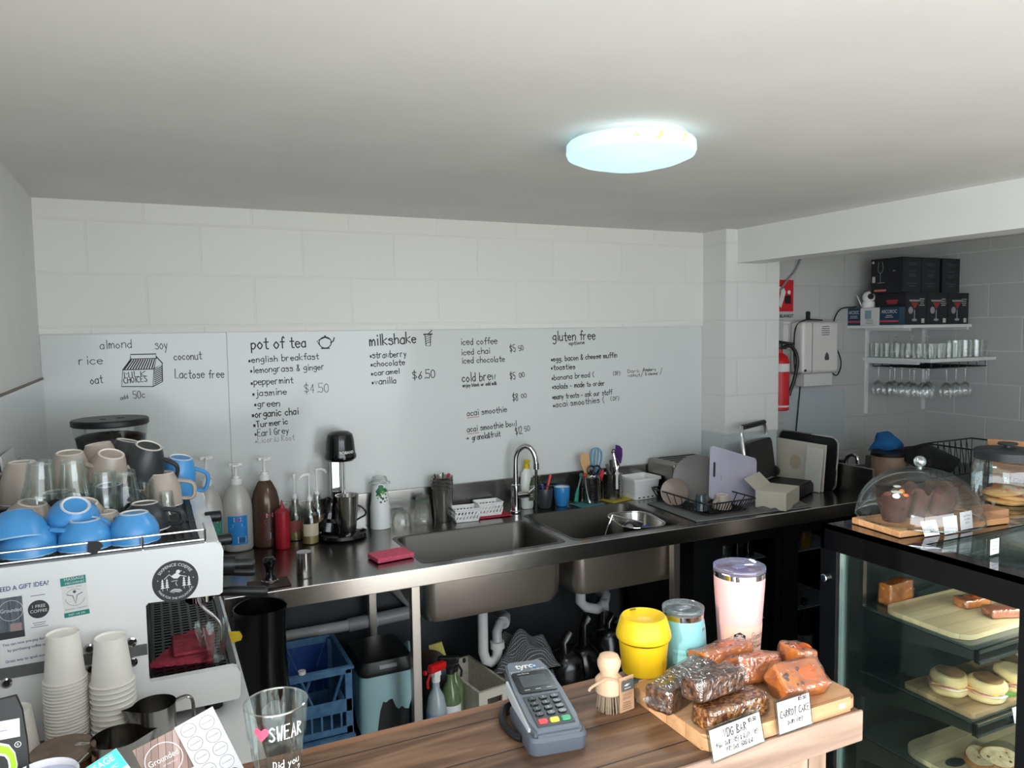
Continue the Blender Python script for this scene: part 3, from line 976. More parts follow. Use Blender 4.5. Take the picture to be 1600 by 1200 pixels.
for z, k in ((.0, .85), (.20, 1.0)):
    q.tube([(-.2 * k, -.13 * k, z), (.2 * k, -.13 * k, z), (.2 * k, .13 * k, z), (-.2 * k, .13 * k, z)], .004, 6, closed=True)
part('rim', q, BLACK, t)
q = MB()
for i in range(8):
    x0, x1 = -.2 + .05 * i, -.2 + .05 * (i + 1)
    for y in (-.13, .13):
        q.tube([(x0, y, .2), ((x0 + x1) / 2, y * .87, .0), (x1, y, .2)], .0025, 5)
part('wirework', q, BLACK, t)

# ---------------------------------------------------------------- stainless sink bench
def rrect(x0, y0, x1, y1, r, k=5):
    P = []
    for cx, cy, a in ((x1 - r, y1 - r, 0), (x0 + r, y1 - r, 90), (x0 + r, y0 + r, 180), (x1 - r, y0 + r, 270)):
        for i in range(k + 1):
            t = math.radians(a + 90 * i / k)
            P.append((cx + r * math.cos(t), cy + r * math.sin(t)))
    return P


def loft(q, rings, cap0=False, cap1=False, M=None):
    """rings: list of (polygon, z)"""
    n = len(rings[0][0])
    V = [(x, y, z) for P, z in rings for x, y in P]
    F = []
    for i in range(len(rings) - 1):
        for j in range(n):
            k = (j + 1) % n
            F.append((i * n + j, i * n + k, (i + 1) * n + k, (i + 1) * n + j))
    if cap0: F.append(tuple(range(n - 1, -1, -1)))
    if cap1: F.append(tuple(range((len(rings) - 1) * n, len(rings) * n)))
    return q.add(V, F, M)


BST = steel('bench_steel', (152, 150, 147), .22, (2, 70, 70), .015)
SNK = steel('basin_steel', (214, 206, 196), .33, (3, 40, 40), .03)
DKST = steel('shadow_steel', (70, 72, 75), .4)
t = thing('sink_bench', 'long stainless steel sink bench along the back wall', 'sink bench', (.184, 0, 0))
W_ = T(-.184, 0, 0)
S1 = (.895, -.642, 1.49, -.258); S2 = (1.55, -.642, 2.10, -.175)
q = MB()
Z0, Z1 = .884, .900
for b in ((.184, -.705, S1[0], -.018), (S1[0], -.705, S1[2], S1[1]), (S1[0], S1[3], S1[2], -.018), (S1[2], -.705, S2[0], -.018), (S2[0], -.705, S2[2], S2[1]), (S2[0], S2[3], S2[2], -.018), (S2[2], -.705, 3.23, -.018)):
    q.box(b[0], b[1], Z0, b[2], b[3], Z1, M=W_)
part('benchtop', q, BST, t)
q = MB(); q.box(.184, -.711, .836, 3.23, -.699, .9015, .003, M=W_); part('front_edge', q, steel('lit_edge_steel', (205, 200, 194), .2, (2, 60, 60), .012), t)  # brighter copy of the bench steel; sunlit floor's reflection put into its colour
q = MB(); q.box(.184, -.022, .898, 3.23, -.002, 1.05, .003, M=W_); part('splash_upstand', q, BST, t)
q = MB(); q.box(3.214, -.705, .898, 3.23, -.022, 1.05, .003, M=W_); part('end_splash', q, BST, t)
for nm, s in (('left', S1), ('right', S2)):
    q = MB()
    x0, y0, x1, y1 = s
    R = lambda d, r: rrect(x0 + d, y0 + d, x1 - d, y1 - d, r)
    loft(q, [(R(-.014, .03), .9008), (R(.0, .045), .9008), (R(.004, .045), .894), (R(.008, .05), .70), (R(.03, .05), .672), (R(.05, .05), .667)], cap1=True, M=W_); bowl = q; q = MB()
    loft(q, [(R(.0, .04), .884), (R(.004, .045), .69), (R(.02, .05), .655), (R(.05, .05), .650)], cap1=True, M=W_)
    b = part('basin', q, SNK, t, normals=True); part('basin_bowl', bowl, steel('shaded_bowl_steel', (98, 96, 93), .4, (3, 40, 40), .03), b)  # same steel as the outside; the bowl's shade is put into its colour
    q = MB(); q.lathe([(.045, .669), (.04, .6695), (.025, .662), (0, .662)], 24, M=W_ @ T((x0 + x1) / 2 + .1, (y0 + y1) / 2, 0)); part('drain', q, CHROME, b)
for x, y in ((.845, -.668), (2.03, -.668), (.832, -.10), (2.03, -.10), (.22, -.10), (3.18, -.668), (3.18, -.10)):
    q = MB(); q.box(x - .017, y - .017, 0, x + .017, y + .017, .884, .003, M=W_); part('leg', q, SNK, t)
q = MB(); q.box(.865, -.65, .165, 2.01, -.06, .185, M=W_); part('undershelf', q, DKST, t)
q = MB(); q.box(.19, -.012, .0, 3.22, -.001, .884, M=W_); part('shade_panel', q, mat('shade_panel_dark', (58, 62, 66), .45), t)  # added dark sheet; shade under the bench is put into its colour

PVC = mat('grey_pvc', (172, 174, 174), .4); PVCW = mat('pale_pvc', (205, 206, 204), .4)
t = thing('waste_pipe', 'grey PVC waste pipe running low behind the crates and bin', 'pipe', (.65, -.075, .49))
q = MB(); q.tube([(-.40, 0, .0), (.09, 0, .0)], .024, 14); part('pipe', q, PVCW, t)
q = MB(); q.tube([(.08, 0, 0), (.42, 0, .012)], .030, 14); part('coupling', q, PVC, t)
q = MB(); q.tube([(.19, 0, .004), (.206, 0, .0045)], .034, 14); part('collar', q, PVCW, t)
q = MB(); q.tube([(.275, 0, .39), (.275, 0, .18), (.285, 0, .145), (.345, 0, .075), (.39, 0, .03), (.42, 0, .012)], .025, 14); part('riser', q, PVC, t)
t = thing('sink_trap', 'pale plastic U bend trap under the left basin', 'pipe', (1.217, -.43, .34))
q = MB(); q.tube([(0, 0, .312), (0, 0, .07), (.012, 0, .032), (.036, 0, .018), (.06, 0, .032), (.066, 0, .06), (.066, 0, .10)], .022, 14); part('trap_bend', q, PVCW, t)
q = MB(); q.cyl(.031, .075, .105, T(.066, 0, 0), n=14); part('nut', q, PVCW, t)
q = MB(); q.tube([(.066, 0, .1), (.068, .01, .14), (.09, .03, .165), (.125, .05, .165), (.15, .09, .165), (.15, .40, .165)], .021, 14); part('elbow', q, PVC, t)
q = MB(); q.cyl(.028, -.015, .02, fr((.118, .046, .165), (0, 0, 1), (1, -.6, 0)), n=14); part('nut', q, PVC, t)
t = thing('sink_trap', 'grey bent waste pipe under the right basin', 'pipe', (1.80, -.3, .44))
q = MB(); q.tube([(-.03, 0, .21), (-.03, 0, .05), (.0, 0, .022), (.06, 0, .0), (.11, .02, .012), (.15, .06, .03), (.17, .28, .04)], .024, 14); part('pipe', q, PVCW, t)
q = MB(); q.cyl(.03, -.02, .012, fr((.10, .012, .008), (0, 0, 1), (.3, 1, 0)), n=14); part('nut', q, PVC, t)

# ---------------------------------------------------------------- under the bench
q = MB(); q.lathe([(0, .0), (.085, 0), (.088, .3), (.086, .55), (.076, .72), (.078, .80), (.082, .895), (.084, .897), (.080, .895), (.074, .80), (.07, .60), (0, .58)], 32); q.jitter(.008, 4, 9)
solo('knock_bin', q, mat('gloss_black_bag', (10, 10, 11), .22), 'tall black lined bin standing in front of the bench beside the coffee machine', 'bin', (.283, -.815, 0))
q = MB(); q.prism([(-.02, 0), (.012, .004), (.016, .014), (.010, .026), (-.02, .03)], -.006, .006, fr((0, 0, 0), (1, 0, 0), (0, 0, 1)))
solo('yellow_cloth', q, mat('cloth_yellow', (222, 190, 40), .8), 'yellow cloth corner poking out past the white table edge', 'cloth', (.182, -1.13, .915))
CRB = noise_mat('crate_blue', (58, 98, 136), (78, 124, 160), scale=30, rough=.5); CRD = noise_mat('crate_dark_blue', (20, 58, 128), (28, 72, 150), scale=20, rough=.5)
def crate(lab, z, m):
    t = thing('milk_crate', lab, 'crate', (.462, -.385, z), group='stacked milk crates')
    w, d, h = .17, .17, .26
    def ring(z0, z1, th):
        q = MB()
        for b in ((-w, -d, w, -d + th), (-w, d - th, w, d), (-w, -d + th, -w + th, d - th), (w - th, -d + th, w, d - th)):
            q.box(b[0], b[1], z0, b[2], b[3], z1, .002)
        return q
    q = ring(h - .03, h, .012); q.box(-w - .006, -d - .006, h - .012, w + .006, -d, h - .002); q.box(w, -d, h - .012, w + .006, d, h - .002); part('rim', q, m, t)
    q = ring(.0, .03, .01); q.box(-w, -d, .0, w, d, .006); part('base', q, m, t)
    part('middle_band', ring(.085, .135, .006), m, t)
    for sx in (-1, 1):
        for sy in (-1, 1):
            q = MB(); q.box(sx * w - .028 * (sx > 0), sy * d - .028 * (sy > 0), .0, sx * w + .028 * (sx < 0), sy * d + .028 * (sy < 0), h - .01, .004); part('post', q, m, t)
    q = MB()
    for s in (-1, 1):
        for a in (-.10, .02):
            q.tube([(a - .035, s * (d - .005), h - .03), (a, s * (d - .005), .135)], .005, 4); q.tube([(a + .115, s * (d - .005), h - .03), (a + .08, s * (d - .005), .135)], .005, 4)
        for k in range(8):
            q.box(-.13 + k * .036, s * (d - .004) - .003, .02, -.123 + k * .036, s * (d - .004) + .003, .09)
            q.box(s * (w - .004) - .003, -.13 + k * .036, .02, s * (w - .004) + .003, -.123 + k * .036, .09)
        q.box(s * (w - .006) - .003, -d + .02, .13, s * (w - .006) + .003, d - .02, h - .02)
    part('lattice', q, m, t)
    return t
crate('faded blue milk crate, lower one of the stack under the bench', 0.002, CRB)
crate('blue milk crate on top of the stack under the bench', .265, CRB)
q = MB(); q.box(.31, -.222, .30, .615, -.217, .50); solo('crate_liner', q, CRD, 'dark blue board standing at the back of the top milk crate', 'board')
def bottle(lab, name, x, y, z, r, h, m, capm, lm=None, cap=.02):
    t = thing(name, lab, 'bottle', (x, y, z))
    q = MB(); q.lathe([(0, 0), (r * .9, 0), (r, .01), (r, h * .62), (r * .8, h * .74), (r * .35, h * .85), (r * .35, h), (0, h)], 20); part('body', q, m, t)
    q = MB(); q.cyl(r * .42, h * .93, h * .93 + cap, n=16); part('cap', q, capm, t)
    if lm:
        q = MB(); q.lathe([(r * 1.01, h * .18), (r * 1.01, h * .52)], 20); part('label', q, lm, t, normals=False)
    return t
bottle('small bottle with bright blue contents in the lower crate', 'detergent_bottle', .50, -.47, .012, .035, .2, mat('blue_liquid', (30, 150, 205), .2), WPLASTIC, PAPER)
bottle('white bottle with grey label in the lower crate', 'detergent_bottle', .58, -.47, .012, .035, .2, WPLASTIC, WPLASTIC, mat('grey_label', (150, 155, 165), .5))
q = MB(); q.box(.36, -.5, .275, .46, -.40, .40, .01); solo('storage_carton', q, mat('dull_carton', (118, 98, 86), .7), 'small brown carton inside the top milk crate', 'box')
q = MB(); q.cyl(.014, 0, .012, n=16); solo('bottle_cap', q, WPLASTIC, 'white bottle cap lying on the rim of the top crate', 'cap', (.45, -.549, .526))

t = thing('pedal_bin', 'black lidded rubbish bin with pale aqua liner bag', 'bin', (.775, -.405, 0))
q = MB(); loft(q, [(rrect(-.085, -.10, .085, .10, .03), 0), (rrect(-.10, -.125, .10, .125, .03), .44)], cap0=True); part('body', q, mat('bin_body', (40, 42, 44), .45), t)
q = MB(); loft(q, [(rrect(-.108, -.134, .108, .134, .035), .452), (rrect(-.112, -.138, .112, .138, .035), .47), (rrect(-.10, -.125, .10, .125, .035), .505), (rrect(-.085, -.10, .085, .10, .03), .508)], cap0=True, cap1=True); part('lid', q, BLACK, t)
q = MB(); q.box(-.035, -.136, .475, .035, -.128, .492, .002, M=T(0, .001, 0)); part('latch', q, mat('latch_grey', (150, 152, 154), .4), t)
q = MB(); q.box(-.04, -.118, .10, .04, -.104, .16, .003); part('foot_panel', q, mat('bin_panel', (22, 22, 23), .3), t)
q = MB()
P0 = rrect(-.106, -.132, .106, .132, .035, 6)
P = []
for (xa, ya), (xb, yb) in zip(P0, P0[1:] + P0[:1]):
    k = max(1, round(math.hypot(xb - xa, yb - ya) / .012))
    P += [(xa + (xb - xa) * i / k, ya + (yb - ya) * i / k) for i in range(k)]
rnd = random.Random(6)
V = []; F = []
low = [.335 + .03 * math.sin(x * 45 + y * 30) + .012 * math.sin(x * 160) - .17 * math.exp(-((x + .075) / .035) ** 2) * (y < 0) for x, y in P]
for lev in range(5):
    for i, (x, y) in enumerate(P):
        k = 1.0 + .012 * lev + .014 * math.sin(i * .9 + lev * 1.4) * (lev > 0)
        V.append((x * k, y * k, .458 + (low[i] - .458) * lev / 4))
m_ = len(P)
for lev in range(4):
    for i in range(m_):
        F.append((lev * m_ + i, lev * m_ + (i + 1) % m_, (lev + 1) * m_ + (i + 1) % m_, (lev + 1) * m_ + i))
q.add(V, F); part('liner_bag', q, mat('aqua_bag', (150, 186, 190), .35), t, ang=80)
q = MB(); q.ball(.045, M=T(.12, -.02, .475) @ Matrix.Diagonal((.45, 1.1, 1.0, 1))); q.ball(.05, M=T(.122, -.06, .37) @ Matrix.Diagonal((.3, 1, 1.5, 1))); q.jitter(.012, 8, 20); part('bag_knot', q, MATS['aqua_bag'], t)

GREENB = mat('green_clear', (150, 175, 120), .15, trans=.6)
def sprayer(lab, x, y, z, bm, hm, rz, lm, rect=False):
    t = thing('spray_bottle', lab, 'spray bottle', (x, y, z), rz)
    q = MB(); q.lathe([(0, 0), (.036, 0), (.04, .01), (.04, .12), (.03, .17), (.014, .20), (.014, .235), (0, .235)], 22); part('bottle', q, bm, t)
    q = MB(); q.lathe([(.0405, .025), (.0405, .11)], 22); part('label', q, lm, t, normals=False)
    q = MB(); q.cyl(.017, .228, .25, n=16); q.box(-.018, -.014, .248, .018, .014, .27, .005); part('neck', q, WPLASTIC if not rect else BLACK, t)
    q = MB(); q.box(-.055, -.015, .265, .03, .015, .298, .01, M=RY(4)); q.box(-.062, -.007, .272, -.05, .007, .288, .003); part('spray_head', q, hm, t)
    q = MB(); q.tube([(-.03, 0, .265), (-.045, 0, .24), (-.042, 0, .215)], .005, 6); part('trigger', q, hm, t)
sprayer('spray bottle with red trigger head, clear body and blue label', .945, -.60, .186, mat('clear_plastic_b', (200, 215, 222), .2, trans=.4), mat('trigger_red', (205, 28, 30), .35), 25, mat('label_blue', (120, 150, 190), .5))
sprayer('green spray bottle with black trigger head and white label', 1.02, -.56, .186, GREENB, BLACK, 150, PAPER, True)
bottle('plain green bottle beside the wooden crate', 'green_bottle', 1.06, -.50, .186, .036, .22, GREENB, BLACK)
q = MB(); q.lathe([(0, 0), (.085, 0), (.10, .05), (.10, .06), (.08, .055), (0, .05)], 28); solo('round_pan', q, noise_mat('burnt_pan', (12, 12, 13), (70, 40, 22), scale=8, rough=.3, lo=.5, hi=.8), 'black round pan standing on edge behind the spray bottles', 'pan', (.985, -.32, .32), rot=(math.radians(75), 0, math.radians(10)))
q = MB(); q.m = 0; q.box(-.03, -.006, 0, .03, .006, .26, .003, M=RZ(-25) @ RY(-16)); q.m = 1; q.box(-.031, -.0075, .07, .031, .0075, .14, M=RZ(-25) @ RY(-16)); solo('yellow_packet', q, [mat('packet_yellow', (205, 196, 110), .4), mat('packet_teal', (70, 160, 180), .4)], 'tall yellow and teal packet leaning behind the wooden crate', 'packet', (1.11, -.34, .186))
t = thing('wooden_crate', 'small pale whitewashed wooden crate with cut handle under the sink', 'crate', (1.165, -.44, .186), 8)
PALEW = wood('whitewashed_wood', (178, 172, 158), (196, 190, 176), (206, 200, 188), rough=.7)
q = MB(); q.box(-.075, .15, 0, .075, .162, .15); q.box(-.075, -.16, 0, -.063, .15, .15); q.box(.063, -.16, 0, .075, .15, .15); q.box(-.075, -.16, 0, .075, .15, .01); part('sides', q, PALEW, t)
q = MB()
for b in ((-.075, 0, .075, .085), (-.075, .085, -.035, .115), (.035, .085, .075, .115), (-.075, .115, .075, .15)):
    q.box(b[0], -.172, b[1], b[2], -.16, b[3])
part('handle_board', q, PALEW, t)
for x in (-.068, .068):
    q = MB(); q.box(x - .01, -.178, 0, x + .01, -.170, .152); part('corner_batten', q, PALEW, t)

def cloth(name, lab, x, y, z, sx, sy, sz, m, seed, rz=0, cat='tea towel', amp=.035):
    q = MB()
    n = 22
    V = []; F = []
    rnd = random.Random(seed)
    ph = [rnd.uniform(0, 6) for _ in range(6)]
    for i in range(n + 1):
        for j in range(n + 1):
            u, v = i / n * 2 - 1, j / n * 2 - 1
            d = max(abs(u), abs(v))
            h = (1 - d ** 3) * sz + amp * (math.sin(5 * u + ph[0] + 3 * v) + .7 * math.sin(8 * v + ph[1] - 3 * u) + .5 * math.sin(13 * u * v + ph[2])) * (1 - d ** 4)
            V.append((u * sx * (1 + .08 * math.sin(4 * v + ph[3])), v * sy * (1 + .08 * math.sin(5 * u + ph[4])), max(.002, h)))
    for i in range(n):
        for j in range(n):
            a = i * (n + 1) + j
            F.append((a, a + 1, a + n + 2, a + n + 1))
    q.add(V, F)
    bt = [(x_, y_, -.0) for x_, y_, _ in [V[i * (n + 1)] for i in range(n + 1)]]
    return solo(name, q, m, lab, cat, (x, y, z), rz, ang=70)


def check_mat(name, c1, c2, s):
    m = mat(name, c1, .85)
    nt, N, L, p = nodes(m)
    tc = N.new('ShaderNodeTexCoord'); bt = N.new('ShaderNodeTexBrick')
    bt.offset = 0; bt.inputs['Scale'].default_value = s; bt.inputs['Brick Width'].default_value = .5; bt.inputs['Row Height'].default_value = .5; bt.inputs['Mortar Size'].default_value = .05
    bt.inputs['Color1'].default_value = S(*c1); bt.inputs['Color2'].default_value = S(*c1); bt.inputs['Mortar'].default_value = S(*c2)
    L.new(tc.outputs['Object'], bt.inputs['Vector']); L.new(bt.outputs['Color'], p.inputs['Base Color'])
    return m
CHK = check_mat('black_check', (24, 25, 27), (140, 142, 144), 80); CHKG = check_mat('grey_check', (74, 76, 78), (150, 150, 150), 60)
cloth('tea_towel', 'dark grey cloth under the heap of checked tea towels', 1.40, -.46, .186, .13, .13, .11, CHKG, 3, amp=.015)
cloth('tea_towel', 'crumpled black and white checked tea towel, lower one of the heap', 1.39, -.47, .275, .12, .10, .08, CHK, 5, 20, amp=.018)
cloth('tea_towel', 'crumpled black and white checked tea towel on top of the heap', 1.40, -.45, .345, .13, .10, .10, CHK, 9, -15, amp=.022)
cloth('maroon_cloth', 'maroon cloth spilling out beside the wooden crate', 1.285, -.60, .186, .06, .06, .13, noise_mat('maroon', (120, 24, 62), (140, 34, 74), scale=20, rough=.9), 12, cat='cloth')
for k, (x, y, r, h) in enumerate(((1.58, -.50, .085, .19), (1.69, -.46, .085, .23), (1.85, -.42, .10, .20))):
    q = MB(); q.ball(r, M=T(0, 0, r * 1.1) @ Matrix.Diagonal((1, .9, 1.15, 1))); q.tube([(0, 0, r * 1.9), (-.01, -.01, h + .04), (.02, 0, h + .06)], [.03, .022, .03], 10); q.jitter(.018, 20 + k, 18)
    solo('plastic_bag', q, mat('gloss_black_bag'), ['shiny black plastic bag bundle next to the checked towels', 'shiny black plastic bag bundle, taller and second from the towels', 'shiny black plastic bag bundle furthest right under the sink'][k], 'bag', (x, y, .186), group='bundled black bags', ang=60)

# ---------------------------------------------------------------- under-bench drinks fridge
FB = mat('fridge_black', (12, 13, 15), .5, spec=.25)
t = thing('drinks_fridge', 'black glass-door drinks fridge under the right of the bench', 'fridge', (2.14, -.61, 0))
q = MB(); w = 1.05
for b in ((0, 0, .0, w, .5, .06), (0, 0, .80, w, .5, .832), (0, 0, .06, .03, .5, .80), (w - .03, 0, .06, w, .5, .80), (0, .47, .06, w, .5, .80), (.50, 0, .06, .56, .5, .80)):
    q.box(*b)
part('cabinet', q, FB, t)
FG = glass('fridge_glass', tint=(228, 234, 236), rim=(170, 176, 180), k=.02, top=.25)
for x0, x1, gx0 in ((.005, .525, .17), (.535, 1.045, .635)):
    q = MB(); gx1 = x1 - .03 if x0 > .3 else x1 - .025
    for b in ((x0, -.045, .05, gx0, -.005, .82), (gx1, -.045, .05, x1, -.005, .82), (gx0, -.045, .05, gx1, -.005, .12), (gx0, -.045, .775, gx1, -.005, .82)):
        q.box(*b)
    d = part('door', q, FB, t)
    q = MB(); q.box(gx0, -.028, .12, gx1, -.022, .775); part('pane', q, FG, d)
WIRE = mat('white_wire', (190, 192, 194), .4)
for x0, x1, zs in ((.035, .495, (.36, .545, .66)), (.565, 1.015, (.36, .655))):
    for z in zs:
        q = MB()
        for k in range(24):
            x = x0 + .005 + (x1 - x0 - .01) * k / 23
            q.box(x - .0015, .03, z, x + .0015, .45, z + .004)
        for y in (.03, .24, .45):
            q.box(x0, y - .003, z - .004, x1, y + .003, z)
        part('shelf', q, WIRE, t)
DKB = mat('dark_bottle', (26, 14, 10), .08); AMB = mat('amber_jar', (170, 120, 40), .12)
def fbottle(lab, x, y, z, r, h, m, lm, name='drink_bottle'):
    t = thing(name, lab, 'bottle', (x, y, z))
    q = MB(); q.lathe([(0, 0), (r, 0), (r, h * .55), (r * .85, h * .66), (r * .36, h * .78), (r * .34, h * .97), (r * .4, h * .97), (r * .4, h), (0, h)], 18); part('glass', q, m, t)
    q = MB(); q.lathe([(r * 1.02, h * .14), (r * 1.02, h * .46)], 18); part('label', q, lm, t, normals=False)
fbottle('dark bottle with white label behind the fridge glass', 2.50, -.54, .552, .03, .22, DKB, PAPER)
fbottle('dark bottle with red label behind the fridge glass', 2.575, -.53, .552, .028, .22, DKB, mat('label_red', (180, 30, 40), .5))
fbottle('dark unlabelled bottle at the left behind the fridge glass', 2.42, -.50, .552, .028, .22, DKB, mat('label_dim', (50, 50, 70), .5))
for k, x in enumerate((2.47, 2.54)):
    t2 = thing('pickle_jar', 'glass jar of amber preserve in the fridge, %s' % ('left' if k == 0 else 'right'), 'jar', (x, -.53, .366), group='preserve jars')
    q = MB(); q.cyl(.03, 0, .09, n=18, b=.006); part('jar', q, AMB, t2)
    q = MB(); q.cyl(.028, .09, .108, n=18); part('lid', q, STEEL, t2)
t2 = thing('red_carton', 'dark red carton with a white round badge in the fridge', 'box', (2.615, -.42, .366))
q = MB(); q.box(-.05, -.05, 0, .02, .05, .15); part('carton', q, mat('dark_red', (70, 12, 16), .5), t2)
q = MB(); q.disc(.024, XZ(-.012, -.0506, .085)); q.m = 1; q.disc(.012, XZ(-.012, -.0508, .085), r0=.004); part('badge', q, [PAPER, mat('dark_red', (70, 12, 16), .5)], t2, normals=False)
t2 = thing('canister', 'pink topped canister on the upper fridge shelf', 'can', (2.60, -.45, .666)); q = MB(); q.cyl(.04, 0, .10, n=18); part('body', q, mat('dull_pink_can', (120, 90, 84), .4), t2); q = MB(); q.cyl(.041, .08, .1005, n=18); part('band', q, mat('can_rim', (150, 150, 150), .3), t2)
t2 = thing('juice_bottle', 'golden juice bottle on the right-hand fridge shelf', 'bottle', (2.93, -.54, .661)); q = MB(); q.lathe([(0, 0), (.035, 0), (.035, .075), (.026, .09), (.02, .1), (0, .1)], 18); part('body', q, AMB, t2); q = MB(); q.cyl(.021, .098, .112, n=16); part('lid', q, mat('gold_lid', (190, 160, 90), .3, .8), t2)
t2 = thing('juice_carton', 'small teal carton beside the golden bottle in the fridge', 'carton', (2.86, -.54, .661)); q = MB(); q.box(-.022, -.02, 0, .022, .02, .05); part('carton', q, mat('teal_c', (60, 110, 120), .5), t2); q = MB(); q.quad(.03, .015, XZ(0, -.0206, .025)); part('print', q, PAPER, t2)
fbottle('wine bottle with pale label standing low in the fridge', 2.925, -.55, .065, .042, .33, mat('wine_glass_dark', (18, 20, 18), .06), mat('label_pale', (170, 174, 176), .6), 'wine_bottle')
fbottle('dark wine bottle behind the labelled one in the fridge', 2.87, -.45, .065, .04, .32, mat('wine_glass_dark'), mat('label_dim'), 'wine_bottle')

# ---------------------------------------------------------------- white table and coffee machine
t = thing('white_table', 'white laminate table carrying the coffee machine along the left wall', 'table', (-.09, -1.45, 0))
WLAM = mat('white_laminate', (226, 226, 226), .35)
q = MB(); q.box(-.265, -.735, .868, .270, .745, .900, .003); q.box(-.265, .745, .868, .268, 1.44, .8995); part('tabletop', q, WLAM, t)
q = MB(); q.box(-.25, -.72, 0, .15, 1.43, .868); part('cabinet', q, WLAM, t)

MW = mat('machine_white', (232, 232, 231), .22, coat=.3); MG = mat('machine_grey', (120, 121, 122), .35, .6); DARKM = mat('machine_dark', (38, 38, 39), .35)
t = thing('coffee_machine', 'white two group espresso machine piled with cups', 'coffee machine', (-.11, -1.2, .9))
A = T(.11, 1.2, -.9)
prof = [(-.358, .930), (.148, .933), (.154, .940), (.156, .994), (.150, 1.006), (.141, 1.0095), (-.029, 1.010), (-.031, 1.018), (-.031, 1.180), (-.026, 1.186), (.118, 1.181), (.125, 1.186), (.130, 1.280), (.126, 1.294), (.112, 1.302), (-.358, 1.302)]
q = MB(); q.prism(prof, 1.500, 1.520, XZ(0, 0, 0)); q.xf(A); sp = part('side_panel', q, MW, t)
q = MB(); q.prism(prof, .885, .905, XZ(0, 0, 0)); q.xf(A); part('side_panel', q, MW, t)
q = MB(); q.box(-.355, -1.502, .932, -.033, -.9, 1.299); q.box(-.033, -1.502, 1.19, .122, -.9, 1.299); q.xf(A); part('body', q, MW, t)
q = MB(); q.box(-.0325, -1.50, 1.01, -.030, -.9, 1.19); q.xf(A); part('splash_panel', q, steel('dull_mirror', (90, 88, 86), .12), t)
q = MB(); q.box(-.03, -1.5, .936, .150, -.9, .996); q.xf(A); part('drip_tray', q, DARKM, t)
q = MB()
for k in range(30):
    q.box(-.026, -1.497 + k * .02, .998, .132, -1.486 + k * .02, 1.004)
for k in range(8):
    q.box(-.026 + k * .0222, -1.497, .999, -.020 + k * .0222, -.905, 1.0055)
q.xf(A); part('drip_grille', q, mat('grille_black', (30, 30, 31), .3, .7), t)
q = MB(); q.box(.134, -1.499, .99, .150, -.9, 1.013, .003); q.xf(A); part('tray_rim', q, mat('rim_dark', (58, 58, 60), .4), t)
q = MB(); q.box(-.358, -1.5225, 1.074, -.032, -1.5195, 1.098); q.xf(A); part('grey_strip', q, MG, sp)
for x, z in ((-.29, 1.066), (-.141, 1.108), (-.062, 1.107), (-.14, 1.064), (-.062, 1.063), (-.205, 1.062), (-.205, 1.108)):
    q = MB(); M = XZ(x, -1.5205, z); q.lathe([(.0105, 0), (.0105, .003), (.007, .004), (.006, .0015), (0, .001)], 16, M); q.m = 1; q.disc(.0055, M, .0022); q.xf(A); part('bolt', q, [CHROME, BLACK], sp, normals=False)
for x in (-.30, .10):
    for y in (-1.46, -.95):
        q = MB(); q.cyl(.02, .9, .933, T(x, y, 0)); q.xf(A); part('foot', q, BLACK, t)
# top: slatted rubber cup tray and chrome rail
TRAYM = mat('rubber_black', (14, 14, 15), .5)
q = MB(); q.box(-.355, -1.50, 1.302, .083, -.945, 1.306)
for k in range(26):
    q.box(-.352 + k * .0168, -1.497, 1.306, -.343 + k * .0168, -.948, 1.3115)
for k in range(4):
    q.box(-.355, -1.495 + k * .18, 1.306, .083, -1.488 + k * .18, 1.3105)
q.xf(A); part('cup_tray', q, TRAYM, t)
q = MB()
for z in (1.309, 1.331):
    q.tube([(-.355, -1.512, z), (.091, -1.512, z), (.094, -1.50, z), (.094, -1.45, z)], .0022, 7)
for x in (-.292, -.032, .093):
    q.tube([(x, -1.512, 1.302), (x, -1.512, 1.332)], .0028, 7)
q.xf(A); part('cup_rail', q, CHROME, t)
q = MB(); q.prism([(-.014, -.006), (.002, -.012), (.016, .004), (.010, .014), (-.012, .016)], .0, .005, XZ(-.122, -1.513, 1.318)); q.xf(A); part('rail_clip', q, BLACK, t)
# groups, portafilters, knobs and wand on the barista side
for y, z in ((-1.34, 1.150), (-1.08, 1.125)):
    q = MB(); q.cyl(.034, z - .005, 1.19, T(.085, y, 0), n=24); q.xf(A); part('group_head', q, CHROME, t)
    q = MB(); q.cyl(.033, z - .035, z - .006, T(.085, y, 0), n=24, b=.004); q.xf(A); p_ = part('portafilter', q, CHROME, t)
    q = MB(); q.tube([(.118, y - .004, z - .018), (.15, y - .01, z - .018), (.16, y - .012, z - .019), (.232, y - .03, z - .026), (.240, y - .031, z - .027)], [.010, .012, .013, .0125, .010], 12); q.xf(A); part('handle', q, BLACK, p_)
q = MB(); q.tube([(.120, -1.36, 1.205), (.165, -1.36, 1.200)], .021, 16); q.tube([(.163, -1.36, 1.20), (.205, -1.362, 1.196), (.212, -1.363, 1.194)], [.013, .0135, .01], 12); q.xf(A); part('steam_lever', q, BLACK, t)
for y, z, x in ((-1.22, 1.292, .150), (-1.33, 1.256, .165)):
    q = MB(); q.cyl(.014, .11 - .13, x - .13, fr((.13, y, z), (0, 1, 0), (0, 0, 1)), n=18, b=.002); q.xf(A); part('knob', q, BLACK, t)
q = MB(); q.tube([(.072, -1.42, 1.19), (.076, -1.42, 1.15), (.086, -1.42, 1.125), (.112, -1.425, 1.098), (.122, -1.43, 1.08), (.123, -1.432, 1.045)], .0042, 9, sm=4); q.xf(A); part('steam_wand', q, CHROME, t)
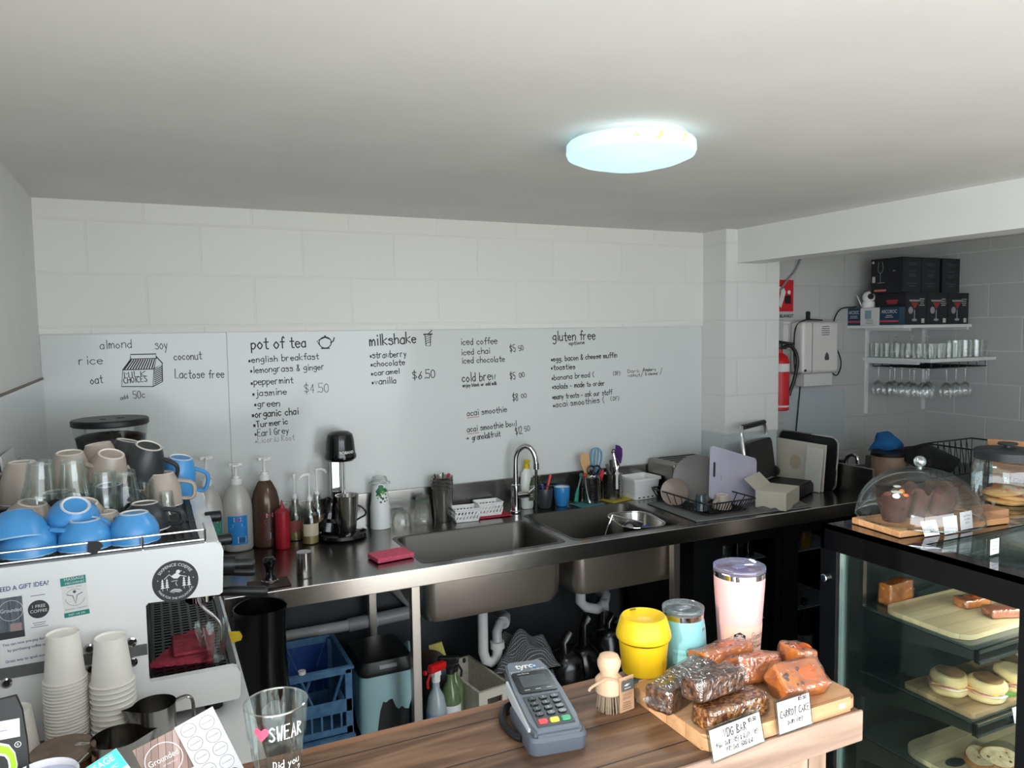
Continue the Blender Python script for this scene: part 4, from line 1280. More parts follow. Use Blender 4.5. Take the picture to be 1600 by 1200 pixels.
# stickers on the white side
def P_(x, z, d=.0): return XZ(x, -1.5206 - d, z)
TEAL = mat('teal_print', (28, 130, 120), .5)
q = MB(); q.quad(.115, .185, P_(-.247, 1.19) @ RZ(1.5)); q.xf(A); st = part('gift_notice', q, mat('notice_paper', (226, 226, 226), .35), sp, normals=False)
NAVY = mat('navy_print', (28, 50, 110), .6)
q = MB(); q.text('NEED A GIFT IDEA?', .0095, P_(-.207, 1.256, .0005) @ RZ(1.5), 'RIGHT', .012, width=.093)
for k, s in enumerate(('You can now pre-pay for coffee', 'by purchasing coffee cards', 'Great way to spoil someone')):
    q.text(s, .0055, P_(-.247, 1.143 - (.013 * k + .009 * (k == 2)), .0005) @ RZ(2), width=(.092, .075, .085)[k], bold=.01)
q.xf(A); part('lettering', q, NAVY, st, normals=False)
q = MB(); q.quad(.05, .085, P_(-.279, 1.198, .0004) @ RZ(1)); q.m = 1; q.lathe([(.0205, 0), (.0213, 0)], 36, P_(-.275, 1.213, .0006)); q.text('Grounded', .008, P_(-.275, 1.21, .0006), width=.036); q.m = 2; q.quad(.02, .016, P_(-.268, 1.178, .0006)); q.m = 3; q.quad(.05, .014, P_(-.279, 1.163, .0006))
q.xf(A); part('photo_print', q, [noise_mat('grey_planks_print', (70, 76, 84), (105, 112, 120), 60, (6, 1, .3)), PAPER, mat('pinkish', (160, 135, 135), .6), mat('charcoal_print', (52, 52, 54), .6)], st, normals=False)
q = MB(); q.disc(.0188, P_(-.2275, 1.208, .0004)); q.m = 1; q.text('1 FREE', .0062, P_(-.2275, 1.2115, .0007)); q.text('COFFEE', .0062, P_(-.2275, 1.2015, .0007)); q.m = 2; q.lines(.03, 1, P_(-.2275, 1.237, .0004), .01, .0015); q.lines(.032, 3, P_(-.2275, 1.18, .0004), .0042, .0014)
q.xf(A); part('free_coffee_badge', q, [mat('charcoal_print'), PAPER, GREYTXT], st, normals=False)
q = MB(); M = P_(-.162, 1.224) @ RZ(3); q.quad(.046, .084, M); q.m = 1; q.quad(.046, .017, M @ T(0, .0335, .0004)); q.quad(.046, .010, M @ T(0, -.037, .0004)); q.m = 2; q.text('MASSAGE', .0062, M @ T(.002, .035, .0008), width=.036); q.text('MECHANIC', .0045, M @ T(.003, .0275, .0008), width=.036); q.text('0407 148 295', .004, M @ T(0, -.039, .0008), width=.03)
q.m = 3; q.text('TRAVIS  CHRIS', .003, M @ T(0, .019, .0005)); q.text('REMEDIAL THERAPIST', .003, M @ T(0, -.027, .0005), width=.04); q.lathe([(.0172, 0), (.018, 0)], 32, M @ T(0, -.002, .0004), a0=.9, a1=2.6); q.lathe([(.0172, 0), (.018, 0)], 32, M @ T(0, -.002, .0004), a0=3.2, a1=6.1)
q.m = 4; q.disc(.003, M @ T(0, .010, .0005)); q.ribbon([(-.014, .006), (-.004, .002), (0, -.016), (.004, .002), (.014, .006)], .0016, M @ T(0, 0, .0005))
q.xf(A); part('massage_sticker', q, [PAPER, TEAL, PAPER, GREYTXT, mat('slate', (60, 80, 90), .6)], sp, normals=False)
q = MB(); M = P_(.0295, 1.2255); q.disc(.0465, M, n=48); q.m = 1
q.text('SIXPENCE COFFEE', .0062, M @ T(0, 0, .0005), curve=.0345); q.text('MADE FOR THE MOUNTAINS', .0048, M @ T(0, 0, .0005), curve=-.0395)
N5 = M @ T(0, 0, .0005)
q.ribbon([(-.022, .008), (-.012, .017), (-.004, .008), (.003, .019), (.010, .012), (.022, .008)], .0014, N5)
q.prism([(-.008, .013), (.002, .019), (.011, .012), (.004, .006), (-.003, .007)], .0001, .0003, N5); q.disc(.0042, N5 @ T(.006, .021, 0))
for x in (-.026, -.017, .017, .027):
    k = 1.0 if abs(x) < .02 else 1.1
    for j in range(4):
        q.prism([(x - .0045 + j * .0007, -.006 * k - .006 + j * .005), (x + .0045 - j * .0007, -.012 + j * .005), (x, -.006 + j * .005)], .0001, .0002, N5)
    q.ribbon([(x, -.018), (x, -.008)], .0009, N5)
for j, (x0, x1) in enumerate(((-.009, .009), (-.012, .011), (-.010, .012), (-.006, .008))):
    q.ribbon([(x0, -.019 - j * .002), (x0 * .3, -.0165 - j * .002), (x1, -.019 - j * .002)], .0011, N5)
q.ribbon([(-.008, .001), (.004, .002), (.0, -.004), (.003, -.010)], .0012, N5)
for x, y in ((-.012, .024), (.012, .022), (.018, .018), (-.035, .006), (.036, .004), (.02, .028)):
    q.disc(.0011, N5 @ T(x, y, 0), n=8)
q.xf(A); part('round_sticker', q, [mat('sticker_charcoal', (48, 48, 50), .55), mat('chalk_white', (225, 225, 225), .6)], sp, normals=False)

# red cloth and glass on the drip tray
q = MB(); q.prism([(-.075, -.06), (.055, -.085), (.068, .06), (.045, .105), (.01, .105)], 0, .012); q.box(-.03, -.06, .01, .055, .07, .02, .006); q.jitter(.006, 2, 25)
solo('red_cloth', q, noise_mat('cloth_maroon_red', (150, 44, 62), (172, 62, 80), 60, rough=.95, bump=.4), 'folded dusky red cloth on the coffee machine drip tray', 'cloth', (.048, -1.37, 1.0065), ang=60)
def lathe_solo(name, prof, m, label, cat, loc, n=24, **k):
    q = MB(); q.lathe(prof, n)
    return solo(name, q, m, label, cat, loc, **k)
def fluted(r0, r1, h, th=.0025, n=36, lip=.7, fl=.03):
    """tumbler with a plain lip and fluted lower wall"""
    q = MB()
    V = []; F = []
    zs = [0, .004, h * .3, h * lip, h * (lip + .06), h]
    for i, z in enumerate(zs):
        for j in range(n):
            r = r0 + (r1 - r0) * z / h + (.002 if i >= 4 else 0)
            k = 1 - fl * (j % 2) * (1 if i < 4 else 0)
            V.append((r * k * math.cos(2 * PI * j / n), r * k * math.sin(2 * PI * j / n), z))
    for i in range(len(zs) - 1):
        for j in range(n):
            F.append((i * n + j, i * n + (j + 1) % n, (i + 1) * n + (j + 1) % n, (i + 1) * n + j))
    F.append(tuple(range(n - 1, -1, -1)))
    q.add(V, F)
    q.lathe([(0, h * .09), (r0 * .9, h * .1), (r1 - th, h), (r1 + .002, h)], n)
    return q
TG = glass('tumbler_glass', rim=(240, 244, 244), k=.035, rough=.03, top=.42)
solo('glass_tumbler', fluted(.026, .036, .088), TG, 'empty fluted glass standing on the drip tray under the steam wand', 'glass', (.103, -1.447, 1.0065))

# ---- cups and glasses piled on the machine
CB = noise_mat('cup_blue', (70, 145, 205), (76, 150, 210), 12, rough=.32); CBE = noise_mat('cup_beige', (172, 160, 148), (180, 168, 156), 12, rough=.32); CK = noise_mat('cup_charcoal', (44, 47, 50), (50, 53, 56), 12, rough=.4)
RAW = mat('raw_foot', (232, 226, 216), .6); INW = mat('glazed_white', (228, 226, 222), .25)
def cup(name, lab, m, x, y, z, rx=180, ry=0, rz=0, r=.049, h=.062, foot=.028, tall=False, hd=.03, grp='coffee cups on the machine'):
    """upturned cup: mouth down, foot ring up.  rx/ry tilt it, rz turns the handle"""
    t = thing(name, lab, 'mug' if tall else 'cup', (x, y, z), group=grp, rot=(math.radians(rx), math.radians(ry), math.radians(rz)))
    q = MB()
    if tall:
        p = [(foot - .004, .002), (foot, 0), (foot + .006, .012), (r * .93, h * .45), (r, h), (r - .003, h), (r * .88, h * .45), (foot, .014), (0, .010)]
    else:
        p = [(foot - .004, .002), (foot, 0), (foot + .004, .006), (r * .82, h * .30), (r * .95, h * .55), (r, h), (r - .003, h), (r * .92, h * .55), (r * .78, h * .32), (foot, .012), (0, .010)]
    q.lathe(p, 32); part('body', q, m, t)
    q = MB(); q.lathe([(foot - .0045, .0021), (foot - .002, -.0006), (foot + .0015, .0012)], 32); q.m = 1; q.lathe([(0, .006), (foot - .0045, .0021)], 32); part('foot_ring', q, [RAW, m], t)
    q = MB(); q.lathe([(r + .0004, h - .002), (r + .0004, h + .001), (r - .0032, h + .001), (r - .0032, h - .002)], 32); part('rim', q, INW if m is not CB else mat('rim_pale_blue', (150, 190, 220), .3), t)
    q = MB(); q.tube([(r * .84, 0, h * .85), (r + hd * .75, 0, h * .86), (r + hd, 0, h * .62), (r + hd * .75, 0, h * .38), (r * .80, 0, h * .28)], .0055, 10, sm=5, flat=1.5); part('handle', q, m, t)
    return t
ZT = 1.3135
def up(z0, h): return z0 + h          # mouth-down cup: its foot plane sits h above what it stands on
cup('coffee_cup', 'blue cup upside down at the left end of the cup rail', CB, -.247, -1.452, ZT + .060, rz=-15, r=.055, h=.062)
cup('coffee_cup', 'blue cup tilted over the leftmost blue cup', CB, -.268, -1.435, ZT + .083, rx=196, ry=14, rz=150, r=.056)
cup('coffee_cup', 'blue cup upside down behind the black rail clip', CB, -.142, -1.455, ZT + .056, rz=60, r=.054, h=.058)
cup('coffee_cup', 'blue cup tilted with its handle up, resting on another blue cup', CB, -.160, -1.425, ZT + .084, rx=205, ry=22, rz=-20, r=.055)
cup('coffee_cup', 'single blue cup upside down, right end of the front row', CB, -.047, -1.453, ZT + .060, rz=120, r=.052)
cup('coffee_cup', 'charcoal cup upside down behind the single blue cup', CK, -.026, -1.355, ZT + .060, rz=-18, r=.054, h=.060)
cup('coffee_cup', 'beige cup upside down in the middle, handle to the right', CBE, -.150, -1.345, ZT + .074, rx=190, ry=10, rz=-12, r=.054, h=.07)
cup('coffee_cup', 'beige cup lying under the tilted middle beige cup', CBE, -.112, -1.365, ZT + .050, rx=180, rz=-25, r=.046, h=.056)
cup('coffee_cup', 'beige cup upside down behind the leftmost blue cups', CBE, -.255, -1.30, ZT + .075, rx=186, ry=12, rz=-10, r=.056, h=.066)
cup('coffee_cup', 'charcoal cup upside down between the two glass stacks', CK, -.215, -1.215, ZT + .080, rx=180, rz=40, r=.055, h=.07)
cup('coffee_cup', 'charcoal cup upside down behind the middle beige cup', CK, -.105, -1.205, ZT + .084, rx=184, rz=-30, r=.057, h=.07)
M_ = dict(tall=True, grp='mugs heaped at the back of the machine')
cup('beige_mug', 'beige mug upside down at the back left, foot showing', CBE, -.195, -1.10, 1.470, rx=186, ry=4, rz=-30, r=.052, h=.10, foot=.03, **M_)
cup('beige_mug', 'beige mug in the middle of the heap in front of the coffee hopper', CBE, -.135, -1.02, 1.478, rx=176, ry=-6, rz=20, r=.052, h=.10, foot=.03, **M_)
cup('beige_mug', 'beige mug tipped forward with its white foot ring facing out', CBE, -.100, -1.12, 1.462, rx=196, ry=14, rz=-8, r=.052, h=.10, foot=.03, **M_)
cup('charcoal_mug', 'charcoal mug tipped sideways on top of the heap at the right', CK, -.012, -1.10, 1.474, rx=194, ry=17, rz=-6, r=.055, h=.105, foot=.032, **M_)
cup('charcoal_mug', 'charcoal mug behind the tipped charcoal mug', CK, -.062, -1.00, 1.478, rx=180, ry=-14, rz=180, r=.052, h=.10, foot=.03, **M_)
cup('beige_mug', 'beige mug upside down on the tray at the right, handle showing', CBE, .012, -1.10, ZT + .085, rx=180, rz=-4, r=.052, h=.085, foot=.032, **M_)
cup('blue_mug', 'blue mug upside down at the back right corner', CB, .066, -1.00, ZT + .108, rx=188, ry=10, rz=-5, r=.050, h=.105, foot=.03, **M_)
cup('beige_mug', 'beige mug at the far left behind the glasses', CBE, -.298, -1.10, 1.455, rx=180, rz=150, r=.052, h=.10, foot=.03, **M_)
cup('beige_mug', 'beige mug hidden low at the back under the heap', CBE, -.20, -1.02, ZT + .085, rx=180, rz=90, r=.052, h=.085, foot=.03, **M_)
cup('charcoal_mug', 'charcoal mug supporting the heap under the tipped mugs', CK, -.09, -1.06, ZT + .085, rx=180, rz=90, r=.052, h=.085, foot=.03, **M_)
gsrc = None
for k, (x, y, z, tx, lab) in enumerate((
    (-.250, -1.28, ZT + .088, 0, 'lower fluted glass of the leftmost glass stack'), (-.238, -1.28, ZT + .166, 3, 'upper fluted glass of the leftmost glass stack'),
    (-.180, -1.27, ZT + .088, 0, 'lower fluted glass of the second glass stack'), (-.176, -1.268, ZT + .162, -3, 'upper fluted glass of the second glass stack'),
    (-.113, -1.25, ZT + .125, 2, 'fluted glass upside down right of the two tall stacks'), (-.070, -1.275, ZT + .125, -6, 'fluted glass leaning against the charcoal cup, second from the right'),
    (-.068, -1.27, ZT + .072, -4, 'fluted glass under the leaning glass'), (-.113, -1.25, ZT + .072, 0, 'fluted glass under the one right of the tall stacks'), (-.030, -1.21, ZT + .088, -7, 'fluted glass in front of the beige mug'))):
    rot = (math.radians(180), math.radians(tx), .3 * k)
    if gsrc is None:
        gsrc = solo('glass_tumbler', fluted(.026, .036, .088), TG, lab, 'glass', (x, y, z), rot=rot, group='fluted glasses on the machine')
    else:
        dup(gsrc, (x, y, z), rot, lab)
solo('shot_glass', fluted(.016, .022, .056), TG, 'small shot glass on the tray beside the charcoal cup', 'glass', (.022, -1.22, ZT + .056), rot=(PI, 0, 0))

# grinder behind the machine
t = thing('coffee_grinder', 'coffee grinder with round bean hopper and black lid behind the cups', 'grinder', (-.128, -.47, .9))
q = MB(); q.box(-.09, -.11, 0, .09, .11, .30, .015); q.cyl(.06, .30, .40); part('body', q, BLACK, t)
q = MB(); q.lathe([(.05, .39), (.055, .40), (.085, .45), (.105, .50), (.112, .572)], 40); part('hopper', q, glass('hopper_plastic', k=.10), t, normals=False)
q = MB(); q.lathe([(0, .405), (.05, .405), (.082, .452), (.100, .505), (.105, .53), (.085, .538), (.03, .545), (0, .543)], 32); q.jitter(.003, 3, 90); part('coffee_beans', q, noise_mat('beans', (24, 13, 9), (62, 36, 24), 160, rough=.4, bump=.8), t)
q = MB(); q.cyl(.117, .568, .590, n=48, b=.004); part('lid', q, BLACK, t)
q = MB(); q.cyl(.010, .5895, .5906, T(-.02, -.02, 0), n=14); q.cyl(.014, .5895, .5906, T(.03, .0, 0), n=14); part('lid_mark', q, mat('deep_black', (6, 6, 6), .8), t)
# acrylic menu leaning at the left wall
t = thing('menu_stand', 'printed sheet in a clear stand against the left wall behind the glasses', 'sign', (-.335, -.95, 1.303))
q = MB(); q.box(-.0025, -.09, 0, .0025, .10, .16, M=RY(-6)); part('sheet', q, mat('sheet_grey', (205, 204, 202), .5), t)
q = MB(); q.lines(.06, 8, fr((.012, .0, .14), (0, 1, 0), (-.1, 0, 1)), .014, .005); q.m = 1; q.box(.0075, -.088, .012, .0095, .098, .05, M=RY(-6)); part('print', q, [GREYTXT, mat('photo_dark', (70, 66, 64), .5)], t, normals=False)

# ---- paper cups, jugs and jars in front of the machine
PC = noise_mat('paper_cup', (226, 221, 213), (231, 227, 220), 8, rough=.6)
def paper_cup_mesh(r0=.029, r1=.0415, h=.096):
    q = MB(); q.lathe([(0, .004), (r0 - .002, .004), (r0, 0), (r1 - .0006, h - .0042), (r1 + .0018, h - .0046), (r1 + .0030, h - .0028), (r1 + .0026, h - .0008), (r1 + .0005, h + .0004), (r1 - .001, h - .002), (r0 - .001, .006), (0, .006)], 36)
    return q
def logo(t_, r0, r1, h, rz):
    q = MB(); M = XZ(0, -.0005, 0) @ RZ(180)
    q.lathe([(.0195, 0), (.0202, 0)], 40, M); q.text('Grounded', .0075, M @ T(0, -.003, 0), width=.033); q.text('AT THE FALLS', .0018, M @ T(.004, -.009, 0))
    for v in q.bm.verts:
        v.co.z += h * .46
    q.wrap(list(q.bm.verts), 1, taper=lambda z: r0 + (r1 - r0) * z / h); q.xf(RZ(rz))
    return part('logo', q, mat('logo_grey', (168, 164, 158), .7), t_, normals=False)
def stack(x, y, n, top, nm, step, r1, rz):
    src = None
    for k in range(n):           # k = 0 is the topmost
        z = top - k * step
        lab = 'white paper cup, %s from the top of the %s' % (ORD[k], nm) if k else 'topmost white paper cup of the %s, printed with a round logo' % nm
        if k == 0:
            tt = thing('paper_cup', lab, 'paper cup', (x, y, z), group='paper cups in the %s' % nm, rot=(PI, 0, 0))
            part('cup', paper_cup_mesh(r1=r1), PC, tt); logo(tt, .029, r1, .096, rz)
        elif k == 1:
            src = solo('paper_cup', paper_cup_mesh(r1=r1), PC, lab, 'paper cup', (x, y, z), rot=(PI, 0, 0), group='paper cups in the %s' % nm)
        else:
            dup(src, (x + .0006 * math.sin(k * 2), y, z), label=lab)
stack(-.182, -1.578, 27, 1.171, 'taller left cup stack', .00665, .0375, -8)
stack(-.098, -1.585, 15, 1.150, 'shorter right cup stack', .0109, .040, 30)
solo('paper_cup', paper_cup_mesh(), PC, 'single white paper cup upside down left of the cup stacks', 'paper cup', (-.268, -1.60, 1.042), rot=(PI, 0, 0))
q = MB(); q.cyl(.05, 0, .033, n=30); solo('upturned_tub', q, PC, 'low white tub under the single paper cup', 'tub', (-.268, -1.60, .9005))
JST = STEEL
def jug(lab, x, y, r, h, rz):
    t = thing('milk_jug', lab, 'jug', (x, y, .9005), rz, group='steel milk jugs')
    q = MB()
    prof = [(0, 0), (r * 1.04, 0), (r * 1.06, .006), (r * 1.04, h * .25), (r * .97, h * .7), (r, h)]
    q.lathe(prof, 40); q.lathe([(r - .0012, h), (r * .96, h * .7), (r * 1.02, h * .25), (r * 1.02, .004), (0, .004)], 40)
    for v in q.bm.verts:
        a = math.atan2(v.co.y, v.co.x)
        d = abs(abs(a) - PI)
        if d < .5 and v.co.z > h * .6:
            k = (1 - d / .5) ** 1.5 * (v.co.z / h - .6) / .4
            v.co.x -= .022 * k; v.co.z += .006 * k
    part('body', q, JST, t, ang=50, normals=False)
    q = MB(); q.tube([(r * .98, 0, h * .93), (r + .022, 0, h * .95), (r + .034, 0, h * .82), (r + .034, 0, h * .35), (r + .026, 0, h * .22)], .0035, 8, sm=4, flat=2.2); part('handle', q, JST, t)
jug('steel milk jug with its handle to the right, behind the loyalty cards', -.022, -1.625, .041, .108, 15)
jug('wider steel milk jug in front of the right cup stack', -.085, -1.735, .047, .108, 170)
t = thing('clip_top_jar', 'brown glass jar with wooden clip lid below the cup stacks', 'jar', (-.178, -1.725, .9005))
q = MB(); q.lathe([(0, 0), (.05, 0), (.053, .01), (.053, .075), (.047, .085), (.047, .09), (0, .09)], 32); part('jar', q, mat('brown_glass', (84, 56, 42), .12), t)
q = MB(); q.lathe([(.05, .088), (.056, .09), (.056, .098), (.052, .103), (.03, .104), (0, .104)], 36); part('lid', q, noise_mat('brown_lid', (92, 74, 60), (120, 100, 84), 30, rough=.35), t)
q = MB(); q.tube([(.02, -.054, .06), (.028, -.056, .095), (.045, -.035, .10)], .0018, 6); q.tube([(-.02, -.054, .06), (-.018, -.056, .08)], .0018, 6); part('wire_clip', q, CHROME, t)
q = MB(); q.prism([(0, -.008), (.03, -.004), (.034, .006), (.0, .012)], -.003, .003, T(.05, -.03, .088) @ RX(30)); part('clip_tab', q, mat('tan_tab', (150, 110, 80), .5), t)

# ---------------------------------------------------------------- things standing on the left of the timber counter
ZC = 1.15
t = thing('candle_tin', 'pale tin of lilac wax with a black wick beside the black sign', 'candle', (-.137, -2.275, ZC))
q = MB(); q.lathe([(0, 0), (.038, 0), (.038, .088), (.0365, .09), (.036, .078), (0, .078)], 36); part('tin', q, mat('tin_white', (222, 220, 220), .3), t)
q = MB(); q.cyl(.0355, .076, .081, n=32); part('wax', q, mat('lilac_wax', (188, 192, 218), .4, sss=.3), t)
q = MB(); q.tube([(-.008, -.004, .08), (.006, .004, .0835)], .0012, 6); part('wick', q, BLACK, t)
LIME = mat('lime_print', (160, 225, 20), .5)
t = thing('snack_display_box', 'black display card with lime lettering and a handwritten $3 label at the left edge', 'sign', (-.195, -2.25, ZC))
M = fr((0, 0, 0), (1, -.05, 0), (0, .12, 1))
pol = [(-.10, 0), (.040, 0), (.041, .06), (.038, .12), (.034, .158), (.028, .176), (-.10, .165)]
q = MB(); q.prism(pol, -.004, .004, M); part('card', q, mat('card_black', (20, 21, 22), .45), t)
q = MB(); q.quad(.075, .022, M @ T(-.006, .138, .0045)); part('price_patch', q, PAPER, t, normals=False)
q = MB(); q.hand('$3-', .012, M @ T(-.02, .133, .0050) , wd=.0009, width=.045); part('handwriting', q, mat('violet_ink', (120, 110, 150), .6), t, normals=False)
q = MB(); q.text('GO', .05, M @ T(-.005, .070, .0045), width=.066, bold=.06); q.m = 1; q.text('GO', .05, M @ T(-.005, .070, .0050), width=.064, bold=.02); q.ribbon([(-.09, .038), (-.03, .046), (.025, .060)], .012, M @ T(0, 0, .0048)); q.text('S', .014, M @ T(.004, .156, .0048), bold=.04); q.m = 0; q.lathe([(.0028, 0), (.0036, 0)], 16, M @ T(.029, .118, .0048)); q.text('R', .003, M @ T(.029, .1165, .0048)); q.text('snacks', .008, M @ T(.01, .012, .0048))
part('lettering', q, [PAPER, LIME], t, normals=False)
def card(name, lab, o, u, v, w, h, m, cat='card', grp=None):
    t = thing(name, lab, cat, o, group=grp)
    M = fr((0, 0, 0), u, v)
    q = MB(); q.box(0, 0, -.0006, w, h, .0006, M=M); part('card', q, m, t)
    return t, M
TQ = mat('turquoise', (70, 196, 186), .5)
cv = lambda a: (math.cos(math.radians(a)), 0, math.sin(math.radians(a)))
t, M = card('massage_card', 'turquoise massage business card propped beside the jar', (-.080, -2.262, ZC + .002), (.80, -.08, .42), (-.4, .05, .88), .062, .074, PAPER)
q = MB(); q.quad(.062, .026, M @ T(.031, .061, .001)); part('turquoise_band', q, TQ, t, normals=False)
q = MB(); q.text('MASSAGE', .0085, M @ T(.032, .063, .0014), width=.045, bold=.01); q.text('MECHANIC', .005, M @ T(.034, .053, .0014), width=.04); q.m = 1; q.text('TRAVIS', .004, M @ T(.03, .035, .001)); part('lettering', q, [PAPER, GREYTXT], t, normals=False)
WP = wood('plank_print', (120, 96, 88), (150, 124, 114), (170, 150, 142), (4, 40, 4), 1.0, .5, planks=(.0085, .06), axis='Z', bump=0)
t, M = card('loyalty_card', 'coffee loyalty card with a wood plank picture and white round logo', (-.012, -2.268, ZC + .006), (.93, -.05, .33), (-.33, .05, .93), .056, .088, WP, grp=None)
q = MB(); q.lathe([(.0218, 0), (.0228, 0)], 40, M @ T(.027, .058, .0009)); q.text('Grounded', .008, M @ T(.027, .056, .0009), width=.037); q.text('AT THE FALLS', .002, M @ T(.032, .049, .0009)); part('logo', q, PAPER, t, normals=False)
q = MB(); q.quad(.056, .03, M @ T(.028, .015, .0008)); part('white_band', q, PAPER, t, normals=False)
q = MB(); q.text('PICK UP', .006, M @ T(.05, .012, .0012) @ RZ(-80), bold=.03); part('black_lettering', q, INK, t, normals=False)
t, M = card('stamp_card', 'white stamp card printed with two columns of circles, by the swear jar', (.048, -2.277, ZC + .006), (.93, -.02, .36), (-.37, .05, .93), .050, .112, mat('card_stock', (190, 190, 188), .7))
q = MB()
for c in range(2):
    for r in range(5):
        if r == 0 and c == 1:
            continue
        N_ = M @ T(.013 + c * .023, .018 + r * .0205 - .003 * c, .0009)
        q.lathe([(.0088, 0), (.0094, 0)], 28, N_); q.text('Grounded', .0022, N_ @ T(0, -.0005, 0))
part('circles', q, GREYTXT, t, normals=False)
q = MB(); q.disc(.0092, M @ T(.036, .015, .0009)); q.m = 1; q.text('FREE', .0032, M @ T(.036, .0145, .0012)); part('free_circle', q, [mat('charcoal_print'), PAPER], t, normals=False)
# swear jar glass
t = thing('swear_jar', 'clear pint glass lettered SWEAR with a pink heart on the timber counter', 'glass', (.130, -2.300, ZC))
q = fluted(.027, .039, .130, lip=.62, n=28, fl=.07); part('glass', q, TG, t)
q = MB(); q.tube([(.0398 * math.cos(a), .0398 * math.sin(a), .130) for a in [i * 2 * PI / 40 for i in range(40)]], .0013, 6, closed=True); part('rim', q, glass('bright_rim', rim=(245, 248, 248), k=.5), t)
def wrapped(q, z0, rz=0, r0=.027, r1=.039, h=.13, off=.0028):
    for v in q.bm.verts:
        v.co.z += z0
    q.wrap(list(q.bm.verts), 1, taper=lambda z: r0 + (r1 - r0) * z / h + off)
    q.xf(RZ(rz)); return q
q = MB(); q.hand('SWEAR', .019, XZ(-.016, 0, 0), wd=.0021, width=.046, slant=.0); part('white_heading', wrapped(q, .096, 3), PAPER, t, normals=False); q = MB(); q.hand('Did you', .010, XZ(-.012, 0, -.038), wd=.0013, width=.036); q.hand('swear?', .010, XZ(-.008, 0, -.052), wd=.0013, width=.034)
part('white_lettering', wrapped(q, .096, 3), PAPER, t, normals=False)
q = MB(); q.prism([(0, -.011), (.010, .001), (.009, .007), (.005, .009), (0, .005), (-.005, .009), (-.009, .007), (-.010, .001)], 0, .0002, XZ(-.027, 0, 0)); part('pink_heart', wrapped(q, .106, 3), mat('heart_pink', (236, 92, 122), .5), t, normals=False)

# ---------------------------------------------------------------- things on the stainless bench
ZB = .9015
MILKY = glass('milky_plastic', tint=(236, 234, 228), rim=(230, 230, 228), k=.10, rough=.25, haze=.45)
def pump(q, z0, h, dirx=1, small=False):
    k = .6 if small else 1
    q.cyl(.021 * k, z0 - .002, z0 + .022 * k, n=18); q.cyl(.014 * k, z0 + .022 * k, z0 + .032 * k, n=14)
    q.cyl(.006 * k, z0 + .03 * k, h - .012, n=10)
    if small:
        q.tube([(0, 0, h - .016), (0, 0, h - .002), (dirx * .02, 0, h), (dirx * .036, -.002, h - .008), (dirx * .042, -.002, h - .018)], [.006, .007, .0065, .0055, .004], 8)
    else:
        q.box(-.026, -.010, h - .014, .026, .010, h, .005); q.box(-.012, -.03, h - .012, .012, .0, h - .003, .003)
def syrup(lab, x, y, r, hb, ht, body, fill, fz, lm=None, lg=None, rz=0, name='syrup_bottle'):
    t = thing(name, lab, 'bottle', (x, y, ZB), rz, 'pump syrup bottles')
    P = [(0, 0), (r * .93, 0), (r, .008), (r, hb * .58), (r * .97, hb * .68), (r * .82, hb * .82), (r * .52, hb * .95), (r * .33, hb)]
    q = MB(); q.lathe(P, 30); part('bottle', q, body, t, normals=False)
    q = MB(); q.lathe([(0, .004), (r * .9, .004), (r * .965, .012), (r * .965, fz), (0, fz + .001)], 26); part('syrup', q, fill, t)
    q = MB(); pump(q, hb, ht); part('pump', q, WPLASTIC, t)
    q = MB(); q.tube([(0, 0, hb), (.004, 0, .02)], .004, 6); part('dip_tube', q, WPLASTIC, t)
    if lm:
        w_, h_, z_ = r * 1.35, .115, hb * .33
        q = MB(); q.add([(-w_ / 2 + w_ * i / 8, 0, z_ + (h_ if j else 0) - h_ / 2) for j in (0, 1) for i in range(9)], [(i, i + 1, i + 10, i + 9) for i in range(8)])
        q.wrap(list(q.bm.verts), r + .0008); l = part('label', q, lm, t, normals=False)
        q = MB(); q.m = 0
        vs = q.quad(w_ * .34, .016, XZ(0, -.0005, z_ + h_ * .38)); q.m = 1; q.quad(w_ * .30, .007, XZ(0, -.0009, z_ + h_ * .38)); q.m = 2; q.lines(w_ * .7, 3, XZ(0, -.0005, z_ + h_ * .2), .007, .003); q.m = 0; q.quad(w_ * .4, .026, XZ(w_ * .2, -.0005, z_ - h_ * .34)); q.m = 3
        for k in range(6): q.quad(w_ * .03, .020, XZ(w_ * (.06 + .055 * k), -.0009, z_ - h_ * .34))
        q.wrap(list(q.bm.verts), r + .0008); part('label_print', q, [PAPER, mat('label_red', (180, 30, 40), .5), lg, INK], l, normals=False)
    return t
CHOC = mat('choc_syrup', (66, 44, 34), .2); TAN = mat('caramel_residue', (120, 92, 70), .3)
BLUEL = mat('label_cyan', (28, 128, 200), .4); BRNL = mat('label_brown', (74, 34, 30), .4)
syrup('milky pump bottle with green label, left of the syrup row', .180, -.115, .058, .270, .385, MILKY, mat('pale_syrup', (200, 170, 150), .3), .045, mat('label_green', (60, 130, 112), .4), PAPER, 20)
syrup('milky pump bottle with bright blue label', .290, -.115, .058, .265, .348, MILKY, TAN, .06, BLUEL, PAPER, -6)
syrup('brown chocolate pump bottle with brown label', .400, -.110, .056, .270, .362, glass('brown_plastic', tint=(120, 92, 76), rim=(200, 190, 180), k=.10, rough=.2, haze=.35), CHOC, .09, BRNL, mat('tan_print', (190, 160, 130), .5), 8)
t = thing('squeeze_bottle', 'red squeeze sauce bottle next to the chocolate bottle', 'bottle', (.452, -.192, ZB))
q = MB(); q.lathe([(0, 0), (.027, 0), (.029, .004), (.028, .14), (.0, .141)], 24); part('bottle', q, mat('sauce_red', (158, 24, 40), .35), t)
q = MB(); q.lathe([(.0295, .138), (.0295, .150), (.022, .158), (.010, .164), (.005, .182), (.003, .196), (0, .196)], 24); part('nozzle_cap', q, mat('cap_red', (140, 30, 44), .4), t)
CLRB = glass('syrup_glass', tint=(246, 246, 242), k=.12)
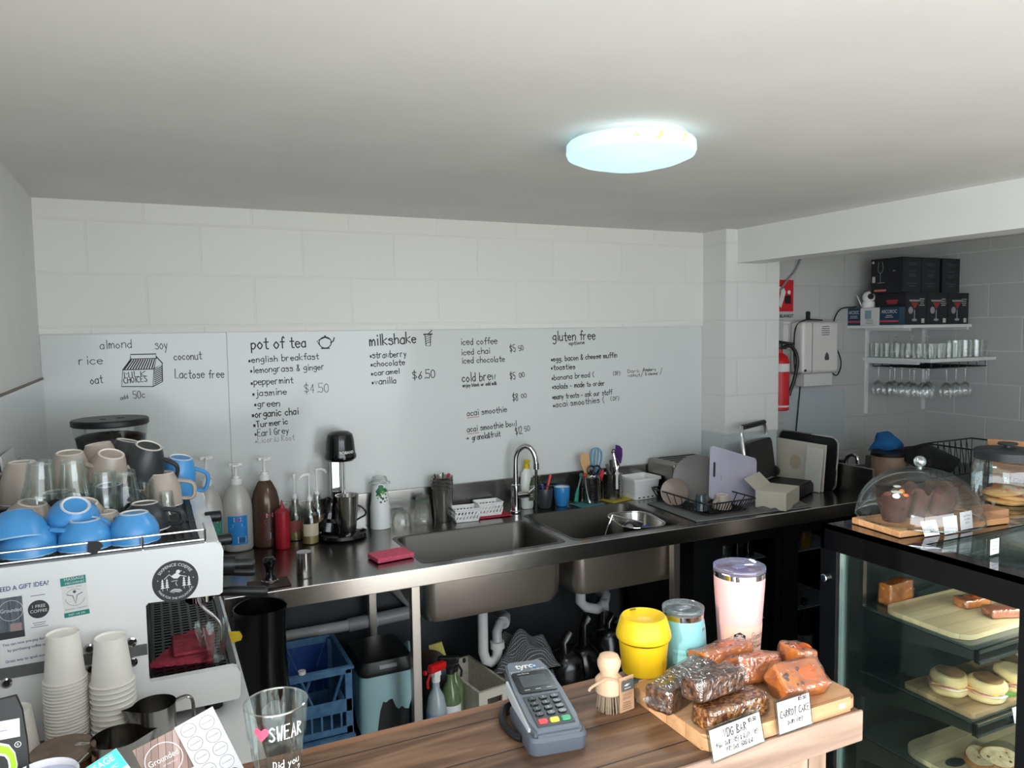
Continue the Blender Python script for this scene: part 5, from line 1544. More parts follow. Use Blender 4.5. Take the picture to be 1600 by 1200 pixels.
for k, (x, y, hb, ht, fz, rz) in enumerate(((.522, -.075, .175, .272, .07, 90), (.566, -.165, .180, .285, .055, 200), (.612, -.085, .185, .288, .10, 0))):
    t = thing('flavour_bottle', 'clear glass flavour bottle with white pump, %s of three beside the mixer' % ('left', 'front', 'right')[k], 'bottle', (x, y, ZB), group='clear flavour bottles')
    r = .035
    q = MB(); q.lathe([(0, 0), (r * .94, 0), (r, .006), (r, hb * .62), (r * .8, hb * .74), (r * .42, hb * .84), (r * .4, hb)], 26); part('bottle', q, CLRB, t, normals=False)
    q = MB(); q.lathe([(0, .003), (r * .93, .003), (r * .95, fz), (0, fz)], 24); part('syrup', q, mat(('pale_gold_syrup', 'pale_gold_syrup', 'dark_gold_syrup')[k], ((170, 150, 96), (170, 150, 96), (96, 72, 44))[k], .15), t)
    q = MB(); pump(q, hb - .004, ht, 1, True); q.xf(RZ(rz)); part('pump', q, WPLASTIC, t)
    q = MB(); q.tube([(0, 0, hb), (.006, 0, .012)], .0035, 6); part('dip_tube', q, WPLASTIC, t)
    q = MB(); q.lathe([(r + .0006, .035), (r + .0006, .085)], 20, a0=-2.6, a1=-.6); part('label', q, mat(('red_white_label', 'cream_label', 'gold_label')[k], ((150, 80, 70), (196, 186, 160), (120, 96, 60))[k], .5), t, normals=False)

# milkshake mixer
t = thing('milkshake_mixer', 'black and steel milkshake mixer with round base', 'mixer', (.705, -.135, ZB))
q = MB(); q.lathe([(0, 0), (.098, 0), (.104, .008), (.100, .02), (.085, .028), (0, .03)], 40); q.tube([(-.06, .03, .02), (-.045, .045, .09), (-.026, .05, .16)], [.05, .034, .026], 16, sm=4); part('base', q, mat('gloss_black', (12, 12, 14), .12), t)
q = MB(); q.box(-.036, .034, .10, .012, .066, .36, .006); part('column', q, CHROME, t)
q = MB(); q.lathe([(0, .322), (.055, .324), (.066, .334), (.067, .345), (.062, .36), (.058, .41), (.052, .435), (.035, .447), (0, .45)], 36, M=T(.004, .015, 0)); part('motor_head', q, MATS['gloss_black'], t)
q = MB(); q.text('ROBAND', .011, XZ(.016, 0, .358), width=.066, bold=.03)
q.wrap(list(q.bm.verts), .0622, taper=lambda z: .0632 - (z - .358) * .06); q.xf(T(.004, .015, 0)); part('lettering', q, PAPER, t, normals=False)
q = MB(); q.cyl(.004, .13, .33, T(.014, .0, 0), n=10); q.lathe([(0, .145), (.010, .145), (.010, .15), (.005, .19), (.004, .20)], 14, T(.014, .0, 0)); part('spindle', q, CHROME, t)
q = MB(); q.tube([(.03, .075, .02), (.085, .07, .05), (.115, .05, .075), (.09, .05, .11), (.03, .085, .12)], .004, 7, sm=5); q.tube([(-.09, .05, .02), (-.105, .065, .06), (-.08, .08, .11), (-.045, .085, .10)], .004, 7, sm=5); part('cord', q, BLACK, t)
q = MB(); q.lathe([(0, 0), (.031, 0), (.034, .004), (.047, .150), (.049, .153), (.047, .153), (.045, .150), (.033, .006), (0, .006)], 36)
solo('steel_beaker', q, STEEL, 'steel milkshake beaker standing on the mixer base', 'beaker', (.722, -.165, ZB + .030))

# cups, lids and beakers along the splash
GRN = mat('leaf_green', (22, 110, 62), .5); GRN2 = mat('dot_green', (20, 84, 56), .5); LIM = mat('lime_dot', (126, 172, 50), .5)
GC = noise_mat('printed_cup_white', (228, 230, 228), (232, 234, 232), 8, rough=.45)
src = None
for k in range(11):
    z = ZB + .045 + .1045 + (10 - k) * .0092 - .045
    lab = 'white cold cup printed with green dots, topmost of the stack' if k == 0 else 'white cold cup, %s from the top of the green dotted stack' % ORD[k]
    def m_(): 
        q = MB(); q.lathe([(0, .003), (.030, .003), (.0315, 0), (.0425, .103), (.0445, .1025), (.0445, .1045), (.042, .1045), (.031, .006), (0, .006)], 32); return q
    if k == 0:
        tt = thing('cold_cup', lab, 'paper cup', (.890, -.062, z), group='green dotted cold cups', rot=(PI, 0, 0)); part('cup', m_(), GC, tt)
        q = MB(); rr = random.Random(12)
        dots = [(.004, .012, .012, 0), (.012, .024, .010, 0), (-.012, .026, .010, 0), (.002, .030, .009, 0), (.016, .038, .008, 1), (-.004, .036, .008, 2), (.020, .030, .008, 0), (.010, .046, .006, 1), (-.016, .044, .004, 1), (.006, .056, .005, 1), (-.002, .062, .006, 1), (-.018, .06, .004, 1), (.02, .058, .003, 1), (-.010, .074, .004, 1), (.008, .076, .005, 1), (-.022, .072, .003, 1), (.014, .05, .004, 2), (.024, .046, .004, 1), (-.024, .03, .006, 0)]
        for x, zz, r, c in dots:
            q.m = c; q.disc(r, XZ(x, -.0006 - .00003 * c, zz), n=18)
        q.wrap(list(q.bm.verts), 1, taper=lambda zz: .0315 + .011 * zz / .103); part('dot_print', q.xf(RZ(178)), [GRN, GRN2, LIM], tt, normals=False)
    elif k == 1:
        src = solo('cold_cup', m_(), GC, lab, 'paper cup', (.890, -.062, z), rot=(PI, 0, 0), group='green dotted cold cups')
    else:
        dup(src, (.890, -.062, z), label=lab)
q = MB(); q.lathe([(.020, .03), (.030, .03), (.036, .010), (.046, .006), (.047, 0), (.045, 0)], 32); solo('cup_lid', q, glass('thin_plastic', k=.05, rough=.12, haze=.05), 'clear plastic lid balanced on top of the green dotted cup stack', 'lid', (.890, -.062, ZB + .1965))
DP = glass('lid_plastic', tint=(246, 246, 242), k=.05, rough=.12, haze=.08, top=.45)
q = MB(); q.lathe([(.012, .066), (.02, .066), (.034, .052), (.043, .028), (.045, .006), (.048, 0)], 32); solo('dome_lid', q, DP, 'clear plastic dome lid sitting between the dotted cups and the clear cup', 'lid', (.988, -.060, ZB))
t = thing('plastic_cup', 'clear plastic cup with a green band upside down beside the steel beakers', 'cup', (1.085, -.070, ZB), rot=(PI, 0, 0)); t.location.z = ZB + .122
q = MB(); q.lathe([(0, .002), (.027, .002), (.029, 0), (.041, .112), (.044, .122), (.042, .122)], 32); part('cup', q, DP, t, normals=False)
q = MB(); q.lathe([(.0301, .016), (.0312, .028)], 32); part('green_band', q, mat('band_green', (60, 110, 84), .5), t, normals=False)
src = None
for k in range(4):
    lab = 'steel milkshake beaker, %s in the stack by the white baskets' % ('lowest', 'second from the bottom', 'third from the bottom', 'topmost')[k]
    z = ZB + k * .017
    if src is None:
        q = MB(); q.lathe([(0, 0), (.034, 0), (.037, .004), (.049, .150), (.0515, .1535), (.049, .1535), (.047, .150), (.036, .006), (0, .006)], 36)
        src = solo('steel_beaker', q, STEEL, lab, 'beaker', (1.175, -.085, z), group='stacked steel beakers')
    else:
        dup(src, (1.175, -.085, z), label=lab)
for k, (dx, dy, m, lab) in enumerate(((.030, -.01, mat('spoon_red', (180, 30, 44), .4), 'red spoon handle sticking out of the steel beakers'), (-.034, .01, BLACK, 'black stirrer sticking out on the left of the steel beakers'), (.012, .02, BLACK, 'black stirrer beside the red spoon in the beakers'))):
    q = MB(); q.tube([(0, 0, 0), (dx * .5, dy, .10), (dx, dy, .155)], [.003, .004, .007] if k == 0 else .003, 8); solo('stirrer', q, m, lab, 'stirrer', (1.175, -.085, ZB + .062))
t = None
def basket(lab, x, y, rz, z):
    t = thing('white_basket', lab, 'basket', (x, y, z), rz, 'small white baskets')
    a, b, h = .060, .045, .058
    q = MB(); q.box(-a * .88, -b * .85, 0, a * .88, b * .85, .003)
    for s in (-1, 1):
        for (ax, L_, o) in (('x', a, b), ('y', b, a)):
            for (z0, z1, k0, k1) in ((0, .014, .88, .92), (.045, h, .97, 1.0)):
                P = [(-L_ * k0, s * o * k0, z0), (L_ * k0, s * o * k0, z0), (L_ * k1, s * o * k1, z1), (-L_ * k1, s * o * k1, z1)]
                Q = [(p[0], p[1] - s * .0022, p[2]) for p in P]
                V = P + Q
                V = V if ax == 'x' else [(p[1], p[0], p[2]) for p in V]
                q.add(V, [(0, 1, 2, 3), (7, 6, 5, 4), (3, 2, 6, 7), (0, 4, 5, 1), (0, 3, 7, 4), (1, 5, 6, 2)])
            n = 7 if ax == 'x' else 5
            for i in range(n + 1):
                u0 = -L_ * .92 + 2 * L_ * .92 * i / n
                for lev in (0, 1):
                    zz0, zz1 = .014 + lev * .0155, .0295 + lev * .0155
                    c0 = u0 + (.004 if lev else -.004); w_ = .0042
                    V = [(c0 - w_, s * o * .935, zz0), (c0 + w_, s * o * .935, zz0), (c0 + w_ + .006, s * o * .96, zz1), (c0 - w_ + .006, s * o * .96, zz1)]
                    V += [(p[0], p[1] - s * .0022, p[2]) for p in V]
                    V = [(max(-L_, min(L_, p[0])), p[1], p[2]) for p in V]
                    V = V if ax == 'x' else [(p[1], p[0], p[2]) for p in V]
                    q.add(V, [(0, 1, 2, 3), (7, 6, 5, 4), (3, 2, 6, 7), (0, 4, 5, 1), (0, 3, 7, 4), (1, 5, 6, 2)])
                if i == 0:
                    pass
            q.box(*((-L_ * .95, s * o * .95 - .0015, .028, L_ * .95, s * o * .95 + .0015, .0315) if ax == 'x' else (s * o * .95 - .0015, -L_ * .95, .028, s * o * .95 + .0015, L_ * .95, .0315)))
    part('lattice', q, WPLASTIC, t)
    q = MB(); P = rrect(-a * 1.02, -b * 1.02, a * 1.02, b * 1.02, .008, 3); q.tube([(x_, y_, h) for x_, y_ in P], .0032, 7, closed=True); part('rim', q, WPLASTIC, t)
basket('small white slotted basket left of its twin by the sink', 1.270, -.120, -6, ZB)
basket('small white slotted basket standing on the red cloth', 1.398, -.088, -4, ZB + .007)
q = MB(); q.box(-.10, -.055, 0, .07, .06, .004, .001); q.jitter(.003, 2, 20); solo('red_cloth', q, mat('cloth_crimson', (178, 44, 66), .9), 'flat crimson cloth under the right white basket', 'cloth', (1.425, -.098, ZB + .001), -4)

# tap
t = thing('kitchen_tap', 'chrome gooseneck kitchen tap behind the sinks', 'tap', (1.535, -.105, ZB))
q = MB(); q.cyl(.026, 0, .012, b=.003); q.cyl(.021, .01, .135, n=24, b=.003); part('body', q, CHROME, t)
q = MB(); q.tube([(0, 0, .13), (0, 0, .24), (.004, -.002, .275), (.018, -.012, .305), (.042, -.028, .318), (.064, -.046, .302), (.075, -.056, .270), (.078, -.060, .235)], .0125, 14, sm=5); q.cyl(.0145, -.03, 0, T(.0785, -.061, .24), n=18); part('gooseneck', q, CHROME, t)
q = MB(); q.tube([(.0785, -.061, .215), (.077, -.061, .02), (.075, -.061, -.06)], .0065, 10); q.cyl(.011, -.13, -.05, T(.075, -.061, 0), n=14, b=.003); part('pull_down_hose', q, mat('hose_grey', (62, 62, 64), .3, .6), t)
q = MB(); q.cyl(.017, 0, .062, fr((.0, -.012, .085), (0, 1, 0), (0, .3, 1)), n=18, b=.003); q.tube([(.055, -.03, .095), (.088, -.04, .125)], .005, 8); q.ball(.007, T(.09, -.041, .127)); part('lever', q, CHROME, t)
t = thing('dish_soap', 'white dish soap bottle with yellow cap behind the tap', 'bottle', (1.622, -.050, ZB))
q = MB(); q.lathe([(0, 0), (.028, 0), (.032, .01), (.033, .13), (.028, .175), (.013, .195), (0, .196)], 24, Matrix.Diagonal((1, .75, 1, 1))); part('bottle', q, mat('soap_white', (224, 228, 222), .3), t)
q = MB(); q.cyl(.015, .195, .215, n=18); q.cyl(.009, .213, .235, n=14); q.box(-.012, -.02, .226, .012, .006, .238, .003); part('cap', q, mat('cap_yellow', (226, 196, 20), .35), t)
q = MB(); q.prism([(-.002, .04), (.03, .04), (.03, .15), (.012, .155), (.002, .12), (-.004, .08)], 0, .0008, XZ(0, -.0253, 0)); l = part('label', q, mat('label_olive', (70, 84, 60), .5), t)
q = MB(); q.text('PURE', .009, XZ(.014, -.0264, .105)); q.text('OLIVE', .009, XZ(.013, -.0264, .09)); q.lines(.02, 2, XZ(.013, -.0264, .07), .01, .003); part('lettering', q, PAPER, l, normals=False)

# tumblers and utensils
def tumbler(name, lab, x, y, m, inner):
    t = thing(name, lab, 'tumbler', (x, y, ZB))
    q = MB(); q.lathe([(0, 0), (.026, 0), (.030, .004), (.038, .045), (.040, .092), (.039, .096), (.037, .092), (.035, .045), (.026, .008), (0, .008)], 32); part('body', q, m, t)
    q = MB(); q.lathe([(.0365, .092), (.0345, .045), (.0255, .009), (0, .009)], 28); part('inside', q, inner, t)
tumbler('blue_tumbler', 'bright blue tumbler with white inside next to the charcoal tumbler', 1.795, -.085, mat('tumbler_blue', (48, 130, 192), .3), INW)
tumbler('charcoal_tumbler', 'charcoal tumbler holding pens and straws behind the tap', 1.700, -.085, mat('tumbler_char', (54, 56, 58), .35), MATS['tumbler_char'] if 'tumbler_char' in MATS else INW)
def stick(name, lab, cat, x, y, z, P, r, m, grp=None, flat=1.0):
    q = MB(); q.tube(P, r, 8, flat=flat)
    return solo(name, q, m, lab, cat, (x, y, z), group=grp)
tz = ZB + .012
stick('marker_pen', 'red marker pen leaning right in the charcoal tumbler', 'pen', 1.700, -.085, tz, [(-.012, 0, 0), (.02, .005, .09), (.038, .008, .145)], .007, mat('pen_red', (190, 26, 38), .4))
stick('steel_straw', 'steel straw leaning left in the charcoal tumbler', 'straw', 1.700, -.085, tz, [(.012, -.01, 0), (-.02, .0, .12), (-.026, .0, .145)], .0045, CHROME)
stick('marker_pen', 'blue marker pen in the charcoal tumbler', 'pen', 1.700, -.085, tz, [(-.004, -.012, 0), (-.016, -.006, .105)], .008, mat('pen_blue', (28, 40, 110), .4))
stick('spoon', 'dark handled spoon across the charcoal tumbler', 'spoon', 1.700, -.085, tz, [(-.02, .01, .03), (.0, .0, .09), (.05, -.01, .095)], .004, BLACK)

def holder(lab, x, y, rz):
    t = thing('utensil_holder', lab, 'utensil holder', (x, y, ZB + .003), rz, 'perforated utensil holders')
    q = MB(); q.lathe([(0, .001), (.048, 0), (.050, .002), (.050, .126), (.0515, .128), (.049, .128), (.0485, .126), (.0485, .004), (0, .004)], 40); part('drum', q, STEEL, t)
    q = MB()
    for grp in range(6):
        for c in range(4):
            for r in range(6):
                a = grp * PI / 3 + (c - 1.5) * .17
                q.disc(.0032, fr((.0502 * math.cos(a), .0502 * math.sin(a), .022 + r * .0145), (-math.sin(a), math.cos(a), 0), (0, 0, 1)), .0001, n=8)
    o = part('perforations', q, mat('hole_black', (8, 8, 9), .9), t, normals=False)
holder('steel perforated utensil holder holding scissors and a wooden spoon', 1.955, -.100, 12)
holder('steel perforated utensil holder with the purple spatula, on the yellow cloth', 2.092, -.078, 30)
def blade(name, lab, x, y, P, hr, hm, head, bm, rot):
    t = thing(name, lab, 'utensil', (x, y, ZB + .02), rot=rot)
    q = MB(); q.tube(P, hr, 8); part('handle', q, hm, t)
    q = MB(); q.prism(head, -.003, .003, XZ(0, 0, 0)); q2 = part('head', q, bm, t)
    return t
R3 = lambda a, b, c: (math.radians(a), math.radians(b), math.radians(c))
blade('wooden_spoon', 'pale wooden spoon blade in the left utensil holder', 1.950, -.095, [(0, 0, -.01), (0, 0, .14)], .005, mat('green_handle', (110, 170, 60), .5), [(-.012, .13), (.012, .13), (.026, .19), (.022, .225), (.0, .235), (-.024, .225), (-.028, .19)], mat('beech', (206, 164, 116), .6), R3(0, -8, 0))
t = thing('whisk', 'light blue balloon whisk standing between the utensil holders', 'whisk', (1.985, -.075, ZB + .02), rot=R3(0, 4, 0))
q = MB(); q.tube([(0, 0, 0), (0, 0, .12)], .007, 8); part('handle', q, mat('whisk_blue', (100, 160, 190), .4), t)
q = MB()
for k in range(5):
    a = k * PI / 5; c, s_ = math.cos(a), math.sin(a)
    q.tube([(0, 0, .12), (.024 * c, .024 * s_, .17), (.030 * c, .030 * s_, .215), (.016 * c, .016 * s_, .245), (-.016 * c, -.016 * s_, .245), (-.030 * c, -.030 * s_, .215), (-.024 * c, -.024 * s_, .17), (0, 0, .12)], .0022, 5, sm=3)
part('loops', q, MATS['whisk_blue'], t)
t = thing('scissors', 'dark scissors standing handles up in the left utensil holder', 'scissors', (1.955, -.115, ZB + .02), rot=R3(0, 3, 0))
for s_ in (-1, 1):
    q = MB(); q.tube([(s_ * .018 + .018 * math.cos(a), 0, .145 + .022 * math.sin(a)) for a in [i * PI / 6 for i in range(12)]], .0045, 8, closed=True); part('finger_ring', q, mat('scissor_navy', (20, 20, 40), .35), t)
q = MB(); q.box(-.008, -.002, 0, .008, .002, .125); part('blades', q, CHROME, t)
blade('red_spatula', 'red spatula tip in the left utensil holder', 1.975, -.120, [(0, 0, 0), (0, 0, .10)], .005, STEEL, [(-.014, .09), (.010, .09), (.018, .135), (.012, .15), (.004, .148)], mat('spatula_red', (200, 52, 66), .45), R3(0, 10, 0))
blade('purple_spatula', 'purple spatula standing in the right utensil holder', 2.108, -.080, [(0, 0, 0), (0, 0, .17)], .009, BLACK, [(-.02, .165), (.02, .160), (.026, .2), (.022, .235), (.006, .25), (-.016, .255)], mat('spatula_purple', (74, 36, 104), .45), R3(0, 5, 0))
t = thing('can_opener', 'chrome hand tool hanging over the rim of the right utensil holder', 'can opener', (2.083, -.132, ZB + .06))
q = MB(); q.box(-.006, -.004, 0, .008, .0, .10, .002); part('white_handle', q, PAPER, t)
q = MB(); q.tube([(0, .0, .10), (-.004, .01, .15), (-.008, .016, .18)], .006, 8); q.tube([(-.008 + .010 * math.cos(a), .016, .19 + .010 * math.sin(a)) for a in [i * PI / 5 for i in range(10)]], .003, 6, closed=True); q.tube([(-.004, .01, .16), (.012, .006, .14), (.018, .0, .115)], .004, 6); part('arms', q, CHROME, t)
for k, (dx, h, m, lab) in enumerate(((-.022, .16, mat('grey_tool', (90, 88, 84), .4), 'grey handled tool in the right utensil holder'), (-.006, .18, BLACK, 'black handled tool behind the can opener'), (.022, .155, mat('steel_tip', (160, 160, 160), .2, 1.0), 'steel capped dark handle in front of the purple spatula'))):
    stick('kitchen_tool', lab, 'utensil', 2.092, -.085, ZB + .02, [(0, 0, 0), (dx * .7, .0, .11), (dx * 1.6, .004, h)], .008, m, 'tools in the right utensil holder')
q = MB(); q.m = 0; q.tube([(.02, 0, .13), (-.004, -.012, .075), (-.02, -.02, .03)], .004, 8); q.m = 1; q.tube([(-.004, -.012, .075), (-.012, -.016, .05), (-.022, -.022, .012)], [.006, .010, .012], 8, flat=.6); q.ball(.012, T(.022, .0, .135))
solo('dish_brush', q, [mat('brush_grey', (110, 130, 126), .5), mat('brush_teal', (20, 128, 112), .45)], 'teal dish brush leaning against the left utensil holder', 'brush', (1.885, -.085, ZB + .004))
q = MB(); q.m = 0; q.tube([(.02, -.02, .135), (.022, -.022, .09), (.03, -.028, .03), (.036, -.036, .006)], [.004, .005, .006, .007], 8, flat=1.6); q.m = 1; q.ball(.012, T(.019, -.019, .142))
solo('steel_spoon', q, [STEEL, mat('knob_red', (170, 40, 50), .4)], 'steel spoon with red end leaning on the left utensil holder', 'spoon', (1.888, -.098, ZB + .002))
q = MB(); q.box(-.075, -.045, 0, .07, .05, .004, .001); q.jitter(.006, 4, 22); solo('teal_cloth', q, mat('cloth_teal', (66, 128, 134), .85), 'teal cloth lying under the left utensil holder', 'cloth', (1.92, -.125, ZB), 8, ang=70)
q = MB(); q.box(-.07, -.05, 0, .09, .055, .0035, .001); q.jitter(.004, 6, 20); solo('yellow_cloth', q, mat('cloth_mustard', (196, 174, 66), .85), 'mustard cloth lying under the right utensil holder', 'cloth', (2.10, -.105, ZB), 14, ang=70)
t = thing('white_tub', 'white square plastic tub beside the utensil holders', 'tub', (2.245, -.100, ZB), 4)
q = MB(); R = lambda a, z: (rrect(-a, -a * .85, a, a * .85, .016), z)
loft(q, [R(.074, 0), R(.074, .018), R(.072, .02), R(.080, .092), R(.088, .094), R(.088, .107), R(.083, .107), R(.079, .097), R(.070, .02)], cap0=True, cap1=True); part('tub', q, WPLASTIC, t)
q = MB()
for k in range(5): q.box(-.06 + k * .028, -.0636, .006, -.046 + k * .028, -.0628, .013)
part('slot_marks', q, mat('slot_grey', (90, 92, 92), .6), t)

# toaster
t = thing('toaster', 'brushed steel four slice toaster behind the dish rack', 'toaster', (2.50, -.135, ZB))
q = MB(); q.box(-.155, -.115, .012, .155, .115, .182, .018, seg=3); part('body', q, steel('toaster_steel', (150, 146, 140), .3, (40, 40, 3), .02), t)
q = MB()
for k in range(4): q.box(-.115, -.084 + k * .046, .1815, .12, -.062 + k * .046, .1832)
part('slots', q, mat('slot_black', (14, 14, 14), .8), t)
q = MB(); q.box(-.150, -.110, 0, .150, .110, .014, .003); part('base', q, BLACK, t)
q = MB(); q.box(.05, -.118, .03, .12, -.113, .16, .004); part('lever_panel', q, BLACK, t)
q = MB(); q.box(.055, -.14, .11, .115, -.116, .122, .004); part('lever', q, CHROME, t)

# towels, dish rack and its contents
q = MB(); q.box(-.33, -.20, 0, .33, .20, .004, .001); solo('tea_towel', q, CHKG, 'grey checked tea towel spread under the dish rack', 'tea towel', (2.50, -.47, ZB), -3)
cloth('tea_towel', 'rumpled striped edge of a towel in front of the white carton', 2.70, -.61, ZB + .003, .14, .06, .02, CHKG, 17, 6, amp=.008)
t = thing('dish_rack', 'black wire dish rack on a grey towel beside the sink', 'dish rack', (2.365, -.44, ZB + .005))
a, b, h = .145, .215, .066
q = MB(); q.tube([(x_, y_, h) for x_, y_ in rrect(-a, -b, a, b, .02, 3)], .0035, 7, closed=True); part('rim', q, mat('rack_wire', (58, 56, 55), .35, .7), t)
q = MB(); q.tube([(x_, y_, .008) for x_, y_ in rrect(-a * .86, -b * .82, a * .86, b * .82, .02, 3)], .003, 7, closed=True); part('base_frame', q, MATS['rack_wire'], t)
q = MB()
for k in range(17):
    x = -a * .95 + 2 * a * .95 * k / 16; xb = x * .88
    q.tube([(x, -b, h), (xb, -b * .86, .015), (xb, -b * .75, .006), (xb, b * .75, .006), (xb, b * .86, .015), (x, b, h)], .0022, 5)
for k in range(8):
    y = -b * .9 + 2 * b * .9 * k / 7; yb = y * .85
    for s_ in (-1, 1):
        q.tube([(s_ * a, y, h), (s_ * a * .88, yb, .012), (s_ * a * .7, yb, .006)], .0022, 5)
for s_ in (-.4, 0, .4):
    q.tube([(-a * .86, b * s_, .006), (a * .86, b * s_, .006)], .0022, 5)
part('wires', q, MATS['rack_wire'], t)
def plate(lab, x, y, z, r, m, rot):
    q = MB(); q.lathe([(0, .0), (r * .6, 0), (r * .7, .004), (r, .014), (r, .017), (r * .68, .008), (0, .004)], 44)
    solo('plate', q, m, lab, 'plate', (x, y, z), rot=rot, group='plates in the dish rack')
PG = mat('plate_grey', (112, 108, 106), .35)
plate('large grey plate standing in the dish rack', 2.385, -.385, ZB + .125, .118, PG, R3(78, 0, -52))
plate('small taupe plate standing in the dish rack, in front of the large grey one', 2.268, -.36, ZB + .068, .066, mat('plate_taupe', (140, 124, 114), .35), R3(72, 0, -48))
q = MB(); q.lathe([(0, .006), (.022, .006), (.024, 0), (.038, .07), (.036, .07), (.022, .01), (0, .01)], 24); solo('small_glass', q, mat('blue_grey_glass', (92, 108, 116), .12, trans=.5), 'blue grey glass upside down in the dish rack', 'glass', (2.285, -.535, ZB + .088), rot=R3(180, 0, 0))
cup('coffee_cup', 'beige cup upside down in the dish rack before the lilac board', CBE, 2.400, -.545, ZB + .078, rz=200, r=.045, h=.062, grp='cups drying in the rack')
t = thing('cutting_board', 'lilac plastic cutting board standing in the dish rack', 'cutting board', (2.505, -.50, ZB + .012), rot=R3(-14, 17, 6))
LIL = noise_mat('lilac_plastic', (186, 184, 204), (196, 193, 212), 6, rough=.4)
q = MB(); q.prism(rrect(-.165, 0, .165, .255, .018), -.005, .005, XZ(0, 0, 0)); b_ = part('board', q, LIL, t)
q = MB(); q.prism(rrect(-.150, .105, -.135, .178, .007), -.0054, .0054, XZ(0, 0, 0)); part('handle_slot', q, mat('slot_dark', (44, 44, 48), .7), b_)
q = MB()
for k in range(5): q.quad(.002, .03, XZ(.02 + k * .012, -.0056, .125 + .004 * math.sin(k)))
part('knife_marks', q, mat('stain_lilac', (172, 166, 182), .6), b_, normals=False)
t = thing('white_carton', 'open cream paper carton lying right of the lilac board', 'box', (2.700, -.595, ZB + .003), 28)
CRM = mat('cream_card', (206, 200, 184), .6)
q = MB(); q.box(-.105, -.07, 0, .105, .075, .085, .002); part('carton', q, mat('carton_cream', (212, 206, 190), .6), t)
q = MB(); q.box(-.105, 0, 0, .105, .003, .075, M=T(0, .072, .085) @ RX(-48)); part('lid_flap', q, MATS['carton_cream'], t)

# sandwich press, tray and boards at the right end
t = thing('sandwich_press', 'open black sandwich press with chrome handle by the pillar', 'sandwich press', (2.895, -.43, ZB), 24)
q = MB(); q.box(-.15, -.10, .0, .17, .12, .055, .012); part('base', q, BLACK, t)
q = MB(); q.box(-.14, -.09, .053, .16, .10, .063, .004); part('lower_plate', q, mat('plate_black', (10, 10, 11), .5), t)
q = MB(); q.prism(rrect(-.145, 0, .155, .205, .035), -.02, .02, T(0, .115, .07) @ RX(-8) @ XZ(0, 0, 0)); bmesh.ops.bevel(q.bm, geom=[e for e in q.bm.edges if e.calc_face_angle(0) > .9], offset=.006, segments=2, affect='EDGES'); part('lid', q, BLACK, t)
q = MB(); M = T(0, .13, .10) @ RX(-8); q.tube([(-.165, -.01, .0), (-.165, -.01, .225), (-.150, -.01, .255), (.12, -.01, .255), (.138, -.01, .225), (.138, -.01, .19)], .010, 10, M=M); part('handle_frame', q, CHROME, t)
q = MB(); q.tube([(-.150, -.014, .255), (.12, -.014, .255)], .014, 10, M=M); part('grip', q, BLACK, t)
q = MB(); q.cyl(.03, -.17, -.15, fr((0, .11, .09), (0, 0, 1), (0, 1, 0)), n=20); part('hinge', q, BLACK, t); q = MB(); q.cyl(.03, .16, .18, fr((0, .11, .09), (0, 0, 1), (0, 1, 0)), n=20); part('hinge', q, BLACK, t)
t = thing('serving_tray', 'black tray with chrome rim standing on edge against the end splash', 'tray', (3.185, -.30, ZB), rot=R3(0, 4, 0))
M = fr((0, 0, 0), (0, -1, 0), (0, 0, 1))
q = MB(); q.prism(rrect(-.20, .002, .20, .275, .035), -.012, .0, M); part('tray', q, mat('tray_black', (34, 36, 38), .35), t)
q = MB(); q.tube([(0, -x_, z_) for x_, z_ in rrect(-.203, .004, .203, .279, .038)], .006, 8, closed=True); part('rim', q, CHROME, t)
t = thing('cutting_board', 'cream cutting board with a brown stain leaning in front of the black tray', 'cutting board', (3.130, -.30, ZB), rot=R3(0, 5, 0))
q = MB(); q.box(-.008, -.175, 0, .004, .19, .245, .003); b_ = part('board', q, noise_mat('cream_board', (214, 210, 200), (206, 196, 178), 5, rough=.5), t)
q = MB(); q.ball(.045, M=T(-.0076, .02, .13) @ Matrix.Diagonal((.02, 1, 1, 1))); part('stain', q, mat('stain_tan', (196, 180, 158), .6), b_)
t = thing('cutting_board', 'narrow white cutting board overlapping the cream board', 'cutting board', (3.100, -.395, ZB), rot=R3(0, 6, 0))
q = MB(); q.box(-.006, -.085, 0, .004, .02, .23, .003); part('board', q, mat('white_board', (220, 219, 214), .45), t)
# pan in the right sink, tongs, sponge, tamper
t = thing('steel_pan', 'oval rimmed steel pan sitting in the right sink full of washing up', 'pan', (1.955 + .02, -.455, .765), -12)
q = MB(); a, b = .10, .14
loft(q, [(rrect(-a * .8, -b * .8, a * .8, b * .8, .06), .0), (rrect(-a, -b, a, b, .07), .125), (rrect(-a - .006, -b - .006, a + .006, b + .006, .075), .127), (rrect(-a + .003, -b + .003, a - .003, b - .003, .068), .125), (rrect(-a * .78, -b * .78, a * .78, b * .78, .055), .004)], cap0=True, cap1=True); part('pan', q, STEEL, t)
q = MB(); q.tube([(x_, y_, .127) for x_, y_ in rrect(-a - .006, -b - .006, a + .006, b + .006, .075)], .003, 7, closed=True); part('rim', q, CHROME, t)
for k, (x, y, m, lab, s_) in enumerate(((1.97, -.43, BLACK, 'black utensil in the washing up pan', .045), (2.0, -.50, mat('bit_blue', (46, 70, 140), .5), 'blue object in the washing up pan', .028), (1.93, -.46, mat('bit_grey', (150, 146, 140), .4), 'crumpled grey foil in the washing up pan', .032))):
    q = MB(); q.ball(s_, M=Matrix.Diagonal((1.3, .7, .4, 1))); q.jitter(.012, k + 3, 40); solo('washing_up', q, m, lab, 'dish', (x, y, .868 - .01), 20 * k)
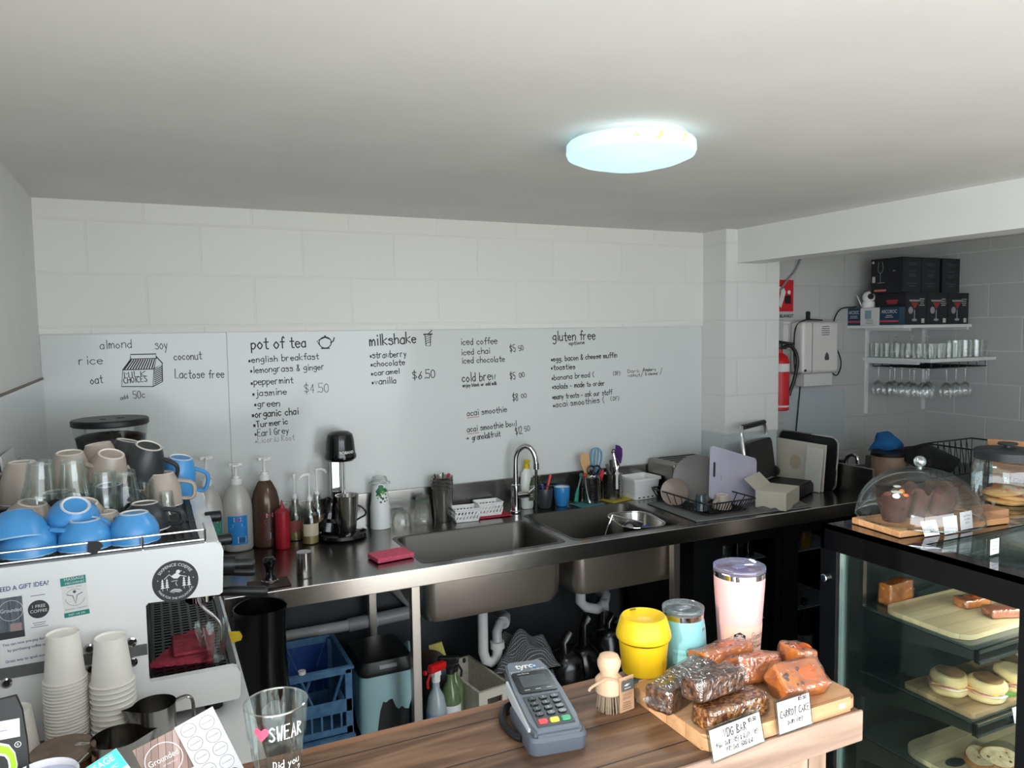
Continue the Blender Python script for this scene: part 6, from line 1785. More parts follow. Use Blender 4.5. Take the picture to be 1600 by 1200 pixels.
q = MB(); q.tube([(0, 0, 0), (.02, 0, .06), (.045, .0, .115)], .004, 8); q.tube([(.045, 0, .115), (.08, -.04, .105), (.12, -.13, .10)], .0035, 8); solo('wire_skimmer', q, CHROME, 'long steel handle sticking up out of the right sink', 'utensil', (1.80, -.46, .815))
q = MB(); q.box(-.075, -.05, 0, .075, .05, .018, .003); q.jitter(.002, 7, 40); solo('sponge', q, noise_mat('sponge_pink', (208, 78, 106), (222, 98, 122), 120, rough=.95, bump=.5, bscale=200), 'flat pink sponge cloth on the bench in front of the mixer', 'sponge', (.800, -.525, ZB + .001), 8, ang=70)
t = thing('tamper', 'black handled coffee tamper standing on a dark mat', 'tamper', (.343, -.612, ZB + .003))
q = MB(); q.cyl(.029, 0, .010, n=28, b=.002); part('base', q, CHROME, t)
q = MB(); q.lathe([(0, .008), (.018, .01), (.012, .03), (.014, .05), (.022, .068), (.022, .078), (.014, .088), (0, .09)], 24); part('handle', q, mat('gloss_black'), t)
q = MB(); q.box(-.075, -.05, 0, .06, .05, .003); solo('bar_mat', q, mat('mat_maroon', (52, 28, 26), .6), 'dark maroon mat under the tamper', 'mat', (.345, -.625, ZB))
t = thing('steel_shaker', 'plain steel cocoa shaker on the bench right of the tamper', 'shaker', (.462, -.600, ZB))
q = MB(); q.lathe([(0, 0), (.027, 0), (.0275, .004), (.0255, .086), (.023, .089), (0, .09)], 32); part('body', q, STEEL, t)
q = MB(); q.cyl(.0262, .076, .0905, n=32, b=.002); part('cap', q, mat('bright_steel', (175, 174, 172), .22, 1.0), t)

# ---------------------------------------------------------------- timber counter
OLD = wood('old_counter_timber', (64, 42, 28), (112, 82, 60), (152, 120, 94), (2.2, 20, 20), 1.6, .5, planks=(.095, .03), axis='X', bump=.5)
OLDR = wood('old_rail_timber', (104, 70, 50), (132, 92, 68), (152, 112, 86), (2.5, 30, 30), 1.3, .6, axis='X', bump=.2)
OLDF = wood('weathered_timber', (118, 96, 82), (146, 122, 106), (168, 146, 130), (3, 34, 34), 1.2, .7, axis='X', bump=.25)
OLDV = wood('weathered_boards', (112, 92, 78), (142, 118, 100), (164, 142, 124), (3, 30, 30), 1.2, .75, planks=(.085, .03), axis='Z', bump=.3)
t = thing('timber_counter', 'recycled timber counter with worn planks in front of the kitchen', 'counter', (.32, -2.34, 0))
W2 = T(-.32, 2.34, 0)
q = MB(); q.box(XL + .004, -2.483, 1.106, 1.002, -2.212, 1.15, .003, M=W2); part('planks', q, OLD, t)
q = MB(); q.box(XL + .004, -2.212, 1.106, 1.001, -2.194, 1.1495, .003, M=W2); part('back_edge_batten', q, OLDR, t)
q = MB(); q.box(XL + .004, -2.489, 1.100, 1.004, -2.4832, 1.1505, .002, M=W2); part('front_edge', q, OLDF, t)
q = MB(); q.box(XL + .004, -2.46, 0, .955, -2.44, 1.106, M=W2); part('front_boards', q, OLDV, t)
q = MB(); q.box(.90, -2.44, 0, .945, -2.23, 1.106, M=W2); part('end_post', q, OLDV, t)

# card terminal in its charging cradle
TG1 = mat('terminal_grey', (96, 102, 110), .4); TG2 = mat('cradle_grey', (84, 90, 98), .42); TDK = mat('keypad_dark', (58, 62, 68), .45)
t = thing('card_terminal', 'grey card payment terminal in a charging cradle on the counter', 'card terminal', (.527, -2.290, ZC), -9)
q = MB()
loft(q, [(rrect(-.044, -.088, .044, .03, .014), 0), (rrect(-.045, -.090, .045, .03, .014), .020), (rrect(-.043, -.086, .043, .02, .012), .025)], cap0=True, cap1=True); part('cradle', q, TG2, t)
Q = T(0, -.082, .004) @ RX(9)
q = MB()
q.prism([(-.036, 0), (.036, 0), (.038, .03), (.038, .10), (.036, .135), (.033, .175), (.028, .182), (-.028, .182), (-.033, .175), (-.036, .135), (-.038, .10), (-.038, .03)], 0, .030, Q); bmesh.ops.bevel(q.bm, geom=list(q.bm.edges), offset=.004, segments=2, affect='EDGES', clamp_overlap=True); part('body', q, TG1, t)
q = MB(); q.prism([(-.029, .012), (.029, .012), (.030, .084), (-.030, .084)], .0295, .0315, Q); part('keypad_plate', q, TDK, t)
q = MB(); q.prism(rrect(-.031, .092, .031, .146, .004), .0295, .032, Q); sc_ = part('screen_bezel', q, mat('bezel_black', (24, 26, 28), .2), t)
q = MB(); q.quad(.044, .030, Q @ T(0, .120, .0323)); part('display', q, mat('lcd_grey', (74, 80, 82), .15), sc_, normals=False)
q = MB(); q.text('verifone', .0042, Q @ T(-.012, .139, .0325)); q.quad(.009, .0016, Q @ T(-.018, .098, .0325)); q.quad(.009, .0016, Q @ T(.0, .098, .0325)); q.quad(.009, .0016, Q @ T(.018, .098, .0325)); part('screen_print', q, mat('pale_print', (190, 190, 188), .6), sc_, normals=False)
q = MB(); q.text('tyro', .013, Q @ T(-.002, .158, .0305), bold=.03); q.m = 1; q.disc(.0042, Q @ T(.0135, .1605, .0308)); q.m = 0; q.disc(.002, Q @ T(.0135, .1605, .0311)); q.text('tyro.com', .0032, Q @ T(-.022, .150, .0305)); q.text('1300 966 639', .003, Q @ T(.016, .151, .0305)); q.quad(.06, .0016, Q @ T(0, .1475, .0305)); part('logo', q, [PAPER, mat('tyro_blue', (70, 130, 190), .5)], t, normals=False)
kn = 0
for r in range(4):
    for c in range(3):
        q = MB(); M = Q @ T(-.018 + c * .018, .075 - r * .0125, .031)
        loft(q, [(rrect(-.0068, -.0045, .0068, .0045, .004), 0), (rrect(-.006, -.0038, .006, .0038, .0035), .0028)], cap1=True, M=M); k_ = part('key', q, mat('key_black', (20, 21, 23), .25), t)
        ch = '123456789*0#'[r * 3 + c]
        q = MB(); q.text(ch, .0036, M @ T(0, -.0015, .003)); part('numeral', q, PAPER, k_, normals=False)
for c, (m, w_) in enumerate(((mat('key_red', (212, 42, 48), .35), 'CLR'), (mat('key_yellow', (230, 205, 30), .35), 'OK'), (mat('key_green', (22, 150, 92), .35), 'ENT'))):
    q = MB(); loft(q, [(rrect(-.0074, -.005, .0074, .005, .003), 0), (rrect(-.0066, -.0042, .0066, .0042, .0025), .0026)], cap1=True, M=Q @ T(-.018 + c * .018, .0215, .031)); part('key', q, m, t)
q = MB(); q.box(-.041, .02, .004, -.037, .14, .024, .001, M=Q); part('side_trim', q, mat('pale_trim', (200, 204, 206), .4), t)
q = MB(); q.tube([(-.03, .06, .006), (-.045, .05, .005), (-.058, .01, .005), (-.052, -.03, .005), (-.044, -.045, .006)], .006, 8, sm=4); part('cable', q, BLACK, t)

# vegetable brush
t = thing('vegetable_brush', 'round headed wooden vegetable brush with a cardboard tag and twine', 'brush', (.647, -2.300, ZC), 8)
BEE = wood('brush_beech', (214, 176, 142), (224, 188, 154), (232, 200, 168), (20, 20, 3), 2, .55, bump=.05)
q = MB(); q.lathe([(0, .028), (.020, .028), (.0225, .031), (.0225, .050), (.019, .054), (.0145, .058), (.0145, .062), (.0185, .072), (.019, .080), (.015, .089), (.008, .092), (0, .0925)], 32); part('handle', q, BEE, t)
q = MB(); rr = random.Random(5)
for k in range(90):
    a, r = rr.uniform(0, 2 * PI), .020 * math.sqrt(rr.random()); q.tube([(r * .85 * math.cos(a), r * .85 * math.sin(a), .03), (r * 1.05 * math.cos(a), r * 1.05 * math.sin(a), .0)], .0007, 4)
o = part('bristles', q, mat('bristle', (168, 146, 120), .8), t); o['kind'] = 'stuff'
q = MB(); q.box(-.0, -.0265, .002, .030, -.0255, .058, M=T(.0, 0, 0) @ RX(-2)); tg = part('tag', q, mat('kraft_tag', (196, 156, 124), .7), t)
q = MB(); q.quad(.024, .017, XZ(.015, -.0283, .046)); q.m = 1; q.prism([(-.008, .002), (.0, .0), (.006, .004), (-.002, .004)], .0001, .0002, XZ(.014, -.0285, .045)); q.ribbon([(-.006, -.003), (.006, -.003)], .0012, XZ(.014, -.0285, .045)); q.m = 2; q.text('VEGGIE', .0042, XZ(.014, -.0278, .0295)); q.text('BRUSH', .0042, XZ(.014, -.0276, .0235)); q.lines(.02, 4, XZ(.014, -.0273, .018), .0035, .0012); part('tag_print', q, [mat('tag_grey', (84, 88, 84), .6), PAPER, mat('kraft_ink', (150, 112, 84), .7)], tg, normals=False)
q = MB(); q.tube([(.0, -.019, .054), (-.014, -.012, .058), (-.03, -.006, .052), (-.040, -.002, .046), (-.044, -.002, .042)], .0022, 7, sm=3); q.tube([(.0, -.022, .058), (.01, -.024, .055), (.014, -.0265, .054)], .0012, 6); part('twine', q, mat('twine', (196, 160, 130), .9), t)

# reusable cups
t = thing('reusable_cup', 'yellow lidded reusable glass cup on the timber counter', 'cup', (.748, -2.252, ZC))
q = MB(); q.lathe([(0, .001), (.029, .001), (.032, .006), (.036, .03), (.0415, .09), (.0405, .09), (.035, .03), (.030, .01), (0, .009)], 40); part('glass', q, TG, t, normals=False)
YEL = mat('silicone_yellow', (238, 196, 26), .42)
q = MB(); q.lathe([(.0352, .024), (.0372, .025), (.0415, .068), (.0425, .078), (.0408, .079), (.0352, .024)], 48); b_ = part('band', q, YEL, t)
q = MB(); M = XZ(0, 0, .046); q.lathe([(.0105, 0), (.0112, .0004), (.0118, 0)], 28, M); q.text('joco', .006, M @ T(0, -.002, .0002)); q.wrap(list(q.bm.verts), .0400); q.xf(RZ(28)); part('embossed_badge', q, mat('yellow_emboss', (232, 192, 12), .4), b_, normals=False)
q = MB(); q.lathe([(.040, .082), (.046, .083), (.0475, .087), (.0465, .094), (.040, .117), (.037, .121), (.034, .120), (.026, .111), (.010, .108), (0, .108)], 48); part('lid', q, YEL, t)
q = MB(); q.box(-.006, .030, .1195, .006, .0335, .1215, .001); part('sip_slot', q, mat('slot_olive', (120, 100, 10), .6), t)
def tumbler2(lab, x, y, prof, rimz, r_rim, body, lab_m, h):
    t = thing('insulated_tumbler', lab, 'tumbler', (x, y, ZC))
    q = MB(); q.lathe(prof, 48); part('body', q, body, t)
    q = MB(); q.lathe([(r_rim + .0002, rimz), (r_rim + .0004, rimz + .009), (r_rim - .002, rimz + .010), (r_rim - .003, rimz + .002)], 48); part('steel_rim', q, CHROME, t)
    q = MB(); q.lathe([(r_rim - .002, rimz + .010), (r_rim + .001, rimz + .011), (r_rim + .001, rimz + .018), (r_rim - .003, rimz + .0195), (r_rim - .006, rimz + .013), (0, rimz + .012)], 44); l = part('clear_lid', q, lab_m, t, normals=False)
    q = MB(); q.box(-.014, -.008, rimz + .0125, .014, .008, rimz + .017, .003); part('slider', q, lab_m, l)
    return t
AQ = mat('aqua_enamel', (126, 184, 190), .4, coat=.3); PK = mat('pink_enamel', (224, 176, 174), .4, coat=.25)
LIDA = glass('acrylic_lid', tint=(244, 246, 248), k=.07, haze=.08); LIDP = glass('acrylic_lid_lilac', tint=(226, 228, 246), rim=(215, 218, 250), k=.10, haze=.10)
pa = [(0, 0), (.030, 0), (.034, .004), (.0405, .03), (.0412, .045), (.0395, .075), (.0362, .100)]
ta = lambda z: (.0412 - max(0, z - .045) * .09) if z > .045 else .0405 + (z - .03) * .05
t = tumbler2('short aqua insulated tumbler between the yellow and pink cups', .842, -.0 - 2.240, pa, .099, .0362, AQ, LIDA, .118)
q = MB(); vs = q.add([(-.045 + .09 * i / 16, 0, z) for z in (.026, .052) for i in range(17)], [(i, i + 1, i + 18, i + 17) for i in range(16)]); q.wrap(vs, 1, taper=lambda z: ta(z) + .0006); part('paper_band', q, mat('aqua_band', (140, 206, 212), .6), t, normals=False)
q = MB(); q.hand('Stainless Steel', .006, XZ(-.022, -.0009, .042), wd=.0006, width=.034, slant=.3); q.text('INSULATED TUMBLER', .0035, XZ(-.001, -.0009, .034), width=.042); q.text('355ml / 12oz', .0018, XZ(0, -.0009, .029)); q.lines(.014, 3, XZ(.032, -.0009, .042), .004, .001); q.m = 1
for k, ch in enumerate('OHELIEA'): q.text(ch, .0042, XZ(-.018, -.0004, .058 + k * .006) @ RZ(90))
q.wrap(list(q.bm.verts), 1, taper=ta); part('lettering', q, [mat('teal_ink', (40, 70, 80), .6), mat('aqua_deboss', (108, 180, 188), .3)], t, normals=False)
q = MB(); q.quad(.014, .012, XZ(.018, -.0008, .083)); q.m = 1; q.text('$40', .005, XZ(.018, -.0012, .081)); q.wrap(list(q.bm.verts), 1, taper=ta); part('price_sticker', q, [PAPER, mat('teal_ink')], t, normals=False)
pp = [(0, 0), (.035, 0), (.0365, .003), (.0375, .02), (.0455, .14), (.0462, .158)]
tp = lambda z: .0365 + z * .0625
t = tumbler2('tall pink insulated tumbler with a black badge at the back edge', .966, -2.246, pp, .157, .0462, PK, LIDP, .175)
q = MB(); vs = q.add([(-.058 + .116 * i / 20, 0, z) for z in (.014, .072) for i in range(21)], [(i, i + 1, i + 22, i + 21) for i in range(20)]); q.wrap(vs, 1, taper=lambda z: tp(z) + .0006); part('paper_band', q, mat('peach_band', (226, 184, 166), .6), t, normals=False)
q = MB(); vs = q.add([(-.058 + .116 * i / 20, 0, z) for z in (.010, .0145) for i in range(21)], [(i, i + 1, i + 22, i + 21) for i in range(20)]); q.hand('Stainless Steel', .013, XZ(-.010, -.0009, .049), wd=.0007, width=.062, slant=.35); q.m = 1; q.text('INSULATED', .0055, XZ(.014, -.0009, .040), width=.034); q.text('TUMBLER', .0055, XZ(.014, -.0009, .032), width=.032, bold=.02); q.text('590ml / 20oz', .002, XZ(.012, -.0009, .025)); q.m = 2
for k, ch in enumerate('OHELIEA'): q.text(ch, .006, XZ(.016, -.0004, .09 + k * .0075) @ RZ(90))
q.m = 0
q.wrap(list(q.bm.verts), 1, taper=tp); part('lettering', q, [INK, mat('tan_ink', (140, 110, 100), .6), mat('pink_deboss', (222, 180, 180), .3)], t, normals=False)
q = MB(); H = [(.0115 * math.cos(PI / 6 + k * PI / 3), .0115 * math.sin(PI / 6 + k * PI / 3)) for k in range(6)]; q.prism(H, .0005, .0009, XZ(-.028, 0, .052)); q.m = 1; q.text('PURE', .0035, XZ(-.028, -.0014, .056)); q.text('ECO', .0062, XZ(-.028, -.0014, .048), bold=.02); q.disc(.0014, XZ(-.028, -.0014, .0445)); q.wrap(list(q.bm.verts), 1, taper=tp); part('hexagon_badge', q, [INK, PAPER], t, normals=False)

# chopping board with wrapped slices
t = thing('serving_board', 'thick pale timber board carrying wrapped slices on the counter end', 'chopping board', (.85, -2.381, ZC))
BRD = wood('board_light_wood', (188, 140, 98), (208, 162, 118), (222, 182, 140), (2.5, 26, 26), 1.4, .45, planks=(.047, .012), axis='X', bump=.06)
q = MB(); q.prism(rrect(-.150, -.100, .152, .100, .018), 0, .024); bmesh.ops.bevel(q.bm, geom=[e for e in q.bm.edges if abs(e.verts[0].co.z - e.verts[1].co.z) < 1e-6], offset=.004, segments=2, affect='EDGES'); part('board', q, BRD, t)
q = MB(); q.quad(.012, .008, XZ(.115, -.1005, .013)); part('sticker', q, PAPER, t, normals=False)
WRAP = glass('cling_wrap', tint=(250, 250, 250), rim=(245, 248, 250), k=.14, rough=.08)
def crumpled(m):
    nt = m.node_tree; N, L = nt.nodes, nt.links
    g = [n for n in N if n.type == 'BSDF_GLOSSY'][0]
    tc = N.new('ShaderNodeTexCoord'); n1 = N.new('ShaderNodeTexNoise'); n1.inputs['Scale'].default_value = 60; n1.inputs['Distortion'].default_value = 1.5
    b = N.new('ShaderNodeBump'); b.inputs['Strength'].default_value = 1.0; b.inputs['Distance'].default_value = .004
    L.new(tc.outputs['Object'], n1.inputs['Vector']); L.new(n1.outputs['Fac'], b.inputs['Height']); L.new(b.outputs[0], g.inputs['Normal'])
crumpled(WRAP)
SEED = noise_mat('seed_bar', (54, 28, 18), (150, 104, 70), 150, rough=.6, bump=.9, lo=.40, hi=.72)
SEED2 = noise_mat('seed_bar_amber', (92, 44, 20), (206, 140, 70), 170, rough=.5, bump=.9, lo=.42, hi=.66)
CARR = noise_mat('carrot_cake', (196, 108, 60), (240, 140, 46), 34, rough=.6, bump=.4, lo=.38, hi=.62)
def slab(name, lab, cat, x, y, z, l, w, h, m, rx, ry, rz, seed, grp, tuft=1, spots=None):
    t = thing(name, lab, cat, (x, y, z), group=grp, rot=R3(rx, ry, rz))
    q = MB(); q.box(-l / 2, -w / 2, 0, l / 2, w / 2, h, .005, seg=2)
    bmesh.ops.subdivide_edges(q.bm, edges=list(q.bm.edges), cuts=4, use_grid_fill=True); q.jitter(.0022, seed, 60); part('slice', q, m, t, ang=70)
    if spots:
        q = MB(); rr = random.Random(seed)
        q.ball(.014, T(l * .15, 0, h) @ Matrix.Diagonal((1.3, 1.0, .18, 1))); q.jitter(.003, seed, 80); part('carrot_topping', q, mat('carrot_orange', (244, 108, 10), .5), t)
        q = MB()
        for k in range(6):
            q.ball(rr.uniform(.002, .004), T(rr.uniform(-.4, .4) * l, rr.uniform(-.4, .4) * w, h), n=8)
        part('currants', q, mat('currant', (92, 62, 54), .5), t)
    q = MB(); q.box(-l / 2 - .002, -w / 2 - .002, -.0005, l / 2 + .002, w / 2 + .002, h + .003, .006, seg=2)
    bmesh.ops.subdivide_edges(q.bm, edges=list(q.bm.edges), cuts=5, use_grid_fill=True); q.jitter(.0030, seed + 11, 70)
    if tuft:
        q.prism([(0, -w * .35), (.012, -w * .45), (.016, 0), (.011, w * .45), (0, w * .35)], h * .45, h * .55, M=T(-l / 2 if tuft == 2 else l / 2, 0, 0) @ (RZ(180) if tuft == 2 else T()))
    part('wrap', q, WRAP, t, ang=25)
zb = ZC + .0245
G1, G2 = 'wrapped seed bars', 'wrapped carrot cake slices'
slab('seed_bar', 'long wrapped dark seed bar at the back left of the board', 'cake', .748, -2.358, zb, .145, .044, .038, SEED, 0, 0, 22, 2, G1, 2)
slab('seed_bar', 'wrapped amber seed bar lying lowest, behind the bar sign', 'cake', .768, -2.448, zb, .118, .040, .030, SEED2, 0, 0, 3, 5, G1, 0)
slab('seed_bar', 'wrapped dark seed bar resting on top of the amber bar', 'cake', .752, -2.428, zb + .034, .102, .038, .032, SEED, -4, 3, 10, 8, G1, 1)
slab('carrot_cake_slice', 'wrapped carrot cake slice at the back, against the pink tumbler', 'cake', .868, -2.315, zb, .105, .05, .040, CARR, -12, 0, 2, 3, G2, 0, True)
slab('carrot_cake_slice', 'wrapped carrot cake slice in the middle, leaning on the back slice', 'cake', .888, -2.375, zb, .078, .045, .042, CARR, -22, 0, -8, 6, G2, 1, True)
slab('carrot_cake_slice', 'wrapped carrot cake slice at the front with a bright orange patch', 'cake', .918, -2.420, zb + .004, .085, .05, .042, CARR, 38, 0, -6, 9, G2, 0, True)
slab('carrot_cake_slice', 'wrapped carrot cake slice at the right end behind the front slice', 'cake', .962, -2.386, zb, .038, .052, .050, CARR, 0, 8, -6, 12, G2, 1, True)
def sign(lab, x, y, z, w_, h_, rx, rz, f):
    t = thing('price_sign', lab, 'sign', (x, y, z), rot=R3(rx, 0, rz))
    q = MB(); q.box(-w_ / 2, -.0016, 0, w_ / 2, .0016, h_); part('acrylic_sleeve', q, glass('acrylic', k=.12), t)
    q = MB(); q.box(-w_ / 2 + .003, -.0022, .003, w_ / 2 - .003, -.0018, h_ - .003); part('paper', q, mat('card_white', (206, 204, 200), .6), t)
    q = MB(); f(q); part('handwriting', q, INK, t, normals=False)
def vdg(q):
    q.hand('VDG BAR', .011, XZ(-.026, -.0026, .028), wd=.0015, width=.048, slant=.12); q.hand('$5.50', .005, XZ(.026, -.0026, .036), wd=.0012, width=.017)
    q.hand('VEGAN, DAIRY FREE & GLUTEN FREE', .0062, XZ(-.044, -.0026, .0175), wd=.0008, width=.088, slant=.12); q.hand('VERY DAMN GOOD BAR', .0062, XZ(-.026, -.0026, .0085), wd=.0008, width=.056, slant=.12)
def carrot(q):
    q.hand('$5.50', .005, XZ(.010, -.0026, .043), wd=.0012, width=.018); q.hand('CARROT CAKE', .010, XZ(-.030, -.0026, .025), wd=.0014, width=.062, slant=.12); q.hand('DAIRY FREE', .0055, XZ(-.016, -.0026, .013), wd=.0010, width=.034, slant=.12)
sign('handwritten VDG Bar price sign leaning on the front of the board', .742, -2.4950, ZC + .001, .107, .047, -14, 5, vdg)
sign('handwritten Carrot Cake price sign leaning on the front of the board', .856, -2.4900, ZC + .004, .073, .052, -8, 2, carrot)

# ---------------------------------------------------------------- refrigerated display cabinet
CBK = mat('cabinet_black', (16, 17, 19), .22); ALU = mat('aluminium', (150, 156, 158), .3, 1.0)
x0, x1, y0, y1, zt = 1.716, 3.24, -2.335, -1.751, 1.20
t = thing('display_cabinet', 'black framed glass food display cabinet right of the timber counter', 'display cabinet', (x0, -2.04, 0))
W3 = T(-x0, 2.04, 0)
def P3(nm, bs, m, par=None, b=0, **k):
    q = MB()
    for v in bs: q.box(*v, b, M=W3)
    return part(nm, q, m, par or t, **k)
P3('base', [(x0, y0, 0, x1, y1, .50)], CBK)
for b_ in ((x0, y1 - .055, .5, x0 + .055, y1, zt - .07), (x0, y0, .5, x0 + .03, y0 + .03, zt - .07), (x1 - .05, y1 - .055, .5, x1, y1, zt - .07), (x1 - .03, y0, .5, x1, y0 + .03, zt - .07)):
    P3('frame_post', [b_], CBK)
P3('rear_wall', [(x0 + .055, y1 - .012, .5, x1 - .05, y1, zt - .01)], mat('rear_dark', (46, 54, 56), .2))
P3('top', [(x0, y0, zt - .07, x0 + .012, y1, zt), (x0, y0, zt - .07, x1, y0 + .012, zt), (x1 - .012, y0, zt - .07, x1, y1, zt), (x0, y1 - .012, zt - .07, x1, y1, zt), (x0, y0, zt - .012, x0 + .062, y1, zt), (x0 + .062, -2.03, zt - .012, x1, y1, zt), (x0 + .062, y0, zt - .012, x1, y0 + .05, zt)], mat('gloss_top_black', (12, 12, 14), .05, coat=.5))
PGL = glass('pane_glass', tint=(243, 249, 247), rim=(220, 230, 228), k=.035, top=.4)
P3('top_pane', [(x0 + .058, y0 + .045, zt - .009, x1 - .02, -2.025, zt - .002)], PGL)
P3('side_pane', [(x0 + .004, y0 + .03, .5, x0 + .010, y1 - .075, zt - .07)], PGL)
P3('front_pane', [(x0 + .03, y0 + .004, .5, x1 - .03, y0 + .010, zt - .07)], PGL)
P3('pane_edge', [(x0 + .002, y1 - .078, .5, x0 + .012, y1 - .066, zt - .07)], mat('glass_edge', (130, 152, 146), .2))
P3('pane_channel', [(x0 + .002, y1 - .066, .5, x0 + .014, y1 - .055, zt - .07)], ALU)
q = MB(); q.cyl(.011, -.004, .012, fr((x0, -1.772, 1.047), (0, -1, 0), (0, 0, 1)), n=20, b=.002); q.xf(W3); part('lock', q, CHROME, t)
P3('upright', [(x0 + .022, -1.878, .5, x0 + .036, -1.866, zt - .07), (x1 - .06, -1.878, .5, x1 - .046, -1.866, zt - .07)], ALU)
for z in (.995, .815, .635):
    s_ = P3('shelf', [(x0 + .022, -2.195, z - .006, x1 - .03, -1.87, z)], mat('shelf_glass_dark', (58, 68, 68), .15))
    P3('shelf_rail', [(x0 + .020, -2.205, z - .034, x1 - .03, -2.193, z - .002)], CBK, s_)
    P3('rail_trim', [(x0 + .020, -2.208, z - .008, x1 - .03, -2.2045, z - .001), (x0 + .020, -2.208, z - .035, x1 - .03, -2.2045, z - .029)], ALU, s_)
    q = MB(); q.prism([(-.001, -.008), (-.315, -.008), (-.315, -.03), (-.20, -.04), (-.001, -.075)], 0, .004, fr((x0 + .020, -1.875, z), (0, 1, 0), (0, 0, 1))); q.xf(W3); part('bracket', q, ALU, s_)
P3('floor_tray', [(x0 + .02, y0 + .02, .5, x1 - .02, y1 - .02, .52)], mat('tray_dark', (40, 44, 46), .3))
ld = bpy.data.lights.new('cabinet_fill', 'AREA'); ld.shape = 'RECTANGLE'; ld.size = 1.3; ld.size_y = .03; ld.energy = 7; ld.color = (1.0, .95, .84)  # added fill light to brighten the shelves
lo = bpy.data.objects.new('cabinet_fill', ld); C.objects.link(lo); lo.location = (2.48, -2.27, 1.124)
P3('fill_tube', [(x0 + .1, -2.285, 1.126, x1 - .1, -2.255, 1.138)], mat('tube_white', (240, 238, 230), .4))  # made-up tube to go with the added shelf light
# shelf boards and food
BAM = wood('bamboo_board', (204, 180, 140), (220, 198, 160), (230, 212, 178), (2, 30, 30), 1.3, .45, planks=(.05, .01), axis='X', bump=.04)
BAM2 = wood('walnut_board', (156, 126, 94), (182, 152, 116), (200, 172, 136), (2, 30, 30), 1.3, .45, planks=(.05, .01), axis='X', bump=.04)
def board(lab, x, y, z, w_, d_, m, r=.03, hole=None, rz=0, bow=False):
    t = thing('bread_board', lab, 'chopping board', (x, y, z + .0005), rz)
    q = MB(); P = rrect(-w_ / 2, -d_ / 2, w_ / 2, d_ / 2, r, 6); q.prism(P, 0, .013); part('board', q, m, t)
    if hole:
        q = MB(); q.cyl(.022, .0125, .0136, T(*hole, 0) @ Matrix.Diagonal((1.4, .8, 1, 1)), n=24); part('hang_hole', q, mat('slot_dark'), t)
board('pale bamboo board on the top cabinet shelf', 1.955, -2.045, .995, .42, .235, BAM, .045)
board('brown timber board under the muffin sandwiches', 1.925, -2.095, .815, .36, .19, BAM2, .012)
board('pale board with a hanging hole under the sliced bread', 1.98, -2.085, .635, .46, .20, BAM, .06, hole=(-.17, -.02))
board('brown timber board at the back of the middle shelf', 2.32, -2.02, .815, .36, .26, BAM2, .012)
z2 = .815 + .0145
MUF = noise_mat('muffin_toasted', (214, 182, 128), (228, 204, 162), 14, rough=.8, bump=.15); MUT = noise_mat('muffin_brown_top', (98, 66, 42), (150, 110, 74), 40, rough=.85, lo=.3, hi=.6)
HAM = mat('ham_pink', (200, 128, 122), .5); EGGW = mat('egg_white', (238, 232, 216), .5); LEAF = mat('salad_green', (92, 132, 48), .6); CHZ = mat('cheese', (236, 200, 110), .5)
def sandwich(lab, x, y, r, leaf, rz, tilt, seed, toast=True):
    t = thing('muffin_sandwich', lab, 'sandwich', (x, y, z2), rz, 'muffin sandwiches')
    q = MB(); q.lathe([(0, 0), (r * .9, .001), (r, .007), (r * .98, .016), (r * .88, .019), (0, .019)], 30); q.jitter(.0025, seed, 40); part('lower_half', q, MUF, t)
    q = MB(); q.cyl(r * .97, .018, .022, T(.003, -.004, 0), n=26, b=.001); q.jitter(.002, seed + 1, 60); part('egg', q, EGGW, t)
    q = MB(); q.cyl(r * .99, .0215, .0245, T(-.003, .002, 0), n=22); q.jitter(.003, seed + 2, 55); part('ham', q, HAM, t)
    q = MB(); q.box(-r * .8, -r * .85, .0245, r * .8, r * .8, .027, M=RZ(20)); part('cheese', q, CHZ, t)
    if leaf:
        q = MB(); q.prism([(0, 0), (.02, -.008), (.034, .002), (.026, .012), (.006, .010)], 0, .006, T(r * .35, -r * .96, .018)); q.jitter(.003, 4, 90); part('salad_leaf', q, LEAF, t)
    q = MB(); q.lathe([(0, .026), (r * .92, .027), (r, .034), (r * .98, .044), (r * .86, .050), (r * .7, .0515), (0, .052)], 30, RX(tilt)); q.jitter(.0025, seed + 3, 40); part('upper_half', q, MUF, t)
    if toast:
        q = MB(); q.lathe([(0, .0552), (r * .55, .0550), (r * .76, .0524)], 26, RX(tilt)); q.jitter(.0025, seed + 3, 40); part('toasted_face', q, MUT, t, normals=False)
sandwich('muffin sandwich at the left of the middle shelf', 1.805, -2.085, .044, False, 10, 3, 3)
sandwich('muffin sandwich with a green leaf, second from the left on the middle shelf', 1.855, -2.150, .044, True, -10, 4, 6)
sandwich('pale untoasted muffin sandwich at the right frame edge of the middle shelf', 1.965, -2.145, .045, False, 40, 6, 9, False)
sandwich('muffin sandwich at the back right of the middle shelf', 2.20, -2.06, .046, False, 60, 3, 12)
BREADC = noise_mat('crumb', (196, 164, 120), (226, 204, 168), 60, rough=.9, bump=.4, lo=.3, hi=.6); CRUST = noise_mat('crust', (138, 86, 50), (160, 108, 66), 30, rough=.8)
